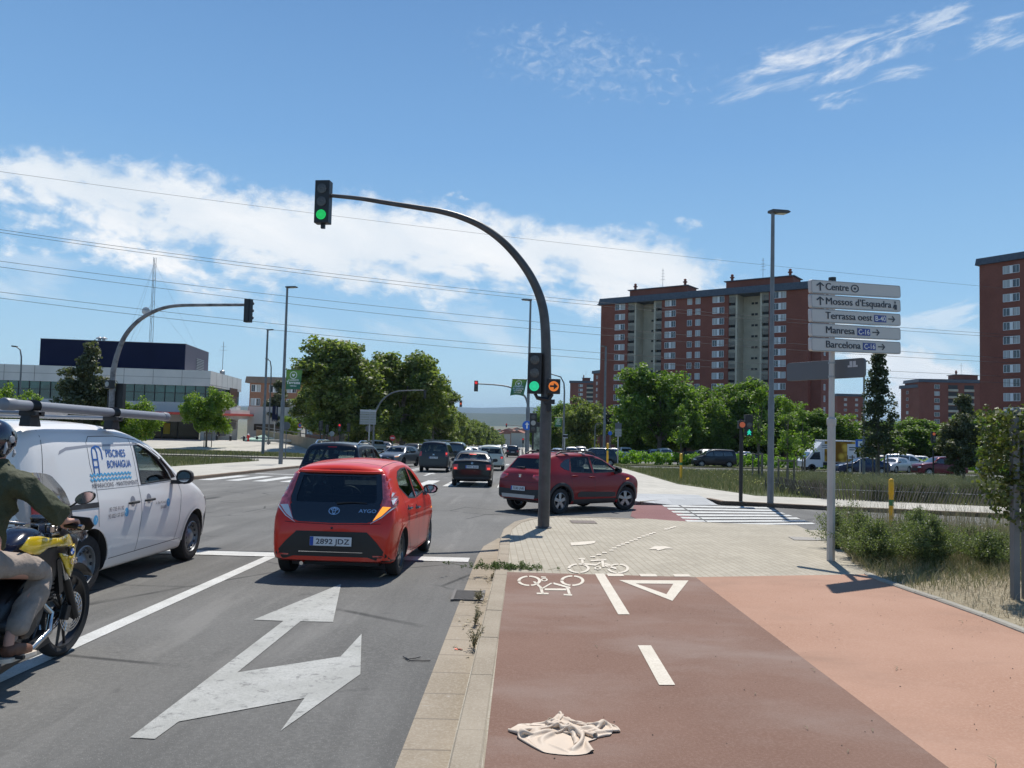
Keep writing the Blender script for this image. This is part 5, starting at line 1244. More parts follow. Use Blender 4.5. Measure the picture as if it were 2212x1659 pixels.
# yellow gas posts
for px, yy, tp, r_, lb in ((1313, 60, 957, .09, 'far yellow post at the corner of the pale path and the meadow'), (1472, 39, 979, .075, 'yellow marker post with green band at the meadow edge'), (1925.4, 17.2, 1034, .056, 'nearest yellow marker post with green band behind the tall weeds')):
    g_ = Vector((xat(px, yy), yy, -SLOPE*yy+K)); t = thing('marker_post', lb, 'marker post', g_, 0, 'yellow marker posts'); h = zpx(px, tp, yy)-g_.z
    b = MB(); b.lathe([(r_*.85, -.1), (r_*.85, h-.35), (r_, h-.34), (r_, h-.08), (r_*.8, h-.02), (r_*.4, h), (0, h+.005)], seg=16); b.build('post', M_YEL, t, smooth=True)
    zb_ = h-.48; b = MB(); b.lathe([(r_*.88, zb_-.1), (r_*.88, zb_+.03)], seg=16); o = b.build('band', M_GRN, t)
# bollards and hydrant on the plaza
def c7(x, y): return ((400+.1808*x)/1.1573, (900+.1808*y)/1.1573)
for k, (cx, lb) in enumerate(((785, 'leftmost dark bollard near the pillar'), (973, 'dark bollard left of the hydrant'), (1160, 'dark bollard just beside the hydrant'), (1340, 'dark bollard right of the hydrant'), (1221, 'dark bollard behind the hydrant'))):
    yy = 97 if k < 4 else 103; x_ = xat(c7(cx, 1100)[0], yy); t = thing('bollard', lb+' before the civic building', 'bollard', (x_, yy, gz(x_, yy)+K), 0, 'bollards on the plaza')
    b = MB(); b.lathe([(.14, 0), (.14, .5), (.1, .56)], seg=12); b.build('body', M_BLK, t); b = MB(); b.lathe([(.145, .56), (.145, .6), (.08, .66), (0, .67)], seg=12); b.build('cap', M_POLEG, t)
x_ = xat(536, 96); t = thing('fire_hydrant', 'red fire hydrant with pale cap among the plaza bollards', 'hydrant', (x_, 96, gz(x_, 96)+K))
b = MB(); b.lathe([(.16, 0), (.16, .1), (.12, .15), (.12, .4), (.19, .5), (.19, .75), (.13, .8)], seg=14); b.build('body', M_SRED, t); b = MB(); b.lathe([(.12, .8), (.12, .88), (0, .95)], seg=14); b.build('cap', M_WHT, t)
# low ramp wall, pool slabs and benches on the plaza
M_MINT = mat('mint_paving', (.30, .44, .36), .8, noise=(.8, .1)); M_TAN = mat('tan_wall', (.33, .26, .18), .9, noise=(.6, .12))
def wpt(cx, cy, yd): return PY(*c7(cx, cy), yd)
a_, c_ = wpt(1330, 960, 108), wpt(2212, 1100, 82)
t = thing('ramp_wall', 'long tan ramp wall with dark handrail sloping down behind the lamp posts', 'wall', (0, 0, 0))
b = MB(); n = 14; vs = []
for i in range(n+1):
    u_ = i/n; x = a_.x+(c_.x-a_.x)*u_; y = a_.y+(c_.y-a_.y)*u_; zt_ = a_.z+(c_.z-a_.z)*u_; z0_ = gz(x, y)-.1
    for q, z in ((0, z0_), (0, zt_), (.25, zt_), (.25, z0_)): vs.append((x, y+q, z))
b.add(vs, [(4*i+k, 4*i+4+k, 4*i+4+(k+1) % 4, 4*i+(k+1) % 4) for i in range(n) for k in range(4)]); b.build('wall', M_TAN, t)
b = MB(); b.tube([(a_.x, a_.y, a_.z+.45), (c_.x, c_.y, c_.z+.35)], .05, 6)
for i in range(9): u_ = i/8; b.tube([(a_.x+(c_.x-a_.x)*u_, a_.y+(c_.y-a_.y)*u_+.1, a_.z+(c_.z-a_.z)*u_), (a_.x+(c_.x-a_.x)*u_, a_.y+(c_.y-a_.y)*u_, a_.z+(c_.z-a_.z)*u_+.42)], .03, 4)
b.build('handrail', M_POLE, t)
for (pts, lb) in ((((1170, 1095), (1480, 1020), (1800, 1080), (1500, 1110)), 'pale mint floor of the plaza basin left of the ramp'), (((1860, 1180), (2200, 1190), (2130, 1135), (1900, 1090)), 'pale mint floor at the foot of the ramp wall')):
    vs = []
    for cx, cy in pts:
        yy = 104 if cy < 1085 else 96; q = wpt(cx, cy, yy); vs.append((q.x, q.y, q.z))
    zc_ = sum(v_[2] for v_ in vs)/4
    b = MB(); b.add([(x, y, z+.0) for x, y, z in vs]+[(x, y, z-.4) for x, y, z in vs], [(0, 1, 2, 3), (0, 1, 5, 4), (1, 2, 6, 5), (2, 3, 7, 6), (3, 0, 4, 7)]); tag(b.build('plaza_basin', M_MINT), lb, 'paved basin')
for cx, cy, w_, yy, lb in ((1420, 1085, 5.2, 99, 'long low concrete bench before the mint basin'), (1680, 1140, 3.6, 92, 'low concrete bench by the banner lamp post')):
    q = wpt(cx, cy, yy); g0_ = gz(q.x, yy)+K; t = thing('bench', lb, 'bench', (q.x, yy, g0_), R(12)); b = MB(); b.box((0, 0, .38), (w_, .7, .24)); b.build('seat', M_CONC, t, bevel=.02)
    for s_ in (-.4, .4): b = MB(); b.box((s_*w_, 0, .13), (.35, .55, .26)); b.build('leg', M_CONC, t)

# ---- overhead cables
M_CAB = mat('cable', (.05, .05, .055), .7)
for i, (a_, m_, c_, lb) in enumerate((((-60, 362), (1000, 500), (2250, 630), 'highest power cable, crossing behind the arched signal head'), ((-60, 487), (1000, 623), (2250, 727), 'upper cable of the first close pair'), ((-60, 493), (1000, 630.5), (2250, 733), 'lower cable of the first close pair'),
      ((-60, 556), (1000, 680), (2250, 778), 'upper cable of the second pair'), ((-60, 568), (1000, 696), (2250, 787), 'lower cable of the second pair'), ((-60, 623), (1000, 738), (2250, 816), 'upper cable of the lowest pair'), ((-60, 636), (1000, 752), (2250, 830), 'lowest power cable, just above the plane trees'))):
    P_ = []
    for k in range(41):
        u_ = k/40; x = a_[0]+(c_[0]-a_[0])*u_; tm = (m_[0]-a_[0])/(c_[0]-a_[0])
        y = a_[1]*(u_-tm)*(u_-1)/(tm)+m_[1]*u_*(u_-1)/(tm*(tm-1))+c_[1]*u_*(u_-tm)/(1-tm); P_.append(PY(x, y, 100+55*u_))
    b = MB(); b.tube(P_, .022 if i == 0 else .03, 4, caps=False); tag(b.build('power_cable', M_CAB), lb+' in the sky', 'power cable', 'overhead power cables')

# ---- lath fence before the ornamental grasses
M_LATH = mat('lath_wood', (.15, .125, .10), .95, noise=(6, .35))
def lath_fence(label, pts, n, h, seed, lean):
    rr = random.Random(seed); P_ = densify(pts, 1e-9) if False else pts
    t = thing('lath_fence', label, 'lath fence', (pts[0][0], pts[0][1], 0), 0, 'low lath fences'); L_ = [0]
    for i in range(1, len(pts)): L_.append(L_[-1]+math.dist(pts[i], pts[i-1]))
    b = MB(); wires = []
    for k in range(n):
        s = L_[-1]*(k+rr.uniform(-.15, .15))/n; s = max(0, min(L_[-1]-.001, s)); i = max(j for j in range(len(pts)-1) if L_[j] <= s); u_ = (s-L_[i])/(L_[i+1]-L_[i])
        x = pts[i][0]+(pts[i+1][0]-pts[i][0])*u_; y = pts[i][1]+(pts[i+1][1]-pts[i][1])*u_; z = -SLOPE*y+K; le = lean*math.sin(s*.55+seed)+rr.uniform(-.08, .08); hh = h*rr.uniform(.85, 1.08)
        b.tube([(x-pts[0][0], y-pts[0][1], z-.03), (x-pts[0][0]+le*hh, y-pts[0][1]+rr.uniform(-.05, .05), z+hh)], [.022, .015], 5)
        wires.append((x-pts[0][0]+le*h*.6, y-pts[0][1]-.02, z+h*.6))
    b.build('laths', M_LATH, t); b = MB(); b.tube(wires, .006, 4); b.build('wire', M_METG, t)
e1 = [tuple(G(x, y, K)[:2]) for x, y in ((1716, 1072), (1745, 1074), (1790, 1079), (1900, 1083.5), (2020, 1087.5), (2110, 1092), (2190, 1096))]
e1[0] = (e1[0][0], e1[0][1]+3.5); e1[1] = (e1[1][0], e1[1][1]+3.0)
lath_fence('low leaning lath fence along the far pavement before the feathery grasses', e1, 110, .60, 3, .45)
e2 = [(-18.8, 56.5), (-24, 57), (-29, 57.5)]
lath_fence('short dark lath fence on the left lawn behind the van', e2, 46, .62, 5, .15)
# ---- fence gate with ivy at the right edge
gf = G(2193, 1296, K); xf, yf = gf.x, gf.y
t = thing('fence_gate', 'dark grey metal gate post and mesh at the right edge, grown over with ivy', 'gate', gf)
b = MB(); zt_ = zpx(2193, 895, yf)-gf.z
b.box((0, 0, zt_/2), (.07, .08, zt_+.1)); b.box((.13, .03, zt_/2), (.05, .06, zt_)); b.build('post', M_POLEG, t, bevel=.005)
b = MB(); b.tube([(.1, 0, .5), (1.6, -.3, .5)], .02, 6); b.tube([(.1, 0, zt_-.15), (1.6, -.3, zt_-.15)], .025, 6); b.tube([(.1, 0, .12), (1.6, -.3, .12)], .025, 6); b.build('rail', M_POLEG, t)
b = MB()
for k in range(28): x = .16+.05*k; b.tube([(x, -.012*k, .1), (x, -.012*k, zt_-.1)], .004, 4)
for k in range(36): z = .15+.05*k; b.tube([(.14, 0, z), (1.55, -.3, z)], .004, 4)
b.build('mesh_panel', mat('mesh_dark', (.03, .05, .035), .6), t)
b = MB(); b.box((-.03, -.05, .97+.3), (.16, .05, .03)); b.box((-.04, -.05, 1.27), (.03, .08, .08)); b.build('latch', M_POLEG, t)
L_IVY = leafmat('ivy_leaves', (.045, .065, .018), (.15, .17, .05), .35)
C = []
for _ in range(150):
    s = RNG.random(); z = .95+(zt_-.85)*s**.75; wdt = (.10+.40*math.sin(min(1, max(0, (z-.9)/1.2))*2.0))*RNG.uniform(-1.25, .8)
    C.append((xf+.02+wdt*.55, yf+.05+RNG.uniform(-.2, .2), gf.z+z-.05*RNG.random()))
o = link('ivy', leaves_mesh('ivy', [(c[0]-xf, c[1]-yf, c[2]-gf.z) for c in C], 18, .12, .05, L_IVY, droop=.05, seed=77)); o.location = gf; tag(o, 'dark green ivy hanging over the gate post at the right edge', 'ivy')
# ================================================================== vehicles
def interp(P, x):
    if x <= P[0][0]: return P[0][1]
    for (a, b_), (c, d) in zip(P, P[1:]):
        if x <= c: return b_ + (d-b_)*(x-a)/(c-a) if c > a else d
    return P[-1][1]
def smooth_curve(P, n=6):
    """monotone cubic through (x, v)"""
    m = len(P); d = [(P[i+1][1]-P[i][1])/(P[i+1][0]-P[i][0]) for i in range(m-1)]
    t = [d[0]]+[0 if d[i-1]*d[i] <= 0 else 2*d[i-1]*d[i]/(d[i-1]+d[i]) for i in range(1, m-1)]+[d[-1]]
    o = []
    for i in range(m-1):
        h = P[i+1][0]-P[i][0]
        for k in range(n):
            s = k/n; o.append((P[i][0]+h*s, (2*s**3-3*s*s+1)*P[i][1]+(s**3-2*s*s+s)*h*t[i]+(-2*s**3+3*s*s)*P[i+1][1]+(s**3-s*s)*h*t[i+1]))
    o.append(P[-1]); return o
def loft(T, S, P, B, r=.09, crown=.035, step=.06, inset=0.0, lo=None, hi=None, zmin=None):
    T = [tuple(p) for p in T]; Tc = smooth_curve(T, 6); Sc = smooth_curve(S, 4); Pc = smooth_curve(P, 4); Bc = B
    xs = [Tc[0][0]]; acc = 0
    for (a, za), (c, zc_) in zip(Tc, Tc[1:]):
        L = math.hypot(c-a, zc_-za); k = max(1, int(L/step))
        xs += [a+(c-a)*(j+1)/k for j in range(k)]
    if lo is not None: xs = [lo]+[x for x in xs if lo < x < hi]+[hi]
    rings = []
    for x in xs:
        zt = interp(Tc, x)-inset; zb = interp(Bc, x) if zmin is None else zmin
        zt = max(zt, zb+.08); rr = min(r, (zt-zb)*.4); pl = interp(Pc, x)+inset
        hw = lambda z: max(.05, interp(Sc, z)-pl)
        R_ = [(0, zb), (max(.02, hw(zb+.05)-.25), zb), (hw(zb+.05)-.06, zb+.006), (hw(zb+.05)-.015, zb+.03)]
        n = 16
        for i in range(n): z = zb+.06+(zt-rr-zb-.06)*i/(n-1); R_.append((hw(z), z))
        w = hw(zt-rr)
        hwt = hw(zt)
        for i in (1, 2, 3, 4): a = math.pi/2*i/4; R_.append((min(w, hwt+(w-hwt)*(1-i/4))-rr+rr*math.cos(a), zt-rr+rr*math.sin(a)))
        w = R_[-1][0]
        for q in (.85, .65, .4, .2, 0): R_.append((w*q, zt+crown*(1-q*q)))
        rings.append([(x, y, z) for y, z in R_]+[(x, -y, z) for y, z in R_[-2:0:-1]])
    m = len(rings[0]); vs = [p for q in rings for p in q]; fs = []
    for i in range(len(rings)-1):
        for k in range(m): a, b_ = i*m+k, i*m+(k+1) % m; fs.append((a, b_, b_+m, a+m))
    fs.append(tuple(range(m))[::-1]); fs.append(tuple((len(rings)-1)*m+k for k in range(m)))
    return vs, fs
def to_mesh(name, vs, fs, mats, smooth=True, angle=50):
    b = MB(); b.add(vs, fs); me = bpy.data.meshes.new(name); me.from_pydata(b.v, [], b.f)
    for m in mats: me.materials.append(m)
    bm = bmesh.new(); bm.from_mesh(me); bmesh.ops.recalc_face_normals(bm, faces=bm.faces)
    for f in bm.faces: f.smooth = smooth
    bm.to_mesh(me); bm.free(); return me
M_INT = mat('cabin_dark', (.022, .022, .024), .8); M_SEATM = mat('seat_cloth', (.035, .035, .038), .9); M_TYRE = mat('tyre_rubber', (.018, .018, .019), .85, noise=(30, .2)); M_BPL = mat('black_plastic', (.022, .023, .025), .6)
M_BGL = mat('gloss_black', (.006, .006, .007), .06, coat=1.0); M_RIM = mat('rim_silver', (.42, .43, .44), .3, .8); M_RIMD = mat('rim_dark', (.03, .03, .032), .35, .5); M_CHR = mat('chrome', (.75, .75, .76), .12, 1.0)
M_TAIL = mat('tail_lens', (.48, .012, .014), .12, coat=1.0); M_TAILP = mat('tail_lens_pink', (.52, .10, .12), .12, coat=1.0, noise=(12, .4)); M_CLR = mat('clear_lens', (.62, .64, .66), .08, coat=1.0, spec=.8); M_PLATE = mat('number_plate', (.62, .63, .64), .45); M_PBLU = mat('plate_blue', (.02, .07, .35), .5)
M_BRK = mat('brake_light_lit', (1.0, .06, .04), .3, emit=.9); M_IND = mat('indicator_lit', (1.0, .36, .04), .3, emit=.95); M_SEAMC = mat('panel_gap', (.012, .012, .013), .8); M_MIRR = mat('mirror_glass', (.5, .55, .6), .03, 1.0)
G_CLEAR = glass('car_glass', (.84, .95, .90), .05); G_DARK = glass('car_glass_tinted', (.26, .31, .31), .05)
def bool_cut(me, cutters, solver='EXACT'):
    o = bpy.data.objects.new('tmp', me); COL.objects.link(o); tmp = []
    for vs, fs in cutters:
        cm = to_mesh('c', vs, fs, [M_INT]); c = bpy.data.objects.new('c', cm); COL.objects.link(c); tmp.append(c)
        md = o.modifiers.new('b', 'BOOLEAN'); md.operation = 'DIFFERENCE'; md.object = c; md.solver = solver; md.material_mode = 'TRANSFER'
    dg = bpy.context.evaluated_depsgraph_get(); dg.update(); ev = o.evaluated_get(dg); res = bpy.data.meshes.new_from_object(ev)
    for c in tmp: bpy.data.objects.remove(c)
    bpy.data.objects.remove(o); return res
def prism_y(poly, y0, y1):
    n = len(poly); return [(x, y0, z) for x, z in poly]+[(x, y1, z) for x, z in poly], [tuple(range(n)), tuple(range(n, 2*n))[::-1]]+[(i, (i+1) % n, (i+1) % n+n, i+n) for i in range(n)]
def prism_x(poly, x0, x1):
    n = len(poly); return [(x0, y, z) for y, z in poly]+[(x1, y, z) for y, z in poly], [tuple(range(n)), tuple(range(n, 2*n))[::-1]]+[(i, (i+1) % n, (i+1) % n+n, i+n) for i in range(n)]
def join(*parts):
    v, f = [], []
    for vs, fs in parts: n = len(v); v += vs; f += [tuple(i+n for i in q) for q in fs]
    return v, f
class Car:
    def __init__(s, sp, name, label, cat, group=None):
        s.sp = sp; s.root = thing(name, label, cat, (0, 0, 0), 0, group)
        vs, fs = loft(sp['T'], sp['S'], sp['P'], sp['B'], sp.get('r', .09), sp.get('crown', .035), sp.get('step', .05))
        s.me = to_mesh('body', vs, fs, [sp['paint']]); s.bvh = BVHTree.FromPolygons([tuple(v.co) for v in s.me.vertices], [tuple(p.vertices) for p in s.me.polygons])
    def hit(s, side, a, c, off=0.0):
        """side view (x, z), rear/front view (y, z), top view (x, y)"""
        o, d = {'R': (Vector((a, -4, c)), Vector((0, 1, 0))), 'L': (Vector((a, 4, c)), Vector((0, -1, 0))), 'B': (Vector((-6, a, c)), Vector((1, 0, 0))), 'F': (Vector((6, a, c)), Vector((-1, 0, 0))), 'T': (Vector((a, c, 5)), Vector((0, 0, -1)))}[side]
        p, n, i, _ = s.bvh.ray_cast(o, d)
        if p is None: return None, None
        if n.dot(d) > 0: n = -n
        return p+n*off, n
    def patch(s, name, side, poly, m, off=.003, d=.05, holes=(), parent=None, build=True, th=0.0):
        vs, fs = tri2d(poly, d, holes); P = [s.hit(side, x, y, off)[0] for x, y in vs]
        ok = [f for f in fs if all(P[i] is not None for i in f) and max((P[f[0]]-P[f[1]]).length, (P[f[1]]-P[f[2]]).length, (P[f[0]]-P[f[2]]).length) < max(.35, d*6)]
        b = MB(); idx = {}; V = []
        for f in ok:
            for i in f:
                if i not in idx: idx[i] = len(V); V.append(tuple(P[i]))
        if not V: return None
        b.add(V, [tuple(idx[i] for i in f) for f in ok])
        if not build: return b
        o = b.build(name, m, parent or s.root, smooth=True)
        if th: md = o.modifiers.new('t', 'SOLIDIFY'); md.thickness = th; md.offset = -1
        return o
    def sym(s, name, poly, m, off=.003, d=.05, holes=(), parent=None, th=0.0):
        a = s.patch(name, 'B', poly, m, off, d, holes, parent, th=th); c = s.patch(name, 'B', [(-y, z) for y, z in poly], m, off, d, holes, parent, th=th); return a, c
    def seam(s, mb, side, pts, w=.007, off=.0015):
        D_ = densify(pts, .05, closed=False); L_ = offset_line(D_, w/2); R_ = offset_line(D_, -w/2); V = []
        for a, c in zip(L_, R_): V += [s.hit(side, *a, off)[0], s.hit(side, *c, off)[0]]
        for i in range(len(D_)-1):
            q = V[2*i:2*i+4]
            if any(p is None for p in q) or (q[0]-q[2]).length > .3: continue
            mb.add([tuple(p) for p in (q[0], q[1], q[3], q[2])], [(0, 1, 2, 3)])
    def finish(s, cut=True):
        sp = s.sp; me = s.me
        wheels = []
        for ax in (-sp['wb']/2, sp['wb']/2):
            for sy in (-1, 1):
                n = 36; r = sp['wr']+sp.get('gap', .055); y0, y1 = (sp['W']/2-.34, sp['W']/2+.3) if sy > 0 else (-sp['W']/2-.3, -sp['W']/2+.34)
                wheels.append(prism_y([(ax+r*math.cos(2*math.pi*k/n), sp['wr']+r*math.sin(2*math.pi*k/n)) for k in range(n)], y0, y1))
        if cut:
            inner = loft(sp['T'], sp['S'], sp['P'], sp['B'], .07, .03, .12, inset=.055, lo=sp['cab'][0], hi=sp['cab'][1], zmin=.42)
            win = [prism_y(w, -1.6, 1.6) for w in sp['side']]
            ends = []
            if sp.get('rearw'): ends.append(prism_x(sp['rearw'], -4, sp['cab'][0]+.45))
            if sp.get('frontw'): ends.append(prism_x(sp['frontw'], sp['cab'][1]-.95, 4) if not sp.get('fw_x') else prism_x(sp['frontw'], *sp['fw_x']))
            wh = join(*wheels); base_me = me
            for order in ([inner, wh, join(*win)]+ends, [wh, join(*win)]+ends+[inner], [join(*win)]+ends+[inner, wh], [inner, join(*win)]+ends+[wh], [inner]+win+ends+wheels):
                me = bool_cut(base_me, order); bt = BVHTree.FromPolygons([tuple(v.co) for v in me.vertices], [tuple(p.vertices) for p in me.polygons])
                okc = True
                for w in sp['side']:
                    cx = sum(p[0] for p in w)/len(w); cz = sum(p[1] for p in w)/len(w)
                    if bt.ray_cast(Vector((cx, -4, cz)), Vector((0, 1, 0)))[0] is not None: okc = False
                if bt.ray_cast(Vector((-sp['wb']/2, -4, sp['wr'])), Vector((0, 1, 0)))[0].y < -sp['W']/2+.2: okc = False
                if bt.ray_cast(Vector((0, -4, .6)), Vector((0, 1, 0)))[0] is None: okc = False
                if okc: break
            else: print('CUT FAILED', sp['name'])
        else:
            me = bool_cut(me, [join(*wheels)])
        for p in me.polygons: p.use_smooth = True
        bm = bmesh.new(); bm.from_mesh(me)
        for e_ in bm.edges:
            if len(e_.link_faces) == 2 and (e_.calc_face_angle(0) > R(32) or e_.link_faces[0].material_index != e_.link_faces[1].material_index): e_.smooth = False
        bm.to_mesh(me); bm.free(); me.name = 'body'
        s.body = link('body', me, s.root)
        gap = .012
        if cut:
            for w in sp['side']:
                for sd in 'RL':
                    s.patch('side_window', sd, w, sp.get('sglass', G_CLEAR), -.008, .08)
                    cx = sum(p[0] for p in w)/len(w); cz = sum(p[1] for p in w)/len(w)
                    big = [(cx+(x-cx)*1.0+math.copysign(.022, x-cx), cz+(z-cz)+math.copysign(.018, z-cz)) for x, z in w]
                    s.patch('window_seal', sd, big, M_BPL, .002, .05, holes=[w])
            if sp.get('rearw'): s.patch('rear_window', 'B', sp['rearw'], sp.get('rglass', G_DARK), -.006, .08)
            if sp.get('frontw'): s.patch('windscreen', 'F', sp['frontw'], G_CLEAR, -.006, .1)
        else:
            for w in sp['side']:
                for sd in 'RL': s.patch('side_window', sd, w, M_WIN, .004, .12)
            if sp.get('rearw'): s.patch('rear_window', 'B', sp['rearw'], M_WIN, .004, .12)
            if sp.get('frontw'): s.patch('windscreen', 'F', sp['frontw'], M_WIN, .004, .12)
    def wheel(s, style, n=5, steer=0.0, cap=None, rimm=None):
        sp = s.sp; r = sp['wr']; tw = sp.get('tw', .185); key = (sp['name'], style)
        if key not in _wheels:
            b = MB(); rr = r*.66; h = tw/2
            b.lathe([(rr, -h*.85), (r*.86, -h), (r*.965, -h*.86), (r, -h*.5), (r, h*.5), (r*.965, h*.86), (r*.86, h), (rr, h*.85), (rr*.97, 0)], axis='y', seg=40, closed=True)
            tm = b.build('wheel', M_TYRE, None, smooth=True); tmd = tm.data; bpy.data.objects.remove(tm)
            b = MB(); b.lathe([(rr*1.0, -h*.84), (rr*.94, -h*.9), (rr*.90, -h*.6), (rr*.88, h*.8), (rr*.98, h*.84)], axis='y', seg=40, caps=False)
            yy = -h*.62
            if style == 'steel':
                b.lathe([(rr*.90, yy+.02), (rr*.76, yy-.014), (rr*.66, yy+.03), (rr*.38, yy-.004), (rr*.34, yy-.014), (rr*.2, yy-.02), (0, yy-.022)], axis='y', seg=40, caps=False)
                for k in range(12): a = 2*math.pi*k/12; b.lathe([(0, 0), (.018, 0), (.018, .012), (0, .012)], (math.cos(a)*rr*.72, yy-.013, math.sin(a)*rr*.72), axis='y', seg=8, mi=1)
            else:
                for k in range(n):
                    a = 2*math.pi*k/n+.3
                    for q in ((-.16, .16) if style == 'split' else (0,)):
                        c0, c1 = a+q*.3, a+q*1.9; ww = .016 if style == 'split' else .028
                        p0 = Vector((math.cos(c0)*rr*.16, yy-.012, math.sin(c0)*rr*.16)); p1 = Vector((math.cos(c1)*rr*.95, yy-.008, math.sin(c1)*rr*.95)); tn = Vector((-math.sin(a), 0, math.cos(a)))*ww*(1.3 if style == 'fat' else 1)
                        vs = [p0-tn, p0+tn, p1+tn*1.3, p1-tn*1.3]; b.add([tuple(v_) for v_ in vs]+[tuple(v_+Vector((0, .03, 0))) for v_ in vs], [(0, 1, 2, 3), (4, 7, 6, 5), (0, 4, 5, 1), (1, 5, 6, 2), (2, 6, 7, 3), (3, 7, 4, 0)])
                b.lathe([(rr*.22, yy+.02), (rr*.2, yy-.014), (rr*.1, yy-.02), (0, yy-.02)], axis='y', seg=20, caps=False)
                b.lathe([(rr*.86, yy+.07), (0, yy+.07)], axis='y', seg=24, mi=1)
            o = b.build('rim', [rimm or M_RIM, M_INT], None, smooth=True); rmd = o.data; bpy.data.objects.remove(o)
            _wheels[key] = (tmd, rmd)
        tmd, rmd = _wheels[key]
        for ax in (-sp['wb']/2, sp['wb']/2):
            for sy in (-1, 1):
                o = link('wheel', tmd, s.root); M = Matrix.Translation((ax, sy*(sp['W']/2-tw/2-sp.get('win', .035)), r))
                if ax > 0 and steer: M = M @ Matrix.Rotation(steer, 4, 'Z')
                if sy > 0: M = M @ Matrix.Rotation(math.pi, 4, 'Z')
                o.matrix_local = M; link('rim', rmd, o)
    def plate(s, side, z, txt, w=.52, h=.11, y=0.0, col=None, off=.012, tilt=None, euro=True):
        p, n = s.hit(side, y, z, off)
        if p is None: return
        ax = Vector((0, -1 if side == 'B' else 1, 0)); n = Vector((n.x, 0, n.z)).normalized(); up = n.cross(ax).normalized()*(1 if True else 1)
        if up.z < 0: up = -up
        b = MB(); M = Matrix((ax, up, n)).transposed(); b.box(p, (w, h, .012), rot=M); o = b.build('number_plate', col or M_PLATE, s.root, bevel=.003)
        b = MB(); text_on(b, txt, p+n*.0075-up*h*.28+ax*.025, ax, up, h*.80, 'CENTER', .012, sx=.98*(w-.09)/max(.1, 2*max(v_[0] for v_ in text_tris(txt, h*.80, 'CENTER', .012)[0]))); b.build('plate_number', M_INK, o)
        if euro: b = MB(); b.box(p+n*.0068-ax*(w/2-.024), (.044, h*.96, .001), rot=M); b.build('plate_band', M_PBLU, o)
        return o
    def mirror(s, x, z, y, col, sides='RL', w=.22, h=.15, glassy=True):
        for sd in sides:
            sy = -1 if sd == 'R' else 1; b = MB(); c = Vector((x, sy*(y+.12), z+.02))
            q = []; n = 12
            for i, (t_, k) in enumerate(((-.045, .82), (-.05, .95), (-.02, 1.0), (.03, .93), (.07, .7), (.09, .3))):
                for j in range(n): a = 2*math.pi*j/n; ca, sa = math.cos(a), math.sin(a); q.append((c.x+t_, c.y+w/2*k*(abs(ca)**.8)*math.copysign(1, ca), c.z+h/2*k*(abs(sa)**.8)*math.copysign(1, sa)))
            b.add(q, [(i*n+j, i*n+(j+1) % n, (i+1)*n+(j+1) % n, (i+1)*n+j) for i in range(5) for j in range(n)]+[tuple(range(n))[::-1], tuple(5*n+j for j in range(n))])
            b.box((x+.01, sy*(y-.0), z-.05), (.07, .12, .05)); o = b.build('wing_mirror', col, s.root, smooth=True, angle=50)
            if glassy: b = MB(); b.add([(c.x-.052, c.y+w*.38*math.cos(2*math.pi*j/n), c.z+h*.36*math.sin(2*math.pi*j/n)) for j in range(n)], [tuple(range(n))]); b.build('mirror_glass', M_MIRR, o)
    def handle(s, pts, m, sides='R', L=.2, cup=True):
        for sd in sides:
            for x, z in pts:
                p, n = s.hit(sd, x, z); 
                if p is None: continue
                sy = -1 if sd == 'R' else 1; b = MB()
                b.tube([(x-L/2, p.y, z-.004), (x-L*.38, p.y+sy*.03, z), (x+L*.38, p.y+sy*.034, z+.002), (x+L/2, p.y, z)], [.012, .016, .016, .012], 8); b.build('door_handle', m, s.root, smooth=True)
                if cup: s.patch('handle_recess_shade', sd, [(x+.05*math.cos(a*math.pi/6), z+.005+.038*math.sin(a*math.pi/6)) for a in range(12)], M_SEAMC, .001, .05)  # shade of the handle cup, painted as a near-black oval on the door
    def seats(s, xs, z=.55, ys=(-.36, .36), h=.62, bench=None):
        for x in xs:
            for y in ys:
                b = MB(); b.box((x+.22, y, z), (.5, .48, .16)); b.box((x-.02, y, z+h/2), (.13, .46, h), rot=(0, R(-12), 0)); b.box((x-.12, y, z+h+.08), (.09, .26, .18)); b.tube([(x-.1, y, z+h-.1), (x-.12, y, z+h+.1)], .02, 6); b.build('seat', M_SEATM, s.root, bevel=.03)
        if bench is not None: b = MB(); b.box((bench-.02, 0, z+.28), (.14, 1.15, .55), rot=(0, R(-12), 0)); b.box((bench-.1, -.32, z+.62), (.07, .25, .12)); b.box((bench-.1, .32, z+.62), (.07, .25, .12)); b.build('rear_bench', M_SEATM, s.root, bevel=.03)
    def wheel_steer(s, x, z, y=.36):
        b = MB(); n = 24; M = Matrix.Rotation(R(65), 3, 'Y'); b.tube([M @ Vector((.17*math.cos(2*math.pi*k/n), .17*math.sin(2*math.pi*k/n), 0))+Vector((x, y, z)) for k in range(n+1)], .014, 6); b.tube([(x, y, z), (x+.2, y, z-.12)], .03, 6); b.box((x, y, z), (.03, .3, .03)); b.build('steering_wheel', M_BPL, s.root)
    def place(s, x, y, heading, pitch=None):
        """origin (mid wheelbase) on the street plane, heading angle from +x"""
        f = Vector((math.cos(heading), math.sin(heading), 0)); f.z = -SLOPE*f.y; f.normalize(); up = Vector((0, SLOPE, 1)).normalized(); l = up.cross(f)
        M = Matrix((f, l, up)).transposed().to_4x4(); s.root.matrix_world = Matrix.Translation((x, y, -SLOPE*y+.006)) @ M
_wheels = {}
M_WIN = mat('far_car_window', (.02, .026, .03), .05, spec=1.0, coat=.6)
def wrap_door(c, sd, pts, mb): c.seam(mb, sd, pts)

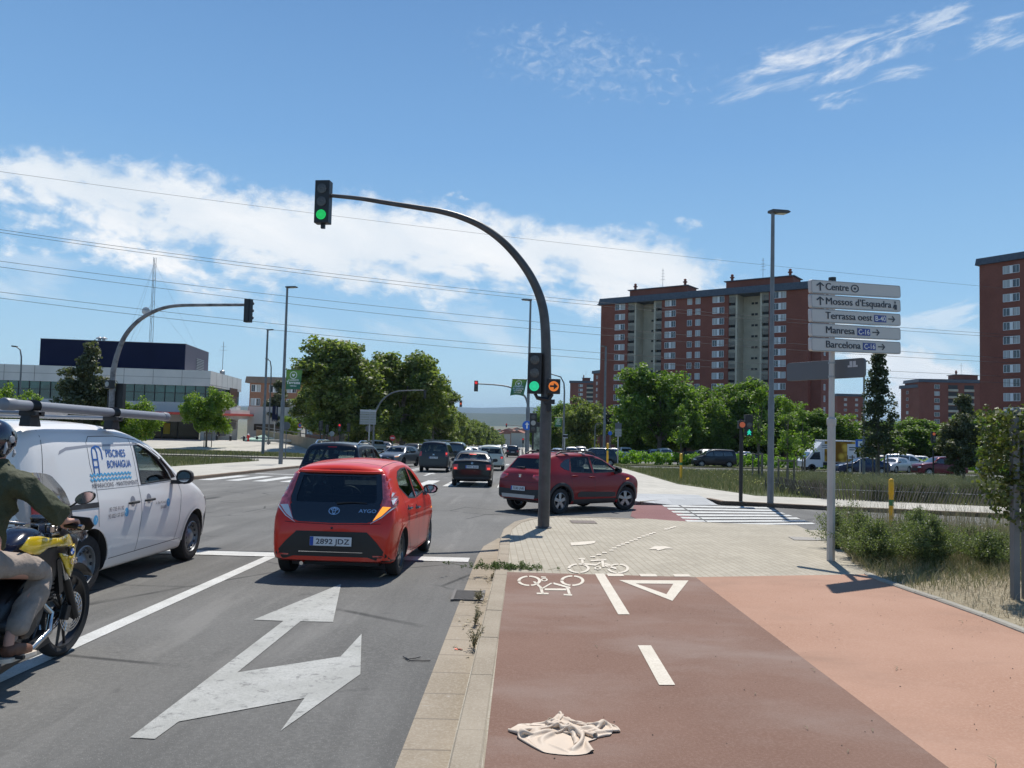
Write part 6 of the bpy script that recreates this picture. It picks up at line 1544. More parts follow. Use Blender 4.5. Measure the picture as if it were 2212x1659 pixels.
# ------------------------------------------------------------ red city hatchback
P_AYGO = paint('orange_red_paint', (.64, .034, .016))
AY = dict(name='ay', wb=2.34, W=1.615, wr=.287, tw=.165, paint=P_AYGO, r=.10, crown=.028, step=.035, gap=.045,
    T=[(-1.735, .42), (-1.728, .58), (-1.700, .69), (-1.650, .80), (-1.585, .93), (-1.50, 1.11), (-1.43, 1.27), (-1.405, 1.335), (-1.34, 1.375), (-1.0, 1.418), (-.5, 1.447), (-.1, 1.45), (.25, 1.41), (.45, 1.345), (.98, .985), (1.2, .93), (1.5, .83), (1.65, .68), (1.72, .42)],
    S=[(.12, .735), (.22, .775), (.36, .80), (.55, .807), (.70, .803), (.82, .785), (.93, .755), (1.02, .715), (1.2, .645), (1.35, .575), (1.48, .50)],
    P=[(-1.735, .13), (-1.70, .085), (-1.62, .045), (-1.45, .015), (-1.2, 0), (1.1, 0), (1.4, .045), (1.6, .13), (1.72, .26)],
    B=[(-1.735, .24), (-1.5, .19), (-1.0, .15), (1.3, .15), (1.72, .22)], cab=(-1.52, 1.25),
    side=[[(.66, .99), (.60, 1.055), (.25, 1.285), (.02, 1.335), (-.04, .945)], [(-.13, .94), (-.07, 1.34), (-.45, 1.335), (-.72, 1.30), (-.92, 1.22), (-.98, 1.13), (-.62, .97)]],
    rearw=[(-.50, 1.275), (.50, 1.275), (.545, 1.0), (.53, .93), (-.53, .93), (-.545, 1.0)],
    frontw=[(-.62, 1.04), (-.50, 1.34), (.50, 1.34), (.62, 1.04)], fw_x=(.2, 1.2), sglass=G_CLEAR)
c = Car(AY, 'red_hatchback', 'bright orange red city hatchback waiting in the near lane, dark glass hatch', 'car')
c.finish(); c.wheel('split', 5, rimm=mat('rim_graphite', (.16, .165, .17), .3, .8))
# gloss black glass hatch below the window, with its lights
c.patch('hatch_glass', 'B', [(-.553, .935), (.553, .935), (.575, .90), (.50, .73), (.43, .705), (0, .695), (-.43, .705), (-.50, .73), (-.575, .90)], M_BGL, .004, .05)
c.patch('hatch_glass_border', 'B', [(-.53, 1.30), (.53, 1.30), (.585, 1.0), (.57, .93), (-.57, .93), (-.585, 1.0)], M_BGL, .003, .04, holes=[[(-.47, 1.262), (.47, 1.262), (.51, 1.0), (.50, .94), (-.50, .94), (-.51, 1.0)]])
tl = [(.535, 1.30), (.625, 1.285), (.70, 1.06), (.745, .935), (.735, .90), (.60, .775), (.475, .70), (.50, .73), (.578, .90), (.588, 1.0)]
for o, sg in zip(c.sym('tail_light', tl, M_TAILP, .010, .035, th=.008), (1, -1)):
    rimp = [(.615, 1.287), (.640, 1.28), (.712, 1.06), (.757, .935), (.746, .893), (.607, .765), (.470, .692), (.475, .70), (.60, .775), (.735, .90), (.745, .935), (.70, 1.06)]
    c.patch('light_edge', 'B', [(y*sg, z) for y, z in rimp], M_CLR, .012, .04, parent=o)
    c.patch('reverse_lens', 'B', [(y*sg, z) for y, z in ((.60, .90), (.70, .895), (.60, .79), (.50, .725))], M_IND if sg < 0 else M_CLR, .013, .04, parent=o)
c.patch('light_reflector', 'B', [(-y, z) for y, z in ((.655, 1.24), (.675, 1.235), (.735, .98), (.715, .92), (.69, .98))], M_CLR, .0135, .03)
lowp = [(-.44, .595), (.44, .595), (.57, .47), (.755, .245), (.72, .225), (.62, .24), (.51, .275), (.46, .29), (-.46, .29), (-.51, .275), (-.62, .24), (-.72, .225), (-.755, .245), (-.57, .47)]
c.patch('bumper_insert', 'B', lowp, mat('satin_black', (.010, .010, .011), .38), .004, .05)
for sg in (1, -1): c.patch('rear_reflector', 'B', [(.52*sg, .315), (.66*sg, .318), (.67*sg, .302), (.53*sg, .298)], M_TAIL, .009, .05)
c.patch('tailgate_trim', 'B', [(-.40, .35), (.40, .35), (.40, .343), (-.40, .343)], M_CHR, .012, .05)
c.patch('brake_light', 'B', [(-.14, 1.352), (.14, 1.352), (.13, 1.331), (-.13, 1.331)], M_TAIL, .006, .03)
p, n = c.hit('B', 0, 1.31, 0)
b = MB(); vs = []   # roof spoiler lip
for i in range(21):
    y = -.54+1.08*i/20; q, _ = c.hit('B', y, 1.325, 0)
    q = q or Vector((-1.38, y, 1.32)); e_ = min(1, (1-abs(y)/.54)*6)
    vs += [(q.x+.03, y, 1.345), (q.x-.045*e_, y, 1.330), (q.x-.045*e_, y, 1.305), (q.x+.03, y, 1.295)]
b.add(vs, [(4*i+k, 4*i+4+k, 4*i+4+(k+1) % 4, 4*i+(k+1) % 4) for i in range(20) for k in range(4)]+[(0, 1, 2, 3), (80, 81, 82, 83)]); b.build('roof_spoiler', P_AYGO, c.root, smooth=True, angle=40)
c.plate('B', .475, '2892 JDZ', off=.02)
b = MB(); c.patch('x', 'B', [(0, 0), (0, 0), (0, 0)], None, build=False) if False else None
def ell(c, mb, side, cy, cz, ry, rz, w, off=.008, n=36, rot=0):
    V = []
    for k in range(n+1):
        a = 2*math.pi*k/n
        for q in (1, 1-w):
            y, z = ry*q*math.cos(a), rz*q*math.sin(a); y, z = y*math.cos(rot)-z*math.sin(rot), y*math.sin(rot)+z*math.cos(rot); V.append(c.hit(side, cy+y, cz+z, off)[0])
    for k in range(n):
        q = V[2*k:2*k+4]
        if all(p is not None for p in q): mb.add([tuple(p) for p in (q[0], q[1], q[3], q[2])], [(0, 1, 2, 3)])
b = MB(); ell(c, b, 'B', 0, .838, .070, .047, .15); ell(c, b, 'B', 0, .856, .044, .018, .32); ell(c, b, 'B', 0, .838, .021, .046, .38); b.build('emblem', M_CHR, c.root)
def text_hit(c, mb, s, side, y, z, size, off=.008, align='CENTER', bold=0.0, sx=1.0, sgn=None, shear=0.0):
    V, T = text_tris(s, size, align, bold); sg = sgn if sgn is not None else {'B': -1, 'F': 1, 'R': 1, 'L': -1}[side]
    P = [c.hit(side, y+sg*vx*sx, z+vy+shear*vx, off)[0] for vx, vy in V]
    ok = [t for t in T if all(P[i] is not None for i in t)]; P = [tuple(p) if p is not None else (0, 0, 0) for p in P]; mb.add(P, ok)
b = MB(); text_hit(c, b, 'AYGO', 'B', -.42, .825, .058, bold=.01, sx=1.35); b.build('model_lettering', M_CHR, c.root)
b = MB(); p, n = c.hit('B', -.02, .925, .02); b.tube([tuple(p), tuple(c.hit('B', -.2, .94, .022)[0]), tuple(c.hit('B', -.40, .935, .02)[0])], [.012, .007, .005], 6); b.lathe([(.018, 0), (.018, .02), (0, .025)], tuple(p-n*.02), axis='x', seg=10); b.build('rear_wiper', M_BPL, c.root)
b = MB(); disc(b, tuple(c.hit('B', 0, .635, 0)[0]), .014, n=(-1, 0, .1)); b.build('lock', M_BPL, c.root)
b = MB()
for sd in 'RL':
    c.seam(b, sd, [(.80, .96), (.86, .80), (.84, .35), (.80, .22), (-.03, .22), (-.06, .55), (-.07, .93)]); c.seam(b, sd, [(-.03, .22), (-.55, .24), (-.78, .45), (-.84, .70), (-.98, .92), (-1.0, 1.1)])
c.seam(b, 'B', [(-.60, .70), (-.43, .69), (0, .68), (.43, .69), (.60, .70)]); c.seam(b, 'T', [(-1.36, -.50), (-.9, -.50), (-.2, -.49), (.3, -.47)]); c.seam(b, 'T', [(-1.36, .50), (-.9, .50), (-.2, .49), (.3, .47)])
c.seam(b, 'T', [(-1.18, -.52), (-1.12, -.2), (-1.14, 0), (-1.12, .2), (-1.18, .52)], w=.012); b.build('panel_gaps', M_SEAMC, c.root)
c.handle([(-.20, .80), (-.78, .83)], M_BGL, 'R', .17)
c.mirror(.60, 1.0, .74, M_BGL, w=.23, h=.145); c.seats((-.22,), .45, h=.60, bench=-.95); c.wheel_steer(.42, .88, .34)
for sd in 'RL':
    c.patch('side_indicator', sd, [(1.02, .72), (1.07, .725), (1.07, .70), (1.02, .695)], M_IND, .01, .05)
    n_ = 26; r0 = AY['wr']+AY['gap']
    for ax in (-AY['wb']/2, AY['wb']/2):
        arc = [(ax+(r0+.002)*math.cos(math.pi*k/n_), .287+(r0+.002)*math.sin(math.pi*k/n_)) for k in range(n_+1)]; arc2 = [(ax+(r0+.035)*math.cos(math.pi*k/n_), .287+(r0+.035)*math.sin(math.pi*k/n_)) for k in range(n_, -1, -1)]
        c.patch('arch_lip', sd, arc+arc2, P_AYGO, .008, .05)
b = MB(); b.box((-.2, 0, .18), (2.6, 1.1, .06)); b.build('underbody', M_BPL, c.root)
b = MB(); b.tube([(-1.74, .36, .20), (-1.4, .36, .22)], .024, 10); b.build('exhaust', M_CHR, c.root)
gR = G(856, 1243, 0); hd = R(90-2.3); f_ = Vector((math.cos(hd), math.sin(hd))); l_ = Vector((-f_.y, f_.x))
q = Vector((gR.x, gR.y))+f_*(AY['wb']/2)+l_*(AY['W']/2-.09); c.place(q.x, q.y, hd)

# ------------------------------------------------------------ maroon crossover turning right
P_SAN = paint('maroon_paint', (.20, .004, .008), rough=.4); P_SAN.node_tree.nodes['Principled BSDF'].inputs['Coat Weight'].default_value = .3
SD = dict(name='sd', wb=2.604, W=1.80, wr=.325, tw=.20, paint=P_SAN, r=.10, crown=.03, step=.045, gap=.06,
    T=[(-1.985, .50), (-1.975, .66), (-1.945, .80), (-1.915, .92), (-1.86, 1.02), (-1.76, 1.09), (-1.54, 1.35), (-1.475, 1.435), (-1.40, 1.465), (-1.0, 1.515), (-.4, 1.54), (.05, 1.525), (.40, 1.46), (.62, 1.37), (1.16, 1.055), (1.45, 1.01), (1.8, .92), (1.98, .80), (2.06, .62), (2.10, .40)],
    S=[(.15, .80), (.28, .86), (.45, .885), (.65, .895), (.80, .885), (.92, .86), (1.02, .83), (1.08, .80), (1.3, .68), (1.45, .60), (1.55, .52)],
    P=[(-1.985, .18), (-1.95, .11), (-1.85, .06), (-1.6, .02), (-1.3, 0), (1.4, 0), (1.75, .06), (1.95, .17), (2.1, .34)],
    B=[(-1.985, .36), (-1.7, .28), (-1.0, .22), (1.3, .22), (1.8, .26), (2.1, .30)], cab=(-1.72, 1.35),
    side=[[(.92, 1.075), (.84, 1.15), (.48, 1.365), (.18, 1.425), (.05, 1.43), (.0, 1.045)], [(-.09, 1.04), (-.05, 1.435), (-.50, 1.43), (-.72, 1.40), (-.88, 1.07)]],
    rearw=[(-.56, 1.385), (.56, 1.385), (.64, 1.12), (-.64, 1.12)], frontw=[(-.66, 1.10), (-.52, 1.40), (.52, 1.40), (.66, 1.10)], fw_x=(.35, 1.5), rglass=glass('car_glass_half', (.66, .76, .72), .06))
c = Car(SD, 'maroon_crossover', 'dark maroon crossover turning right behind the signal pole, black wheel arches', 'car')
c.finish(); c.wheel('fat', 5, steer=R(-22), rimm=mat('rim_twotone', (.30, .31, .32), .3, .7))
for sd in 'RL':
    c.patch('quarter_trim', sd, [(-.93, 1.09), (-.77, 1.40), (-.95, 1.37), (-1.17, 1.27), (-1.22, 1.21), (-1.12, 1.13)], M_BGL, .003, .05)
    n_ = 26; r0 = .385
    for ax in (-SD['wb']/2, SD['wb']/2):
        arc = [(ax+r0*math.cos(math.pi*k/n_*1.0), .325+r0*math.sin(math.pi*k/n_)) for k in range(n_+1)]; arc2 = [(ax+(r0+.085)*math.cos(math.pi*k/n_), .325+(r0+.085)*math.sin(math.pi*k/n_)) for k in range(n_, -1, -1)]
        c.patch('arch_cladding', sd, arc+arc2, M_BPL, .012, .05, th=.01)
    c.patch('sill_cladding', sd, [(-.86, .36), (.86, .36), (.84, .24), (-.84, .24)], M_BPL, .008, .08); c.patch('door_moulding', sd, [(-.72, .50), (-.60, .56), (.78, .52), (.80, .42), (.6, .40), (-.70, .42)], M_BPL, .010, .08)
    c.patch('side_indicator', sd, [(1.26, .885), (1.38, .90), (1.37, .86), (1.25, .845)], M_IND if sd == 'R' else M_CLR, .01, .05)
    c.patch('headlight', 'F', [(-.50 if sd == 'R' else .50, .86), (-.74 if sd == 'R' else .74, .85), (-.74 if sd == 'R' else .74, .76), (-.50 if sd == 'R' else .50, .74)], M_CLR, .006, .05)
c.sym('tail_light', [(.46, .97), (.66, .985), (.80, .99), (.80, .86), (.66, .84), (.46, .90)], M_TAIL, .008, .05, th=.006)
c.patch('bumper_lower', 'B', [(-.80, .62), (-.45, .60), (.45, .60), (.80, .62), (.82, .40), (-.82, .40)], M_BPL, .006, .06); c.patch('skid_plate', 'B', [(-.62, .47), (.62, .47), (.60, .38), (-.60, .38)], M_ALU, .014, .06)
c.plate('B', .62, '7330 LNR', off=.02, tilt=0)
b = MB(); text_hit(c, b, 'D', 'B', .02, .905, .07, bold=.01); b.prism([(-.05, .04), (.05, .04), (.03, -.04), (-.03, -.04)], tuple(c.hit('B', 0, .935, .004)[0]), (0, -1, 0), (0, 0, 1), (-1, 0, 0), .006); b.build('emblem', M_CHR, c.root)
b = MB(); p, n = c.hit('B', 0, 1.13, .02); b.tube([tuple(p), tuple(c.hit('B', .18, 1.14, .025)[0]), tuple(c.hit('B', .36, 1.145, .02)[0])], [.02, .012, .008], 6); b.build('rear_wiper', M_BPL, c.root)
for sy in (-1, 1):
    b = MB(); b.tube([(-1.2, sy*.56, 1.50), (-1.05, sy*.57, 1.565), (-.3, sy*.575, 1.60), (.15, sy*.565, 1.57), (.3, sy*.56, 1.51)], [.02, .024, .024, .024, .02], 8); b.build('roof_rail', M_BPL, c.root, smooth=True)
b = MB(); b.box((-.75, 0, 1.60), (.12, 1.16, .03)); b.box((-.1, 0, 1.61), (.12, 1.16, .03)); b.build('cross_bar', M_BPL, c.root)
b = MB()
for sd in 'RL': c.seam(b, sd, [(1.12, 1.03), (1.14, .80), (1.02, .40), (.98, .30), (-.03, .30), (-.04, 1.02)]); c.seam(b, sd, [(-.03, .30), (-.72, .32), (-.88, .60), (-.92, .85), (-.96, 1.05)])
c.seam(b, 'B', [(-.78, .80), (-.4, .79), (.4, .79), (.78, .80)]); b.build('panel_gaps', M_SEAMC, c.root)
c.handle([(-.12, .93), (-.78, .96)], P_SAN, 'R', .2, cup=False); c.mirror(.82, 1.08, .84, M_BPL, w=.22, h=.16); c.seats((-.15,), .58, h=.62, bench=-1.02); c.wheel_steer(.5, 1.0, .36)
b = MB(); b.box((-.1, 0, .28), (2.6, 1.3, .1)); b.box((-1.75, 0, .36), (.3, 1.3, .1)); b.build('underbody', M_BPL, c.root)
gR = G(1207, 1111, 0); hd = R(43); f_ = Vector((math.cos(hd), math.sin(hd))); l_ = Vector((-f_.y, f_.x)); q = Vector((gR.x, gR.y))+f_*(SD['wb']/2)+l_*(SD['W']/2-.1); c.place(q.x, q.y, hd)

# ------------------------------------------------------------ white panel van with a roof pipe
P_VAN = paint('white_paint', (.70, .69, .68), rough=.4)
VN = dict(name='vn', wb=2.716, W=1.86, wr=.325, tw=.20, paint=P_VAN, r=.14, crown=.03, step=.05, gap=.065,
    T=[(-2.45, .55), (-2.44, .9), (-2.41, 1.35), (-2.37, 1.62), (-2.30, 1.76), (-2.14, 1.80), (-.9, 1.83), (-.45, 1.79), (.05, 1.68), (.40, 1.545), (.70, 1.37), (.96, 1.235), (1.25, 1.145), (1.6, 1.02), (1.85, .91), (2.05, .78), (2.2, .62), (2.25, .45)],
    S=[(.15, .83), (.28, .885), (.45, .915), (.70, .93), (.90, .925), (1.02, .905), (1.12, .885), (1.4, .83), (1.62, .775), (1.78, .69), (1.9, .6)],
    P=[(-2.45, .14), (-2.38, .07), (-2.2, .02), (-1.8, 0), (1.3, 0), (1.7, .04), (2.0, .13), (2.15, .26), (2.25, .40)],
    B=[(-2.45, .33), (-1.9, .26), (-1.0, .20), (1.3, .20), (2.25, .24)], cab=(-.70, 1.02),
    side=[[(0.59, 1.16), (0.51, 1.26), (0.28, 1.43), (0.05, 1.545), (-0.15, 1.60), (-0.27, 1.61), (-0.21, 1.14)]],
    frontw=[(-.74, 1.25), (-.60, 1.60), (.60, 1.60), (.74, 1.25)], fw_x=(-.07, 1.35))
c = Car(VN, 'panel_van', 'white pool service panel van with blue lettering and a grey pipe on its roof', 'van')
c.finish(); c.wheel('steel', rimm=mat('rim_steel', (.26, .27, .28), .45, .6))
b = MB()
for sd in 'RL':
    c.seam(b, sd, [(0.13, 1.58), (0.45, 1.40), (0.75, 1.20), (0.85, .98), (0.81, .60), (0.73, .36)]); c.seam(b, sd, [(-0.35, 1.68), (-0.29, 1.12), (-0.25, .80), (-0.32, .34)]); c.seam(b, sd, [(-1.15, .34), (-1.22, .80), (-1.23, 1.12), (-1.3, 1.40), (-1.3, 1.62), (-1.22, 1.69), (-0.67, 1.70), (-0.17, 1.66), (0.45, 1.42)])
    c.seam(b, sd, [(-.98, .34), (.90, .36)]); c.seam(b, sd, [(-2.13, .55), (-2.15, 1.2), (-2.06, 1.74)]); c.seam(b, sd, [(-1.23, 1.115), (-0.21, 1.115), (0.81, 1.13)], w=.004)
b.build('panel_gaps', M_SEAMC, c.root)
for sd in 'RL':
    c.patch('door_rail', sd, [(-2.1, .99), (-1.22, .985), (-1.22, .93), (-2.1, .945)], M_BPL, .004, .08)
    c.patch('panel_crease_shade', sd, [(-1.85, 1.50), (-1.82, 1.54), (-1.7, 1.575), (-1.3, 1.60), (-.16, 1.62), (-.16, 1.60), (-1.3, 1.575), (-1.7, 1.545)], mat('van_crease_shade', (.28, .29, .33), .5), .002, .05)  # shade of the pressed panel indent, painted as a grey band
    c.patch('quarter_glass', sd, [(0.61, 1.17), (0.73, 1.18), (0.63, 1.27), (0.38, 1.43), (0.33, 1.42), (0.53, 1.27)], M_BGL, .003, .04)
    c.patch('front_bumper', sd, [(1.76, .60), (1.95, .68), (2.2, .66), (2.24, .28), (1.76, .28)], M_BPL, .006, .06)
    c.patch('headlight', sd, [(1.74, .86), (1.92, .86), (2.08, .72), (1.92, .72)], M_BGL, .006, .04)
    n_ = 26; r0 = .39
    for ax in (-VN['wb']/2, VN['wb']/2):
        arc = [(ax+r0*math.cos(math.pi*k/n_), .325+r0*math.sin(math.pi*k/n_)) for k in range(n_+1)]; arc2 = [(ax+(r0+.03)*math.cos(math.pi*k/n_), .325+(r0+.03)*math.sin(math.pi*k/n_)) for k in range(n_, -1, -1)]
        c.patch('arch_lip', sd, arc+arc2, P_VAN, .010, .05)
    arc3 = [(1.358+r0*math.cos(math.pi*k/n_), .325+r0*math.sin(math.pi*k/n_)) for k in range(0, 10)]
c.patch('tail_light', 'R', [(-2.24, .75), (-2.17, .78), (-2.18, 1.28), (-2.30, 1.30), (-2.34, .78)], M_TAIL, .006, .05); c.patch('tail_light', 'L', [(-2.24, .75), (-2.17, .78), (-2.18, 1.28), (-2.30, 1.30), (-2.34, .78)], M_TAIL, .006, .05)
c.handle([(-0.47, .93), (-0.07, .935)], M_BPL, 'R', .21, cup=False)
for x, z in ((-.47, .945), (-.07, .95)): c.patch('handle_recess_shade', 'R', [(x+.06*math.cos(a*math.pi/6), z+.06*math.sin(a*math.pi/6)) for a in range(12)], mat('van_recess_shade', (.22, .23, .26), .5), .0015, .04)  # shade inside the handle recesses, painted as grey discs on the flat door
c.mirror(.60, 1.17, .95, M_BPL, w=.22, h=.19); c.seats((-.4,), .62, h=.65); c.wheel_steer(.33, 1.06, .4)
b = MB(); b.box((-.2, 0, .24), (3.0, 1.3, .1)); b.build('underbody', M_BPL, c.root)
M_TB = mat('van_blue', (.018, .10, .36), .4); M_TS = mat('van_sky_blue', (.08, .36, .62), .4); M_TD = mat('van_dark_ink', (.05, .055, .09), .5)
def side_text(mb, s, x, z, wid, hgt, bold=0.0, shear=0.0):
    x -= .17; V, _ = text_tris(s, 1.0, 'LEFT', bold); w0 = max(v_[0] for v_ in V); sz = hgt/.72; text_hit(c, mb, s, 'R', x, z, sz, .004, 'LEFT', bold, sx=wid/(w0*sz), shear=shear)
b = MB(); side_text(b, 'PISCINES', -.78, 1.465, .44, .085, .012); side_text(b, 'BONAIGUA', -.78, 1.345, .54, .085, .012); b.build('company_lettering', M_TB, c.root)
def stroke(mb, pts, w, closed=False):
    D_ = densify([(x-.645, z) for x, z in pts], .02, closed=False); c.seam(mb, 'R', D_, w, .004)
b = MB()
stroke(b, [(-.585, 1.28), (-.585, 1.52), (-.57, 1.56), (-.535, 1.575), (-.50, 1.555), (-.485, 1.52), (-.485, 1.28)], .020); stroke(b, [(-.53, 1.575), (-.49, 1.585), (-.42, 1.575), (-.39, 1.54), (-.385, 1.44)], .020)
stroke(b, [(-.585, 1.44), (-.485, 1.44)], .018); stroke(b, [(-.585, 1.36), (-.485, 1.36)], .018); b.build('logo_mark', M_TB, c.root)
b = MB()
for z in (1.275, 1.225): stroke(b, [(-.68+.0125*k, z+.011*math.cos(k*math.pi/3.0)) for k in range(0, 72)], .020)
for x, z in ((-.625, .83), (.45, .865), (-1.29, .80)): c_ = [(x+.045*math.cos(a*math.pi/12), z+.052*math.sin(a*math.pi/12)) for a in range(24)]; c.patch('icon_disc', 'R', c_, M_TS, .004, .03)
b.build('wave_stripes', M_TS, c.root)
b = MB(); side_text(b, 'REPARACIONS - MANTENIMENTS', -1.14, 1.135, 1.02, .052, .0); side_text(b, '93 735 91 92', -.84, .865, .32, .046); side_text(b, '93 823 57 03', -.86, .79, .33, .046); side_text(b, 'Av. Béjar 42, local 1', .27, .865, .29, .034); side_text(b, 'TERRASSA', .40, .80, .17, .038); side_text(b, 'es', -1.25, .80, .06, .045); b.build('contact_lettering', M_TD, c.root)
b = MB(); stroke(b, [(-.02, .855), (-.01, .83), (.0, .812), (.02, .80)], .012); b.build('icon_mark', M_WHT, c.root); b = MB(); stroke(b, [(1.08, .885), (1.105, .88), (1.10, .865), (1.085, .84)], .010); b.build('icon_mark', M_WHT, c.root); b = MB(); stroke(b, [(-.67, .82), (-.66, .79), (-.64, .78), (-.63, .82)], .008); b.build('icon_mark', M_WHT, c.root)
gF = G(403, 1210, 0); hd = R(90); q = (gF.x-(VN['W']/2-.10), gF.y-VN['wb']/2); c.place(q[0], q[1], hd); VANP = q
# roof bars belong to the van; the pipe lashed on them is a thing of its own
for x in (-2.25, -.74):
    b = MB(); b.tube([(x, -.84, 1.905), (x, .84, 1.905)], .022, 8)
    b.build('roof_bar', M_METG, c.root)
    for sy in (-1, 1):
        b = MB(); b.prism([(-.10, 0), (.10, 0), (.05, .13), (-.07, .14)], (x, sy*.70, 1.775), (1, 0, 0), (0, 0, 1), (0, sy, 0), .10); b.box((x, sy*.76, 1.90), (.16, .16, .05)); b.build('bar_foot', M_BPL, c.root, bevel=.01)
b = MB(); b.tube([(-2.9, -.30, 1.945), (-.9, -.30, 1.945)], .03, 8); b.build('ladder_rail', M_METG, c.root)
pipe = thing('storage_pipe', 'long grey plastic pipe with end caps lashed to the white van roof bars', 'pipe')
b = MB(); M_PIPE = mat('pipe_grey', (.20, .21, .235), .42, noise=(2, .06)); b.tube([(-2.62, -.76, 1.97), (.56, -.76, 1.97)], .050, 24, caps=True); b.build('tube', M_PIPE, pipe, smooth=True, angle=60)
for x0_, x1_ in ((-2.68, -2.54), (.50, .62)): b = MB(); b.lathe([(0, x0_), (.052, x0_+.003), (.058, x0_+.012), (.058, x1_)], (0, -.76, 1.97), axis='x', seg=24); b.build('end_cap', M_PIPE, pipe, smooth=True, angle=60)
for x in (-2.25, -.74):
    b = MB()
    for k in range(5): b.lathe([(.053, -.008), (.063, 0), (.053, .008)], (x-.05+.025*k, -.76, 1.97), axis='x', seg=20)
    b.build('lashing', M_BLK, pipe, smooth=True)
pipe.matrix_world = c.root.matrix_world.copy()

# ------------------------------------------------------------ cars further off
SH = {}
SH['suv'] = dict(wb=2.57, W=1.80, wr=.34, T=[(-1.93, .5), (-1.925, .8), (-1.90, .98), (-1.86, 1.08), (-1.70, 1.40), (-1.62, 1.56), (-1.5, 1.62), (-.8, 1.66), (.1, 1.64), (.4, 1.57), (.98, 1.14), (1.3, 1.09), (1.85, 1.0), (2.02, .86), (2.08, .45)],
    S=[(.15, .80), (.3, .87), (.6, .90), (.95, .885), (1.1, .84), (1.3, .77), (1.55, .68), (1.7, .58)], P=[(-1.93, .14), (-1.87, .06), (-1.6, .01), (1.4, 0), (1.8, .07), (2.08, .28)], B=[(-1.93, .38), (-1.5, .26), (1.5, .24), (2.08, .30)], cab=(-1.75, 1.15),
    side=[[(.78, 1.12), (.38, 1.46), (.05, 1.50), (.0, 1.08)], [(-.08, 1.08), (-.04, 1.50), (-.75, 1.49), (-.85, 1.12)], [(-.93, 1.14), (-.84, 1.48), (-1.25, 1.45), (-1.45, 1.30), (-1.3, 1.16)]], rearw=[(-.62, 1.46), (.62, 1.46), (.70, 1.12), (-.70, 1.12)], frontw=[(-.70, 1.18), (-.58, 1.53), (.58, 1.53), (.70, 1.18)], fw_x=(.3, 1.3))
SH['hatch'] = dict(wb=2.6, W=1.78, wr=.32, T=[(-2.0, .45), (-1.98, .7), (-1.93, .92), (-1.75, 1.08), (-1.45, 1.36), (-1.35, 1.42), (-.5, 1.46), (0, 1.45), (.35, 1.37), (1.1, .98), (1.6, .90), (2.0, .76), (2.12, .6), (2.16, .4)],
    S=[(.15, .79), (.3, .86), (.6, .89), (.85, .875), (1.0, .82), (1.25, .70), (1.4, .62), (1.5, .54)], P=[(-2.0, .18), (-1.93, .08), (-1.6, .01), (1.4, 0), (1.8, .08), (2.16, .34)], B=[(-2.0, .30), (-1.5, .2), (1.5, .18), (2.16, .24)], cab=(-1.7, 1.2),
    side=[[(.80, 1.0), (.30, 1.32), (.02, 1.36), (.0, .98)], [(-.08, .98), (-.05, 1.36), (-.7, 1.34), (-1.1, 1.2), (-1.12, 1.06), (-.9, .99)]], rearw=[(-.52, 1.34), (.52, 1.34), (.62, 1.08), (-.62, 1.08)], frontw=[(-.66, 1.03), (-.54, 1.34), (.54, 1.34), (.66, 1.03)], fw_x=(.3, 1.4))
SH['sedan'] = dict(wb=2.6, W=1.71, wr=.31, r=.09, T=[(-2.03, .45), (-2.025, .7), (-2.0, .95), (-1.93, 1.04), (-1.62, 1.08), (-1.50, 1.09), (-1.02, 1.36), (-.75, 1.405), (-.2, 1.425), (.2, 1.39), (.45, 1.30), (1.05, .97), (1.6, .89), (2.0, .76), (2.12, .6), (2.16, .4)],
    S=[(.15, .76), (.3, .82), (.6, .852), (.85, .84), (1.0, .80), (1.1, .75), (1.3, .64), (1.42, .55), (1.5, .5)], P=[(-2.03, .13), (-1.96, .06), (-1.7, .02), (-1.4, 0), (1.4, 0), (1.8, .08), (2.16, .34)], B=[(-2.03, .30), (-1.5, .2), (1.5, .18), (2.16, .24)], cab=(-1.35, 1.15),
    side=[[(.85, .99), (.38, 1.27), (.02, 1.33), (.0, .97)], [(-.08, .97), (-.05, 1.33), (-.65, 1.30), (-.98, 1.16), (-.80, 1.0)]], rearw=[(-.50, 1.315), (.50, 1.315), (.61, 1.10), (-.61, 1.10)], frontw=[(-.64, 1.02), (-.52, 1.31), (.52, 1.31), (.64, 1.02)], fw_x=(.3, 1.4))
SH['mpv'] = dict(wb=2.73, W=1.82, wr=.32, r=.12, T=[(-2.13, .5), (-2.12, .9), (-2.08, 1.2), (-1.98, 1.62), (-1.9, 1.74), (-1.7, 1.78), (-.4, 1.82), (.2, 1.78), (.5, 1.68), (1.2, 1.2), (1.5, 1.08), (1.9, .95), (2.1, .75), (2.16, .45)],
    S=[(.15, .80), (.3, .88), (.6, .91), (.95, .90), (1.1, .87), (1.5, .78), (1.7, .70), (1.85, .6)], P=[(-2.13, .10), (-2.05, .04), (-1.7, 0), (1.4, 0), (1.8, .08), (2.16, .34)], B=[(-2.13, .34), (-1.5, .22), (1.5, .20), (2.16, .26)], cab=(-1.9, 1.5),
    side=[[(1.05, 1.15), (.55, 1.52), (.25, 1.58), (.2, 1.12)], [(.12, 1.12), (.15, 1.60), (-.72, 1.62), (-.75, 1.14)], [(-.83, 1.14), (-.80, 1.62), (-1.6, 1.60), (-1.75, 1.2)]], rearw=[(-.66, 1.62), (.66, 1.62), (.74, 1.16), (-.74, 1.16)], frontw=[(-.72, 1.22), (-.62, 1.64), (.62, 1.64), (.72, 1.22)], fw_x=(.4, 1.7))
